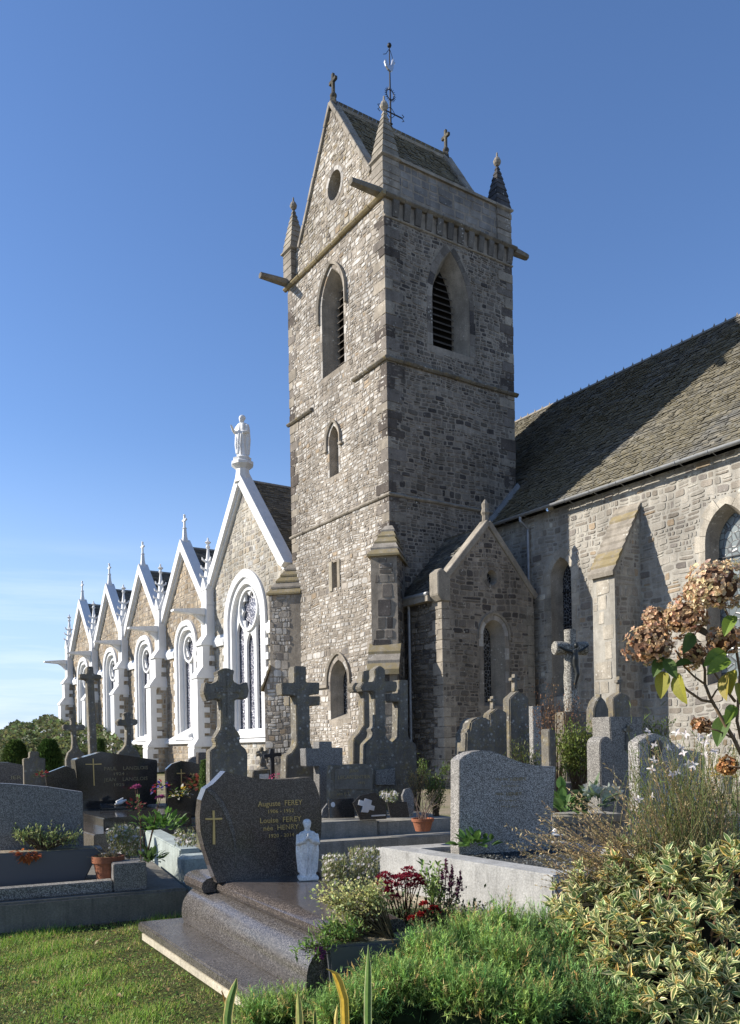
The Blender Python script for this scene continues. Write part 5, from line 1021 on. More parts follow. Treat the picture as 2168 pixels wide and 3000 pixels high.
t = GZ(*c3(1080, 815), .72); v = thing('dark_tomb', 'dark slate tomb edge behind the pot of pale flowers', 'tomb', (t[0], t[1], 0), .35); MB().box(-.4, .35, 0, 1.0, 0, .74).build('slab', M['granite_blue'], v, bevel=.015); MB().box(.354, .75, -.1, 1.0, 0, .7).build('block', M['concrete'], v, bevel=.015)
O, f0 = px_plane(*c3(1110, 1180), 8.9, .3); v = thing('fluted_trough', 'stone trough with fluted front holding pale flowers', 'planter', (O[0], O[1], 0), .3)
q = [f0(*c3(*p)) for p in [(985,1185),(992,1068),(985,1040),(1470,1022),(1472,1180)]]; u0, u1, zt = q[0][0], q[4][0], q[2][1]
MB().box(u0, u1, .02, .5, 0, zt-.09).build('trough', M['concrete'], v, bevel=.012); MB().box(u0-.02, u1+.02, -.015, .52, zt-.088, zt).build('rim', M['concrete'], v, bevel=.015)
for i in range(5):
    a = f0(*c3(1030+i*40, 1170)); b = f0(*c3(1062+i*40, 1085)); MB().prism(arch((a[0]+b[0])/2, a[1]-.1, b[1]-.03, abs(b[0]-a[0]), b[1], 5), PF, 0.0, .03).build('flute', M['concrete'], v)
# granite crucifix in front of the nave window
cx_ = AT(*r5(585, 1100), 15.5); cz = lambda y: float(AT(*r5(585, y), 15.5)[2]); v = thing('stone_crucifix', 'round granite crucifix with dark bronze Christ before the nave window', 'crucifix', (cx_[0], cx_[1], 0), .25)
sc_ = 15.5/2440*.4686; m = MB(); rgc = random.Random(9)
zt, zb_, za_ = cz(628), cz(1110), cz(745)
m.tube([(0, 0, zb_-.3+(zt-zb_+.3)*i/12) for i in range(13)], [(.15-.003*i)*rgc.uniform(.93, 1.07) for i in range(13)], 12); m.tube([(-.335+.66*i/6, 0, za_) for i in range(7)], [.125*rgc.uniform(.94, 1.08) for i in range(7)], 12)
m.build('cross', M['granite_warm'], v, bevel=.012, smooth=.9)
MB().box(-.25, .25, -.2, .2, 0, zb_-.1).build('pedestal', M['cross2'], v, bevel=.02)
m = MB(); z0 = za_; m.tube([(-.3,-.13,z0+.02),(-.16,-.15,z0-.06),(0,-.17,z0-.1)], [.02,.026,.035], 7); m.tube([(.3,-.13,z0+.04),(.16,-.15,z0-.05),(0,-.17,z0-.1)], [.02,.026,.035], 7); m.tube([(0,-.17,z0-.06),(.0,-.18,z0-.22),(.01,-.17,z0-.36)], [.06,.062,.055], 8); m.tube([(.01,-.17,z0-.34),(.03,-.2,z0-.5),(.0,-.16,z0-.68),(.0,-.17,z0-.76)], [.055,.045,.032,.02], 7); m.ball((.02, -.19, z0+.03), .045, 8, 6, (1,1,1.2)); remesh(m, .014, 'christ_figure', 'bronze', v)
flush_texts()
# ------------------------------------------------------------------ vegetation helpers
NR_ = np.random.RandomState(11)
M['leaf'] = m_attr('leaf', .55, .35, .3, 1.6); M['petal'] = m_attr('petal', .7, .35, .2); M['twig'] = m_attr('twig', .85, 0, .15); M['grass'] = m_attr('grass_blade', .6, .35, .3, 3.0); M['dryleaf'] = m_attr('dry_petal', .55, .3, .4, 1.35)
def nrm(a): return a/np.maximum(np.linalg.norm(a, axis=-1, keepdims=True), 1e-9)
def frames(d, up=None, roll=None):
    """local X = width, Y = along the leaf, Z = its upper side"""
    d = nrm(np.asarray(d, float)); n = len(d); u = np.tile([0, 0, 1.], (n, 1)) if up is None else np.asarray(up, float)
    u = u+NR_.normal(0, .25, (n, 3)); x = nrm(np.cross(d, u)); z = np.cross(x, d)
    if roll is not None:
        c, s = np.cos(roll)[:, None], np.sin(roll)[:, None]; x, z = x*c+z*s, z*c-x*s
    return np.stack([x, d, z], axis=2)
class Tmpl:
    def __init__(s, v, f, c): s.v = np.array(v, float); s.f = np.array(f); s.c = np.array(c, float)
def scatter(name, tm, B, T, S, mat, parent=None, cm=None, kind='stuff', label=None, smooth=False):
    n = len(T); S = np.asarray(S, float); S = S[:, None] if S.ndim == 1 else S
    V = np.einsum('nij,nkj->nki', B, tm.v[None]*(S[:, None, :] if S.shape[1] == 3 else S[:, :, None]))+np.asarray(T)[:, None, :]
    k = len(tm.v); F = tm.f[None]+(np.arange(n)*k)[:, None, None]; C = np.tile(tm.c[None], (n, 1, 1))
    if cm is not None: C = C*np.asarray(cm)[:, None, :]
    return fast(name, V.reshape(-1, 3), F.reshape(-1, tm.f.shape[1]), mat, parent, C.reshape(-1, 3), kind, smooth, label)
def tmpl_mesh(tm, name, mul=(1,1,1)):
    me = bpy.data.meshes.new(name); me.from_pydata([tuple(v) for v in tm.v], [], [tuple(f) for f in tm.f]); at = me.color_attributes.new('Col', 'FLOAT_COLOR', 'CORNER')
    k = tm.f.shape[1]; arr = np.ones((len(tm.f)*k, 4), np.float32); arr[:, :3] = np.repeat(tm.c*np.array(mul), k, axis=0); at.data.foreach_set('color', arr.ravel()); return me
def leaf_objs(name, tm, B, T, S, mat, parent, muls, n):
    """n single leaves as objects sharing a few meshes"""
    ms = [tmpl_mesh(tm, name, m) for m in muls]
    for i in range(n):
        o = link(name, ms[i % len(ms)], mat, parent); Mx = Matrix.Identity(4)
        for r in range(3):
            for c in range(3): Mx[r][c] = B[i, r, c]*S[i]
            Mx[r][3] = T[i][r]
        o.matrix_local = Mx
DIAM = Tmpl([(0,0,0),(-.5,.45,.12),(0,1,0),(.5,.45,.12)], [(0,2,1),(0,3,2)], [(1,1,1),(.9,.9,.9)])
NEED = Tmpl([(-.5,0,0),(.5,0,0),(0,1,0)], [(0,1,2)], [(1,1,1)])
def leaf_t(w, cup=.12, droop=.15, edge=None, mid=(1,1,1), n=4, tipw=.0, edgew=.35):
    """pointed leaf of n stations; edge colour strip when given"""
    V, F, C = [], [], []; cols = 5 if edge else 3
    for i in range(n+1):
        t = i/n; hw = w*math.sin(math.pi*min(1, t*.92+.06))**.8*(1-.25*t) if 0 < i < n else .012; z = -droop*t*t
        xs = [-hw, -hw*(1-edgew), 0, hw*(1-edgew), hw] if edge else [-hw, 0, hw]
        for x in xs: V.append((x, t, z+cup*abs(x)/max(w, .01)*.6))
    for i in range(n):
        for j in range(cols-1):
            a = i*cols+j; F.append((a, a+1, a+1+cols, a+cols)); C.append(edge if edge and j in (0, cols-2) else mid)
    return Tmpl(V, F, C)
def basis_obj(label, name, cat, p, group=None, kind=None):
    t = thing(name, label, cat, p, 0, group); return t
def rel(P, p): return np.asarray(P)-np.array([p[0], p[1], p[2]])
def jit(base, n, a=.25, hue=.08):
    k = NR_.uniform(1-a, 1+a, (n, 1)); return np.array(base)[None]*k*(1+NR_.uniform(-hue, hue, (n, 3)))
def dome(n, flat=1.):
    d = nrm(NR_.normal(0, 1, (n, 3))); d[:, 2] = np.abs(d[:, 2])*flat; return nrm(d)

# ------------------------------------------------------------------ lawn
def inpoly(P, poly):
    x, y = P[:, 0], P[:, 1]; c = np.zeros(len(P), bool); j = len(poly)-1
    for i in range(len(poly)):
        xi, yi = poly[i]; xj, yj = poly[j]; c ^= ((yi > y) != (yj > y)) & (x < (xj-xi)*(y-yi)/(yj-yi+1e-12)+xi); j = i
    return c
pl_ = [P0+wv*t+e2*s for t, s in ((-.32,-.2),(1.45,-.2),(1.45,2.18),(-.26,2.18))]
gr_ = [np.array([B0[0], B0[1]])+np.array([math.cos(by), math.sin(by)])*a+np.array([-math.sin(by), math.cos(by)])*b for a, b in ((-2,-.02),(bl+.02,-.02),(bl+.02,2),(-2,2))]
n = 130000; XY = np.stack([NR_.uniform(-3.6, .9, n), NR_.uniform(3.6, 7.4, n)], 1)
keep = ~inpoly(XY, pl_) & ~inpoly(XY, gr_) & (XY[:, 0] < -.2+.35*(XY[:, 1]-4.4)*-1+.9); XY = XY[keep]
pn = np.sin(XY[:, 0]*5.1+XY[:, 1]*3.3)+np.sin(XY[:, 0]*11.3-XY[:, 1]*7.7+1)+NR_.normal(0, .6, len(XY))
ed = (XY[:, 0]-pl_[0][0])*(-(pl_[3][1]-pl_[0][1]))+(XY[:, 1]-pl_[0][1])*(pl_[3][0]-pl_[0][0]); ed = np.abs(ed)/np.linalg.norm(pl_[3]-pl_[0]); gd_ = np.abs((XY-np.array(gr_[0]))@np.array([-math.sin(by), math.cos(by)]))
h = np.clip(.03+.016*pn+.035*np.exp(-gd_/.06)+.012*np.exp(-ed/.04), .012, .11)*NR_.uniform(.7, 1.3, len(XY)); d = nrm(np.concatenate([NR_.normal(0, .55, (len(XY), 2)), np.ones((len(XY), 1))], 1))
col = np.where((pn > .1)[:, None], jit((.085, .135, .02), len(XY), .35, .12), jit((.125, .135, .03), len(XY), .35, .12)); dry = NR_.rand(len(XY)) < .13; col[dry] = jit((.26, .2, .09), dry.sum(), .3)
bare = NR_.rand(len(XY)) < .75*np.exp(-(ed-.1)**2/.02); col[bare] = jit((.15, .125, .06), bare.sum(), .35); h = np.where(bare, h*.6, h)
T3 = np.concatenate([XY, np.zeros((len(XY), 1))], 1)
lawn = scatter('lawn_grass', NEED, frames(d), T3, np.stack([np.full(len(XY), .0042), h, h], 1), M['grass'], None, col, 'stuff')
tag(lawn, 'short green lawn grass in the lower left corner', 'grass')
# clover-like small leaves in the lawn
n = 9000; idx = NR_.choice(len(XY), n); Tc = T3[idx]+NR_.normal(0, .01, (n, 3))*[1, 1, 0]+np.array([0, 0, .02]); dc = nrm(np.concatenate([NR_.normal(0, 1, (n, 2)), NR_.uniform(.1, .5, (n, 1))], 1))
cl = scatter('clover', DIAM, frames(dc), Tc, NR_.uniform(.012, .022, n), M['leaf'], None, jit((.09, .16, .025), n, .3), 'stuff'); tag(cl, 'tiny clover leaves scattered through the lower left lawn', 'clover')
n = 170; idx = NR_.choice(len(XY), n); fl_ = scatter('fallen_leaves', leaf_t(.3, .3, .3, n=3), frames(np.concatenate([NR_.normal(0, 1, (n, 2)), NR_.normal(0, .25, (n, 1))], 1)), T3[idx]+[0, 0, .035], NR_.uniform(.02, .05, n), M['dryleaf'], None, jit((.26, .17, .07), n, .4), 'stuff'); tag(fl_, 'few dry brown leaves lying on the lower left lawn', 'fallen leaves')
def m_lawn():
    t = NT('lawn_soil'); c = t.mix(t.ramp(t.noise(6, 6), (.4, 0), (.6, 1)), (.055, .06, .02), (.04, .05, .014)); t.bump(t.noise(30, 5), .6, .03); return t.out(c, .95, .1)
M['lawn'] = m_lawn(); MB().add([(-5, 3, .004), (1.5, 3, .004), (1.5, 7.5, .004), (-5, 7.5, .004)], [(0,1,2,3)]).build('lawn_soil', M['lawn'], kind='structure')

# ------------------------------------------------------------------ feathery green plants (front centre)
def feathery(label, blobs, nspr, col, needle=.042):
    p = AT(blobs[0][0], 2900, blobs[0][2]); p[2] = 0; t = thing('feathery_plant', label, 'plant', p, 0, 'feathery green plants at the front'); Vs = []; Ds = []
    per = nspr//len(blobs); Sp, Sd, Sl = [], [], []
    for (px, py, dd, r, rz) in blobs:
        c = AT(px, py, dd); dr = dome(per); rad = NR_.uniform(.6, 1.1, (per, 1)); Sp.append(c+dr*rad*[r, r, rz]*[1, 1, 1]-dr*.07); Sd.append(nrm(dr*.6+[0, 0, .7]+NR_.normal(0, .42, (per, 3)))); Sl.append(NR_.uniform(.06, .2, per))
    Sp, Sd, Sl = np.concatenate(Sp), np.concatenate(Sd), np.concatenate(Sl); k = 20; m = len(Sp)
    tt = np.tile(np.linspace(.05, 1, k), m); base = np.repeat(Sp, k, 0)+np.repeat(Sd*Sl[:, None], k, 0)*tt[:, None]; side = nrm(NR_.normal(0, 1, (m*k, 3))); dr = nrm(np.repeat(Sd, k, 0)*.75+side*.8)
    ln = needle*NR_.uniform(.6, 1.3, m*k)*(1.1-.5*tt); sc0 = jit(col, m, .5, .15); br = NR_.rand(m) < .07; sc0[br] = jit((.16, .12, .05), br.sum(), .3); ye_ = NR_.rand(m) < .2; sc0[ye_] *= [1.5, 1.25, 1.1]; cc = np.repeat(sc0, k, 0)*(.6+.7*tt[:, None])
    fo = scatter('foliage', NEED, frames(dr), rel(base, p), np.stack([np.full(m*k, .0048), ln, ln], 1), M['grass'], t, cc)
    scatter('stems', NEED, frames(Sd), rel(Sp-Sd*.12, p), np.stack([np.full(m, .004), Sl+.12, Sl], 1), M['grass'], t, jit((.05, .08, .02), m))
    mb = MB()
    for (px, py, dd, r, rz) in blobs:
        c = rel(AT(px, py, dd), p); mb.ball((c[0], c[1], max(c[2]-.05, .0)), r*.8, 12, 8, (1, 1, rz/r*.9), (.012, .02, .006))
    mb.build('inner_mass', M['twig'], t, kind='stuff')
G1 = (.07, .112, .03)
feathery('bright feathery green plant in front of the polished tomb end', [(1130, 2930, 4.15, .17, .14), (1250, 2860, 4.4, .15, .2), (1050, 2975, 4.0, .15, .1), (1190, 2940, 4.1, .16, .15), (1300, 2880, 4.3, .13, .18), (1000, 3000, 4.0, .13, .08)], 4200, G1)
feathery('feathery green plant in the middle of the front bed', [(1380, 2830, 4.6, .2, .26), (1480, 2800, 4.65, .17, .24), (1500, 2900, 4.25, .2, .22), (1330, 2950, 4.05, .18, .16), (1420, 2960, 4.0, .16, .14), (1430, 2880, 4.35, .14, .24), (1550, 2990, 3.95, .17, .14)], 4600, G1)
feathery('feathery green plant against the variegated shrub', [(1600, 2790, 4.75, .18, .2), (1660, 2850, 4.5, .15, .18), (1620, 2930, 4.2, .2, .16), (1720, 2960, 4.1, .2, .14), (1800, 2995, 4.0, .18, .1), (1550, 2850, 4.5, .13, .2)], 3400, (.064, .105, .034))
feathery('low feathery green sprigs hugging the plinth corner', [(860, 2975, 4.4, .14, .06), (760, 2990, 4.4, .12, .05)], 800, G1)

# ------------------------------------------------------------------ variegated shrub (right)
VLEAF = leaf_t(.17, .12, .25, edge=(.58, .53, .28), mid=(.1, .145, .05), n=4, edgew=.42)
ell = [(1715, 2620, 5.0, .18, .2), (1850, 2580, 4.9, .22, .24), (1980, 2640, 4.7, .3, .3), (1720, 2720, 4.7, .24, .26), (1860, 2780, 4.4, .3, .28), (2060, 2800, 4.3, .3, .32), (2130, 2620, 4.6, .28, .3), (1980, 2930, 4.05, .3, .24), (1800, 2900, 4.2, .22, .2), (2150, 2950, 4.0, .26, .25)]
p = AT(1950, 2950, 4.5); p[2] = 0; shrub = thing('variegated_shrub', 'cream edged variegated shrub filling the lower right corner', 'shrub', p)
WP, WD = [], []
for (px, py, dd, r, rz) in ell:
    c = AT(px, py, dd); m = int(1150*r*r); dr = nrm(NR_.normal(0, 1, (m, 3))*[1, 1, .8]+[-.15, -.45, .35]); WP.append(c+dr*NR_.uniform(.72, 1.08, (m, 1))*[r, r, rz]); WD.append(nrm(dr*.5+[-.25, -.1, .6]+NR_.normal(0, .3, (m, 3))))
WP, WD = np.concatenate(WP), np.concatenate(WD); ok_ = WP[:, 2] > .03; WP, WD = WP[ok_], WD[ok_]; k = 9; m = len(WP)
ang = np.tile(np.arange(k)*2.4, m)+np.repeat(NR_.uniform(0, 6, m), k); X_ = frames(WD)[:, :, 0]; Z_ = np.cross(X_, WD)
rad = np.repeat(X_, k, 0)*np.cos(ang)[:, None]+np.repeat(Z_, k, 0)*np.sin(ang)[:, None]; sp_ = np.tile(np.linspace(.35, 1.4, k), m)[:, None]; LD = nrm(np.repeat(WD, k, 0)+rad*sp_*1.1+NR_.normal(0, .12, (m*k, 3)))
LT_ = np.repeat(WP, k, 0)-np.repeat(WD, k, 0)*np.tile(np.linspace(0, .045, k), m)[:, None]; LS = NR_.uniform(.045, .092, m*k)*np.tile(np.linspace(.75, 1.1, k), m); LB = frames(LD, np.repeat(WD, k, 0))
face_ = -LT_[:, 1]-.6*np.abs(LT_[:, 0]-1.5)+.3*LT_[:, 2]; order = np.argsort(-face_+NR_.normal(0, .12, len(face_))); near, far = order[:300], order[300:]
mul = jit((1, 1, 1), len(LS), .3, .12); old = NR_.rand(len(LS)) < .12; mul[old] *= [1.15, .8, .5]
leaf_objs('leaf', VLEAF, LB[near], rel(LT_[near], p), LS[near], M['leaf'], shrub, [(1,1,1), (.8,.85,.8), (1.1,1.05,.9), (.9,.8,.7), (.75,.85,.85)], 300)
VL2 = leaf_t(.16, .22, .5, edge=(.52, .46, .22), mid=(.12, .14, .05), n=4, edgew=.3); VL3 = leaf_t(.26, .05, .02, edge=(.48, .46, .24), mid=(.09, .135, .045), n=4, edgew=.3)
for j_, tm_ in enumerate((VLEAF, VL2, VL3)): fj = far[j_::3]; scatter('foliage', tm_, LB[fj], rel(LT_[fj], p), LS[fj], M['leaf'], shrub, mul[fj])
mb = MB()
for i in range(0, m, 2):
    q = rel(WP[i], p); b = np.array([q[0]*.55+NR_.normal(0, .08), q[1]*.6+.08+NR_.normal(0, .05), max(0, q[2]*.35-.1)]); mb.tube([b, (b+q)/2+NR_.normal(0, .03, 3), q-rel(WD[i]*.02, (0,0,0))], [.006, .005, .003], 5, (.22, .13, .075), cap=False)
mb.build('stems', M['twig'], shrub, fix=False, kind='stuff')
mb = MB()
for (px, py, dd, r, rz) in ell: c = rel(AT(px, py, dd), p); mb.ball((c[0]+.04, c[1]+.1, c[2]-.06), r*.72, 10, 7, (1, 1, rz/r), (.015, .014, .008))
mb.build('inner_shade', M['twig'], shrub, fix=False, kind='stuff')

# ------------------------------------------------------------------ dry brown stems, gaura, fine grasses
def stems_path(a, b, bend, n=6):
    a, b = np.array(a), np.array(b); return [a+(b-a)*t+np.array([bend[0], bend[1], bend[2]])*math.sin(math.pi*t) for t in np.linspace(0, 1, n)]
p = AT(2000, 2700, 4.9); p[2] = 0; dry = thing('dry_spikes', 'dry straw brown seed spikes leaning left above the variegated shrub', 'dried plant', p); mb = MB(); hp, hd, hl = [], [], []
ends = [(1520, 2440), (1560, 2455), (1600, 2400), (1640, 2440), (1585, 2420), (1700, 2340), (1740, 2420), (1690, 2470), (1660, 2500), (1720, 2380), (1650, 2545), (1610, 2525), (1790, 2300), (1830, 2380), (1760, 2450), (1880, 2330), (1930, 2420), (1990, 2360), (2050, 2300), (2090, 2380), (2120, 2260), (1960, 2260), (1870, 2480), (1800, 2500), (2020, 2450), (2140, 2440), (1905, 2230), (2060, 2200)]
for i in range(150):
    ex, ey = ends[i % len(ends)]; ex += NR_.normal(0, 30); ey += NR_.normal(0, 30); dd = NR_.uniform(4.7, 5.3); b = AT(ex, ey, dd)-p; a = AT(NR_.uniform(1850, 2130), 2700, 4.9)-p; a[2] = .25; pt = stems_path(a, b, (.06, 0, .05), 7)
    c = tuple(np.array((.3, .225, .13))*NR_.uniform(.6, 1.3)); mb.tube(pt, [.004, .0035, .003, .003, .0025, .002, .0012], 4, c, cap=False)
    P_ = np.array(pt)
    for s in np.linspace(.45, 1, 26):
        j = min(int(s*6), 5); q = P_[j]+(P_[j+1]-P_[j])*(s*6-j); ax = nrm((P_[j+1]-P_[j])[None])[0]
        for _ in range(2): hp.append(q); hd.append(ax*.9+NR_.normal(0, .55, 3)); hl.append(NR_.uniform(.02, .05)*(1.2-.5*s))
mb.build('stalks', M['twig'], dry, fix=False, kind='stuff'); hp, hd, hl = np.array(hp), np.array(hd), np.array(hl)
scatter('seed_husks', DIAM, frames(hd), hp, np.stack([np.full(len(hl), .007), hl, hl], 1), M['grass'], dry, jit((.2, .155, .085), len(hl), .4))
p = AT(2030, 2600, 4.8); p[2] = 0; gau = thing('gaura', 'wispy stems with white star flowers at the right', 'flowering plant', p); mb = MB(); fl = [(1100,1350),(1285,1400),(1380,1300),(1300,1280),(1420,1410),(1100,1440),(1350,1475),(1210,1530),(1085,1500),(1480,1390),(1010,1690),(1090,1665),(1395,1310),(1270,1365),(1310,1470),(1250,1520),(1060,1265),(1460,1280),(1340,1500),(1190,1370),(1240,1270),(1420,1340)]
PET = leaf_t(.3, .15, .25, mid=(1,1,1), n=3); pm = [tmpl_mesh(PET, 'petal', q) for q in ((.8,.74,.72), (.74,.66,.66), (.82,.78,.74))]
for i, (fx, fy) in enumerate(fl):
    q = AT(*r5(fx, fy), NR_.uniform(4.6, 5.0))-p; a = np.array([NR_.uniform(-.25, .35), NR_.uniform(-.1, .3), .3]); mb.tube(stems_path(a, q, (NR_.normal(0, .04), 0, .08), 6), [.0028, .0025, .002, .0018, .0015, .001], 4, (.13, .12, .04), cap=False)
    o = thing('flower', '', ''); del o['label']; del o['category']; o.parent = gau; o.location = Vector(q)
    nd = nrm(np.array([[NR_.normal(-.3, .4), -.7+NR_.normal(0, .3), NR_.normal(.3, .3)]]))[0]; Bx = frames(nd[None])[0]
    for j in range(4):
        a_ = j*1.57+NR_.normal(0, .25); dv = nd*.25+Bx[:, 0]*math.cos(a_)+Bx[:, 2]*math.sin(a_); Bq = frames(dv[None], nd[None])[0]; c_ = link('petal', pm[(i+j) % 3], M['petal'], o); s = NR_.uniform(.022, .03); Mx = Matrix.Identity(4)
        for r_ in range(3):
            for cc in range(3): Mx[r_][cc] = Bq[r_, cc]*s
        c_.matrix_local = Mx
for i in range(420):
    ex, ey = NR_.uniform(1840, 2190), NR_.uniform(2140, 2520); q = AT(ex, ey, NR_.uniform(4.6, 5.4))-p; a = np.array([NR_.uniform(-.4, .45), NR_.uniform(-.15, .35), .2]); mb.tube(stems_path(a, q, (NR_.normal(0, .05), 0, .06), 5), [.0026, .0023, .002, .0016, .001], 4, tuple(np.array((.25, .215, .1) if NR_.rand() < .5 else (.17, .21, .07))*NR_.uniform(.6, 1.3)), cap=False)
mb.build('stems', M['twig'], gau, fix=False, kind='stuff'); n = 2600; T_ = np.array([AT(NR_.uniform(1840, 2190), NR_.normal(2440, 120), NR_.uniform(4.8, 5.6)) for _ in range(n)])-p; scatter('narrow_leaves', DIAM, frames(NR_.normal(0, .6, (n, 3))+[0, 0, .8]), T_, np.stack([NR_.uniform(.004, .009, n), NR_.uniform(.03, .08, n), np.full(n, .03)], 1), M['leaf'], gau, jit((.1, .125, .035), n, .4, .15))

# ------------------------------------------------------------------ hydrangea with dry heads
p = AT(2230, 2500, 4.3); p[2] = 0; hyd = thing('hydrangea', 'hydrangea with dry russet flower heads and yellowing leaves at the right edge', 'shrub', p)
FLR = Tmpl([(0,0,0),(-.5,.35,.1),(-.35,.95,.05),(0,1.05,-.05),(.35,.95,.05),(.5,.35,.1)], [(0,2,1),(0,3,2),(0,4,3),(0,5,4)], [(1,1,1)]*4)
for (hx, hy, r, dd, cc) in ((1075,720,140,4.3,(.38,.25,.14)), (1110,560,72,4.45,(.4,.28,.16)), (1290,555,128,4.35,(.4,.26,.145)), (1365,380,72,4.4,(.42,.3,.17)), (1500,350,165,4.2,(.47,.355,.215)), (1545,690,95,4.3,(.38,.24,.12)), (1340,780,85,4.4,(.38,.26,.14)), (1400,1225,50,4.6,(.3,.17,.08)), (1560,1480,55,4.5,(.33,.17,.06))):
    c = AT(*r5(hx, hy), dd)-p; R_ = r*.4686*dd/2440; nf = int(260*(R_/.12)**2)+60; dr = nrm(NR_.normal(0, 1, (nf, 3))); lump = 1+.1*np.sin(dr[:, 0]*5+hx)+.08*np.sin(dr[:, 2]*6+hy); pos = c+dr*(R_*lump*NR_.uniform(.82, 1.05, nf))[:, None]*[1.05, 1, .95]
    Bf = frames(dr+NR_.normal(0, .3, (nf, 3))); k = 4; an = np.tile(np.arange(k)*1.571, nf)+np.repeat(NR_.uniform(0, 1.5, nf), k); dv = np.repeat(Bf[:, :, 1], k, 0)*.35+np.repeat(Bf[:, :, 0], k, 0)*np.cos(an)[:, None]+np.repeat(Bf[:, :, 2], k, 0)*np.sin(an)[:, None]
    hd_ = scatter('flower_head', FLR, frames(dv+NR_.normal(0, .25, (nf*k, 3)), np.repeat(dr, k, 0)), np.repeat(pos, k, 0), NR_.uniform(.011, .018, nf*k), M['dryleaf'], hyd, np.repeat(jit(cc, nf, .45, .12), k, 0), None)
    MB().ball(tuple(c), R_*.72, 12, 8, (1,1,1), (.09, .05, .03)).build('core', M['twig'], hd_)
HL = leaf_t(.3, .22, .25, mid=(1,1,1), n=8)
def hleaf(bx, by_, tx, ty, dd, col, curl=0):
    a, b = AT(*r5(bx, by_), dd)-p, AT(*r5(tx, ty), dd-.06+curl)-p; d_ = b-a; L_ = np.linalg.norm(d_); Bq = frames(d_[None], np.array([[-.3, -.75, .5]]))[0]; o = link('leaf', tmpl_mesh(HL, 'leaf', col), M['leaf'], hyd); Mx = Matrix.Identity(4)
    for r_ in range(3):
        for cc in range(3): Mx[r_][cc] = Bq[r_, cc]*L_
        Mx[r_][3] = a[r_]
    o.matrix_local = Mx
gd, gy, gl = (.05, .085, .018), (.19, .18, .025), (.1, .15, .02)
for a in ((1170,810,1240,920,4.25,gd), (1160,800,1100,900,4.3,gd), (1160,890,1145,1040,4.3,gy), (1250,900,1270,1085,4.25,gy), (1340,650,1300,760,4.3,gd), (1540,760,1430,830,4.25,gl), (1570,810,1450,880,4.2,gl), (1600,540,1540,640,4.2,gl), (1560,900,1520,1050,4.2,(.2,.16,.03)), (1600,880,1560,1010,4.2,gy), (1350,840,1240,830,4.35,gd), (1360,620,1450,660,4.4,(.09,.07,.04)), (1480,850,1420,830,4.3,gd), (1560,1160,1480,1330,4.4,gd), (1600,1100,1560,1200,4.3,gl), (1500,800,1560,740,4.35,gd), (1620,960,1660,1080,4.2,gy)): hleaf(*a)
for path, r0, r1 in (([(1690,1500),(1600,1310),(1550,1230),(1500,1140),(1450,1050),(1420,970)], .011, .008), ([(1420,970),(1420,880),(1390,780),(1345,650)], .008, .005), ([(1420,970),(1350,920),(1290,860),(1240,760)], .006, .004), ([(1460,1080),(1400,1070),(1310,1010),(1220,910),(1150,830)], .008, .005), ([(1610,1080),(1540,990),(1480,900),(1500,700)], .008, .005), ([(1460,1060),(1490,1010),(1510,990)], .005, .004), ([(1680,1450),(1620,1200),(1640,900),(1590,600),(1510,420)], .009, .006), ([(1600,1310),(1500,1260),(1420,1240)], .005, .004), ([(1690,1500),(1640,1490),(1570,1480)], .005, .004)):
    MB().tube([AT(*r5(x, y), 4.36)-p for x, y in path], [r0+(r1-r0)*i/(len(path)-1) for i in range(len(path))], 7, (.15, .105, .065)).build('branch', M['twig'], hyd, smooth=True)
MB().tube([AT(*r5(1690, 1500), 4.36)-p, (AT(*r5(1700, 1560), 4.36)-p)*[1, 1, .5], np.array([.02, .02, 0])], [.011, .014, .016], 7, (.14, .1, .06)).build('branch', M['twig'], hyd)

# ------------------------------------------------------------------ foot of the tomb: trough, golden shrub, sedum, celosia
tp_ = np.array([.07, 4.47, 0]); trg = thing('planter_trough', 'black plastic trough at the foot of the polished tomb', 'planter', (tp_[0], tp_[1], .01), .2)
MB().prism([(-.29, 0), (.29, 0), (.32, .42), (-.32, .42)], PF, 0, .2).build('trough', M['plastic'], trg, bevel=.012)
MB().box(-.3, .3, .015, .185, .416, .426).build('soil', M['ground'], trg)
def bush(label, name, cat, base, tips, leafn, leafsize, col, stemcol=(.08,.06,.03), spread=.05, tm=DIAM, group=None, up=.5, asp=1., mat='leaf'):
    t = thing(name, label, cat, base, 0, group); b = np.array(base, float); mb = MB(); LP, LDq = [], []
    for q in tips:
        q = np.array(q)-b; mid = q*[.45, .45, .55]+NR_.normal(0, .015, 3); a = np.array([NR_.normal(0, .02), NR_.normal(0, .02), 0]); mb.tube([a, mid, q], [.005, .0035, .0015], 4, stemcol, cap=False)
        tt = NR_.uniform(.35, 1.05, leafn)[:, None]; pos = mid+(q-mid)*tt+NR_.normal(0, spread, (leafn, 3)); LP.append(pos); LDq.append(nrm(q-mid)[None]*.5+NR_.normal(0, .7, (leafn, 3))+[0, 0, up])
    LP, LDq = np.concatenate(LP), np.concatenate(LDq); mb.build('stems', M['twig'], t, fix=False, kind='stuff'); ss = NR_.uniform(.7, 1.2, len(LP))*leafsize
    scatter('foliage', tm, frames(LDq), LP, np.stack([ss*asp, ss, ss], 1), M[mat], t, jit(col, len(LP), .35, .12)); return t, b
def tipcloud(zm, pts, d, jx, n):
    out = []
    for x, y in pts:
        for _ in range(n): X__, Y__ = zm(x+NR_.normal(0, jx), y+NR_.normal(0, jx)); out.append(AT(X__, Y__, d+NR_.normal(0, .05)))
    return out
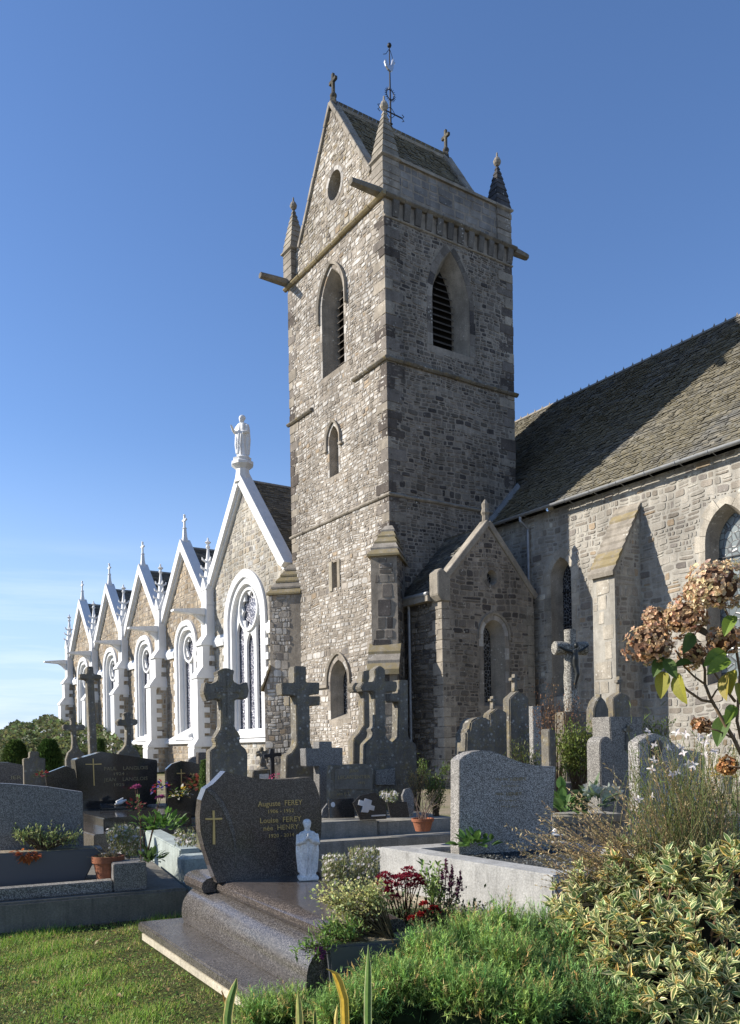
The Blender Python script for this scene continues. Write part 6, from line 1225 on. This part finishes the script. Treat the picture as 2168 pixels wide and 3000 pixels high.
gb = np.array([.1, 4.55, .42]); bush('pale golden leaved feathery shrub in the black trough', 'golden_shrub', 'shrub', (gb[0], gb[1], .42), tipcloud(r6, [(930,430),(1000,420),(1080,400),(1160,390),(1220,400),(960,500),(1050,480),(1130,450),(1200,470),(980,590),(1010,560),(1180,430),(940,460),(1060,560),(1120,540),(1190,530),(1010,640),(1090,620),(900,450),(1240,460)], 4.6, 24, 3), 44, .017, (.34, .34, .14), spread=.026)
bush('bushy green plant spilling from the trough', 'trough_plant', 'plant', (gb[0]-.14, gb[1]-.04, .42), tipcloud(r6, [(790,770),(820,790),(820,770),(870,720),(930,680),(990,660),(1040,680),(900,660),(960,720),(1080,650)], 4.42, 18, 3), 16, .042, (.13, .2, .05), spread=.025, asp=.3); vi = AT(*r6(900, 775), 4.36); v = thing('viola', 'small purple viola flowers hanging from the trough', 'flower', vi)
for a_, b_ in ((0, 0), (.015, -.02), (-.02, -.005), (.005, -.045)):
    m = MB()
    for j in range(5): m.add([(a_, -.01, b_), (a_+.014*math.cos(j*1.26), -.012, b_+.014*math.sin(j*1.26)), (a_+.016*math.cos(j*1.26+.6), -.005, b_+.016*math.sin(j*1.26+.6)), (a_+.014*math.cos(j*1.26+1.2), -.012, b_+.014*math.sin(j*1.26+1.2))], [(0,1,2,3)], (.10, .025, .08))
    m.build('bloom', M['petal'], v, fix=False)
def headed(label, name, cat, base, heads, d, zm, col, hcol, hr, leafc, nleaf=14, spike=False, leafs=.04):
    t = thing(name, label, cat, base); b = np.array(base, float); mb = MB(); LP, LDq = [], []
    for x, y in heads:
        q = AT(*zm(x, y), d+NR_.normal(0, .04))-b; mid = q*[.5, .5, .5]+NR_.normal(0, .012, 3); mb.tube([np.array([NR_.normal(0, .02), NR_.normal(0, .02), 0]), mid, q], [.005, .004, .003], 5, (.09, .05, .035), cap=False)
        n = 150; dr = dome(n); s = np.array([hr, hr, hr*(.6 if not spike else 2.6)]); pos = q+dr*s*NR_.uniform(.6, 1.05, (n, 1))-[0, 0, hr*.3]; 
        if spike: ph = NR_.uniform(-1, 1, n); pos = q+np.stack([NR_.normal(0, hr*.45, n)*(1.1-ph)/2, NR_.normal(0, hr*.45, n)*(1.1-ph)/2, ph*hr*2.6], 1)
        scatter('flower_head', DIAM, frames(dr+NR_.normal(0, .4, (n, 3))), pos, NR_.uniform(.008, .016, n), M['petal'], t, jit(hcol, n, .4), None); LP.append(mid+(q-mid)*NR_.uniform(-.7, .85, (nleaf, 1))+NR_.normal(0, .018, (nleaf, 3))); LDq.append(NR_.normal(0, .7, (nleaf, 3))+[0, 0, .5])
    mb.build('stems', M['twig'], t, fix=False, kind='stuff'); LP, LDq = np.concatenate(LP), np.concatenate(LDq); ss = NR_.uniform(.6, 1.2, len(LP))*leafs
    scatter('leaves', leaf_t(.22, n=3), frames(LDq), LP, ss, M['leaf'], t, jit(leafc, len(LP), .35)); return t
sb = GZ(*r6(1400, 640), .15); headed('dark red sedum flower heads on branching stems', 'sedum', 'flowering plant', (sb[0], sb[1], .05), [(1285,330),(1345,350),(1425,300),(1405,370),(1490,370),(1300,420),(1350,465),(1270,385),(1380,345),(1450,330),(1500,390),(1290,435),(1320,385),(1440,400),(1475,345),(1265,350),(1360,400),(1415,340)], 5.1, r6, None, (.27, .02, .04), .042, (.08, .11, .045), 14)
headed('red blooms low beside the sedum', 'red_flowers', 'flowering plant', (sb[0]+.12, sb[1]-.05, .03), [(1520,505),(1580,530),(1500,570),(1450,590),(1540,560),(1600,545)], 5.0, r6, None, (.3, .02, .02), .026, (.08, .06, .03), 16)
cb = GZ(*r8(310, 470), .05); headed('purple plumed celosia spikes by the pale kerb', 'celosia', 'flowering plant', (cb[0], cb[1], .02), [(318,225),(300,275),(345,255),(382,280),(370,310),(335,300)], 5.1, r8, None, (.13, .028, .075), .024, (.05, .06, .03), 26, True)
bush('upright variegated laurel sprigs between the sedum and celosia', 'laurel_sprigs', 'plant', (cb[0]-.1, cb[1], .02), tipcloud(r8, [(232,220),(290,215),(265,300),(240,290),(300,330)], 5.1, 8, 3), 16, .05, (.13, .19, .05), spread=.022, asp=.38)
bush('dark leafy undergrowth below the celosia', 'undergrowth', 'plant', (cb[0]+.05, cb[1]-.02, .0), tipcloud(r8, [(150,440),(220,420),(300,400),(380,400),(430,440),(480,430),(340,450),(260,450)], 4.95, 22, 3), 16, .035, (.05, .065, .025), spread=.03, asp=.5)
# iris blades at the bottom edge
def blade(label, pts, d, w, c0, c1):
    P_ = [AT(*r6(x, y), d-.5) for x, y in pts]; b = P_[0].copy(); b[2] = 0; t = thing('iris_leaf', label, 'leaf', b, 0, 'iris blades at the bottom edge'); P_ = [b]+P_; n = len(P_)
    for nm, k0, k1, c in (('blade', -.7, .7, c0), ('margin', .7, 1, c1), ('margin', -1, -.7, c1)):
        V, F = [], []
        for i, q in enumerate(P_):
            s = w*(1 if i < n-2 else (.75 if i == n-2 else .05)); V += [tuple(q-b+[s*k0, .01*abs(k0), 0]), tuple(q-b+[s*(k0+k1)/2, -.006+.008*abs(k0+k1), 0]), tuple(q-b+[s*k1, .01*abs(k1), 0])]
        for i in range(n-1): F += [(3*i, 3*i+1, 3*i+4, 3*i+3), (3*i+1, 3*i+2, 3*i+5, 3*i+4)]
        MB().add(V, F, c).build(nm, M['leaf'], t, fix=False)
gi, ye = (.075, .13, .03), (.4, .34, .12)
blade('straight green iris blade before the feathery plant', [(1183,1180),(1184,1050),(1187,900),(1186,755)], 3.9, .016, gi, (.3,.33,.15)); blade('yellowed iris leaf with a withered bent tip', [(1045,1190),(1040,1080),(1010,980),(985,925),(935,900)], 4.0, .018, (.36,.24,.03), (.42,.3,.06)); blade('leaning iris blade with cream edge at the lawn', [(340,1190),(355,1090),(380,1010),(395,955)], 4.1, .02, gi, ye); blade('short cream edged iris tip at the bottom centre', [(772,1190),(768,1110),(764,1030)], 4.1, .016, (.2,.22,.07), ye); blade('tiny iris tip at the bottom', [(866,1200),(865,1170),(864,1140)], 4.1, .008, gi, ye); blade('thin pale iris tip beside the withered leaf', [(990,1200),(995,1160),(1000,1115)], 4.05, .008, ye, ye); blade('dry sliver behind the leaning iris blade', [(352,1190),(330,1110),(305,1030)], 4.15, .009, (.35,.2,.06), ye)

# ------------------------------------------------------------------ daisies and mid-ground plants
def daisies(label, boxes, d0, zm, nfl, group=None, nleaf=900, stems=True):
    xs = [b for b in boxes]; c = zm((xs[0][0]+xs[0][2])/2, xs[0][3]); b = GZ(*c, .02); t = thing('daisy_clump', label, 'daisies', (b[0], b[1], 0)); pb_ = np.array([b[0], b[1], 0]); P_, L_ = [], []
    for (x0, y0, x1, y1) in boxes:
        for _ in range(nfl//len(boxes)): P_.append(AT(*zm(NR_.uniform(x0, x1), y0+(y1-y0)*NR_.rand()**1.3), d0+NR_.normal(0, .12))-pb_)
        for _ in range(nleaf//len(boxes)): L_.append(AT(*zm(NR_.uniform(x0, x1), NR_.uniform(y0+8, y1+15)), d0+NR_.normal(0, .12))-pb_)
    P_, L_ = np.array(P_), np.array(L_); P_[:, 2] = np.maximum(P_[:, 2], .03); L_[:, 2] = np.maximum(L_[:, 2], .01); n = len(L_)
    scatter('foliage', DIAM, frames(NR_.normal(0, .5, (n, 3))+[0, 0, .9]), L_, np.stack([NR_.uniform(.005, .012, n), NR_.uniform(.02, .06, n), np.full(n, .02)], 1), M['leaf'], t, jit((.16, .17, .075), n, .4, .15))
    k = 8; m = len(P_); dr = nrm(NR_.normal(0, .35, (m, 3))+[-.3, -.5, .6]); Bf = frames(dr); an = np.tile(np.arange(k)*.785, m); dv = np.repeat(Bf[:, :, 0], k, 0)*np.cos(an)[:, None]+np.repeat(Bf[:, :, 2], k, 0)*np.sin(an)[:, None]+np.repeat(dr, k, 0)*.2
    scatter('petals', DIAM, frames(dv, np.repeat(dr, k, 0)), np.repeat(P_, k, 0), np.stack([np.full(m*k, .009), np.full(m*k, .017), np.full(m*k, .01)], 1), M['petal'], t, jit((.7, .66, .64), m*k, .12)); scatter('hearts', DIAM, frames(dr), P_-dr*.003, np.full(m, .006), M['petal'], t, jit((.5, .35, .05), m))
    mb = MB()
    for q in (P_[::2] if stems else []): mb.tube([(q[0]*.8, q[1]*.8+.02, 0), q], .0012, 3, (.12, .13, .05), cap=False)
    if stems: mb.build('stems', M['twig'], t, fix=False, kind='stuff')
daisies('straggling white daisies between the FEREY stone and pale kerb', [(900,1480,1280,1620), (1080,1370,1290,1520), (900,1420,1060,1560)], 7.1, c2, 260, nleaf=2600)
daisies('round clump of small white daisies on the path at left', [(735,1230,950,1330), (750,1290,985,1420), (790,1215,900,1300)], 7.9, c1, 190, nleaf=1700)
daisies('daisies on the far concrete tomb edge', [(1290,980,1420,1030), (1330,1000,1400,1050)], 9.6, c2, 60, nleaf=300); daisies('white daisies spilling over the mint planter', [(1200,1240,1330,1340), (1230,1290,1340,1350)], 7.15, c1, 60, nleaf=400, stems=False)
def broad(label, name, cat, zm, c, d, R_, n, col, size, zb=0, w=.3, group=None):
    q = AT(*zm(*c), d); b = np.array([q[0], q[1], zb]); t = thing(name, label, cat, b, 0, group); dr = dome(n, .9); pos = q-b+dr*NR_.uniform(.2, 1, (n, 1))*np.array(R_); pos[:, 2] = np.maximum(pos[:, 2], .01); tm = leaf_t(w, n=4); ss = NR_.uniform(.6, 1.15, n)*size; B_ = frames(dr+NR_.normal(0, .35, (n, 3))+[0, -.15, .25]); k = min(60, n)
    leaf_objs('leaf', tm, B_[:k], pos[:k], ss[:k], M['leaf'], t, [tuple(np.array(col)*q_) for q_ in (.7, 1, 1.25, .85)], k)
    if n > k: scatter('foliage', tm, B_[k:], pos[k:], ss[k:], M['leaf'], t, jit(col, n-k, .35))
    return t
broad('leafy valerian growing in the mint planter', 'valerian', 'plant', c1, (1110, 1240), 7.3, (.26, .2, .15), 130, (.075, .14, .03), .08, .4)
vb = AT(*c1(1000, 1150), 7.3); headed('pink valerian flower heads above the mint planter', 'valerian_flowers', 'flowers', (vb[0], vb[1], .5), [(925,950),(940,945),(1090,1020),(1105,1015)], 7.2, c1, None, (.38, .08, .2), .03, (.1, .17, .04), 12)
broad('dark leafy weed at the foot of the mint planter', 'weed', 'plant', c1, (1035, 1470), 7.3, (.13, .1, .14), 50, (.05, .085, .025), .08, 0)
broad('leafy rosette at the foot of the wave-topped stone', 'rosette', 'plant', c3, (440, 1240), 7.85, (.2, .12, .12), 46, (.07, .13, .03), .12, .4)
t = broad('broad green leaves in the fluted trough', 'foxglove_leaves', 'plant', c3, (1075, 1010), 9.0, (.22, .15, .26), 40, (.07, .13, .035), .18, .5); broad('large pale leaves standing in the fluted trough', 'trough_leaves', 'plant', c3, (1300, 990), 9.0, (.2, .12, .25), 30, (.1, .14, .07), .2, .5)
fb = AT(*c3(1290, 960), 9.0); t = thing('silk_lilies', 'white silk lilies above the fluted trough', 'flowers', (fb[0], fb[1], .6)); P_ = np.array([AT(*c3(x, y), 8.95) for x, y in [(1230,840),(1255,860),(1320,870),(1360,850),(1400,860),(1420,880),(1340,890),(1280,850),(1385,880),(1225,870)]])-[fb[0], fb[1], .6]
for q in P_:
    n = 6; an = np.arange(n)*1.05+NR_.rand(); dv = np.stack([np.cos(an), -.4+0*an, np.sin(an)*.8+.1], 1); scatter('bloom', leaf_t(.28, n=3), frames(dv, np.tile([0, -1., .3], (n, 1))), np.tile(q, (n, 1)), np.full(n, .085), M['petal'], t, jit((.6, .62, .52), n, .12), None)
b_ = AT(*c3(1110, 690), 10.6)
def wild(label, name, zm, pts, d, jx, n, leafn, size, col, zb, spread, stemcol=(.1,.07,.04), cat='shrub', asp=.5, base=None):
    cx = sum(p_[0] for p_ in pts)/len(pts); my = max(p_[1] for p_ in pts); q = AT(*zm(*(base or (cx, my+40))), d); return bush(label, name, cat, (q[0], q[1], zb), tipcloud(zm, pts, d, jx, n), leafn, size, col, stemcol, spread, asp=asp)
wild('yellow green bushy shrub right of the stone post', 'green_shrub', c3, [(1040,480),(1100,460),(1150,430),(1200,440),(1260,450),(1060,540),(1120,520),(1190,510),(1270,520),(1060,600),(1130,590),(1210,580),(1080,650),(1160,640),(1290,430)], 11.2, 22, 5, 34, .045, (.12, .15, .035), .5, .06)
wild('dry reddish bramble in front of the stone crucifix', 'bramble', c3, [(900,230),(950,200),(980,160),(1010,220),(1060,260),(1110,230),(880,320),(940,300),(1000,330),(1070,320),(1140,290),(900,400),(960,380),(1180,270),(930,250)], 12, 26, 4, 13, .035, (.16, .09, .045), .4, .07, (.12, .07, .04))
wild('low green weeds at the foot of the tall gabled stele', 'weeds', c3, [(720,560),(760,540),(800,590),(850,620),(900,640),(740,600),(700,620),(870,600)], 11.5, 18, 4, 14, .05, (.11, .13, .04), .6, .05, asp=.3, cat='weeds')
wild('dense dark green bush beside the twiggy pot', 'dark_bush', c3, [(140,780),(170,760),(210,770),(230,810),(150,830),(200,850),(180,900),(220,880),(130,870)], 10.2, 12, 5, 26, .03, (.075, .10, .025), .5, .035)
wild('dry straw weeds behind the twiggy pot', 'dry_weeds', c3, [(30,730),(60,720),(90,740),(20,770),(70,780),(110,760),(0,740),(40,800)], 11, 14, 4, 14, .04, (.24, .19, .085), .5, .04, asp=.25, cat='weeds')
wild('green tuft against the old wall base', 'green_tuft', c3, [(70,680),(85,660),(90,700),(60,710),(250,690),(265,685)], 13, 8, 4, 14, .05, (.09, .13, .03), .7, .04, asp=.3, cat='weeds')
wild('wild greenery at the foot of the nave wall', 'greenery', r5, [(1060,1220),(1100,1210),(1040,1230),(1130,1240),(1200,1210)], 14, 14, 4, 14, .06, (.09, .12, .03), .6, .05, asp=.4, cat='weeds')
# twigs in the pot
tw = thing('bare_twigs', 'bare pale branching twigs growing in the round terracotta pot', 'twigs', (pp2[0]+.02, pp2[1]+.05, .7)); mb = MB()
for i in range(26):
    x, y = NR_.uniform(-10, 230), NR_.uniform(830, 980); q = AT(*c3(x, y), pp2[1]+.05+NR_.normal(0, .06))-np.array([pp2[0]+.02, pp2[1]+.05, .7]); pt = stems_path((NR_.normal(0, .03), NR_.normal(0, .03), 0), q, (0, 0, .02), 5); mb.tube(pt, [.004, .0035, .003, .0022, .0012], 4, (.3, .22, .16), cap=False)
mb.build('twigs', M['twig'], tw, fix=False, kind='stuff')
ds = thing('dried_stems', 'dried stems in the terracotta pot at the left', 'twigs', (pp[0], pp[1], .5)); mb = MB()
for i in range(30): mb.tube([(NR_.normal(0, .05), NR_.normal(0, .05), 0), (NR_.normal(0, .1), NR_.normal(0, .07), NR_.uniform(.04, .16))], [.0025, .001], 4, (.32, .25, .13), cap=False)
mb.build('stems', M['twig'], ds, fix=False, kind='stuff'); n = 60; scatter('dry_leaves', DIAM, frames(NR_.normal(0, 1, (n, 3))), np.concatenate([NR_.normal(0, .06, (n, 2)), NR_.uniform(0, .04, (n, 1))], 1), NR_.uniform(.02, .05, n), M['leaf'], ds, jit((.25, .19, .08), n))
# left trough plants
lt = AT(*c5(200, 235), tx[1]+.1); t = thing('orange_flower', 'ragged orange dahlia like flower in the grey trough', 'flower', AT(*c5(185, 235), tx[1]-.02)); n = 90; an = NR_.uniform(0, 6.28, n); ra = NR_.uniform(.1, 1, n); pos = np.stack([np.cos(an)*.13*ra, -.03+.05*ra*0-.03*(1-ra), np.sin(an)*.05*ra], 1)
scatter('petals', leaf_t(.3, n=3), frames(np.stack([np.cos(an), -.7+0*an, np.sin(an)*.6-.25], 1)), pos, NR_.uniform(.035, .06, n), M['petal'], t, jit((.42, .13, .045), n, .35, .15), None)
wild('pale green leafy stems in the grey trough', 'leafy_herb', c5, [(150,110),(190,85),(230,80),(265,70),(290,130),(330,170),(380,110),(400,60),(420,100),(450,130),(100,60),(110,100),(130,90),(490,110),(540,90),(520,140),(300,110),(240,130)], tx[1]+.08, 8, 4, 12, .036, (.18, .21, .08), .58, .024, asp=.4, cat='plant', base=(290, 230))
# small pots and bouquets at mid left
def bouquet(label, zm, c, d, r, cols, potc=None, nfl=26):
    q = AT(*zm(*c), d); t = thing('potted_flowers', label, 'flowers', q); 
    for nm, cc in cols:
        n = nfl; dr = dome(n); scatter(nm, leaf_t(.35, n=3), frames(dr+NR_.normal(0, .5, (n, 3))), dr*r*NR_.uniform(.5, 1, (n, 1)), NR_.uniform(.3, .55, n)*r, M['petal'], t, jit(cc, n, .35), 'stuff')
    if potc: MB().lathe([(r*.45, -r*1.3), (r*.65, -r*.1), (r*.7, 0), (.01, -.01)], 0, 0, 14).build('pot', M[potc], t)
bouquet('blue and red artificial bouquet left of the Aimé stone', c1, (1107, 975), 11.4, .13, [('blue_blooms', (.08, .06, .3)), ('red_blooms', (.4, .04, .06)), ('leaves', (.05, .1, .03))]); bouquet('white and yellow pansies before the Aimé stone', c1, (1240, 1020), 11.2, .13, [('white_blooms', (.5, .48, .4)), ('yellow_blooms', (.5, .4, .06)), ('leaves', (.09, .15, .04))]); bouquet('dark red heather beside the Aimé stone', c1, (1350, 960), 11.3, .17, [('red_blooms', (.2, .05, .035)), ('leaves', (.07, .08, .03))], None, 60); bouquet('dark red succulent bouquet on the stepped tomb', c1, (935, 1105), 10.2, .12, [('dark_blooms', (.16, .03, .035)), ('leaves', (.05, .07, .03))]); bouquet('little pink bouquet by the cherub pedestal', c2, (572, 888), 10.8, .07, [('pink_blooms', (.5, .09, .2))]); bouquet('yellow potted chrysanthemum at the right edge', r5, (1540, 1545), 6.2, .1, [('yellow_blooms', (.65, .42, .03))], 'concrete', 40); bouquet('red flowers by the left conifer', c1, (285, 880), 10.5, .09, [('red_blooms', (.3, .03, .04)), ('leaves', (.06, .1, .03))])
# small upright juniper and conifers, hill wood
def conifer(label, zm, x, y0, y1, hw, d, col, n=2600, size=.1):
    a, b = AT(*zm(x, y0), d), AT(*zm(x, y1), d); r = hw*.427*d/2440; h = a[2]-max(b[2]-.3, 0); t = thing('conifer', label, 'tree', (a[0], a[1], max(b[2]-.3, 0)), 0); tt = NR_.rand(n)**.8; prof = np.sin(np.clip(tt*.86+.1, 0, 1)*math.pi)**.7; an = NR_.uniform(0, 6.28, n); rr_ = r*prof*NR_.uniform(.75, 1.05, n); pos = np.stack([np.cos(an)*rr_, np.sin(an)*rr_, tt*h], 1); dv = np.stack([np.cos(an), np.sin(an), 1.1+0*an], 1)+NR_.normal(0, .35, (n, 3))
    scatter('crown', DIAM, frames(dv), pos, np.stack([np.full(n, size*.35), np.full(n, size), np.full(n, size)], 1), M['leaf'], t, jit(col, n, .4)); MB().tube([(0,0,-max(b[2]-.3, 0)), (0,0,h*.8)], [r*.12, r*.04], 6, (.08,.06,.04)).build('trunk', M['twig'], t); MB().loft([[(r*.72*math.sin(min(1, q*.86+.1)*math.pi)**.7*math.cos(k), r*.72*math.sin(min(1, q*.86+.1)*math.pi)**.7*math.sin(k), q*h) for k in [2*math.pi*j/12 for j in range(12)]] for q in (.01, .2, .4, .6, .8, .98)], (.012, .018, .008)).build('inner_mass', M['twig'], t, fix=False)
conifer('dark green egg shaped conifer at the far left', c1, 335, 640, 840, 72, 22, (.04, .075, .018), size=.13); conifer('dark clipped conifer at the left picture edge', c1, 105, 645, 800, 70, 22, (.05, .08, .02), size=.13); conifer('slim young juniper beside the ornate cross', c1, 1398, 775, 950, 26, 11, (.09, .14, .04), 900, .05); conifer('dark conifer behind the tall slender cross', c1, 690, 630, 720, 18, 26, (.04, .07, .02), 700, .12)
hill = MB(); gridn = 40
hv = lambda x, y: max(0, min(1, (y-45)/45))*max(1.2, min(6.5, 4.3+(x+30)*.24))*(1 if x < 20 else 0)
V, F = [], []
for i in range(41):
    for j in range(13): x, y = -160+i*4.2, 45+j*6; V.append((x, y, hv(x, y)-.02))
for i in range(40):
    for j in range(12): a = i*13+j; F.append((a, a+1, a+14, a+13))
MB().add(V, F).build('hill', M['lawn'], kind='structure')
tg = NT('hill_leaf'); 
n = 120000; x = NR_.uniform(-66, -10, n); y = 46+46*NR_.rand(n); gr = np.array([hv(a, b) for a, b in zip(x, y)]); ch = 1.2+.45*np.sin(x*.9)*np.sin(y*.7+x*.3)+.35*np.sin(x*2.3+y); z = gr+np.clip(ch, .4, 4)*NR_.uniform(.35, 1, n)**.5*.75+.1; dv = NR_.normal(0, .7, (n, 3))+[-.3, -.4, .5]
w_ = scatter('hillside_wood', DIAM, frames(dv), np.stack([x, y, z], 1), NR_.uniform(.13, .32, n), M['leaf'], None, jit((.10, .115, .05), n, .5, .2), 'stuff'); tag(w_, 'shrubby green wood on the hill at the far left', 'wood')
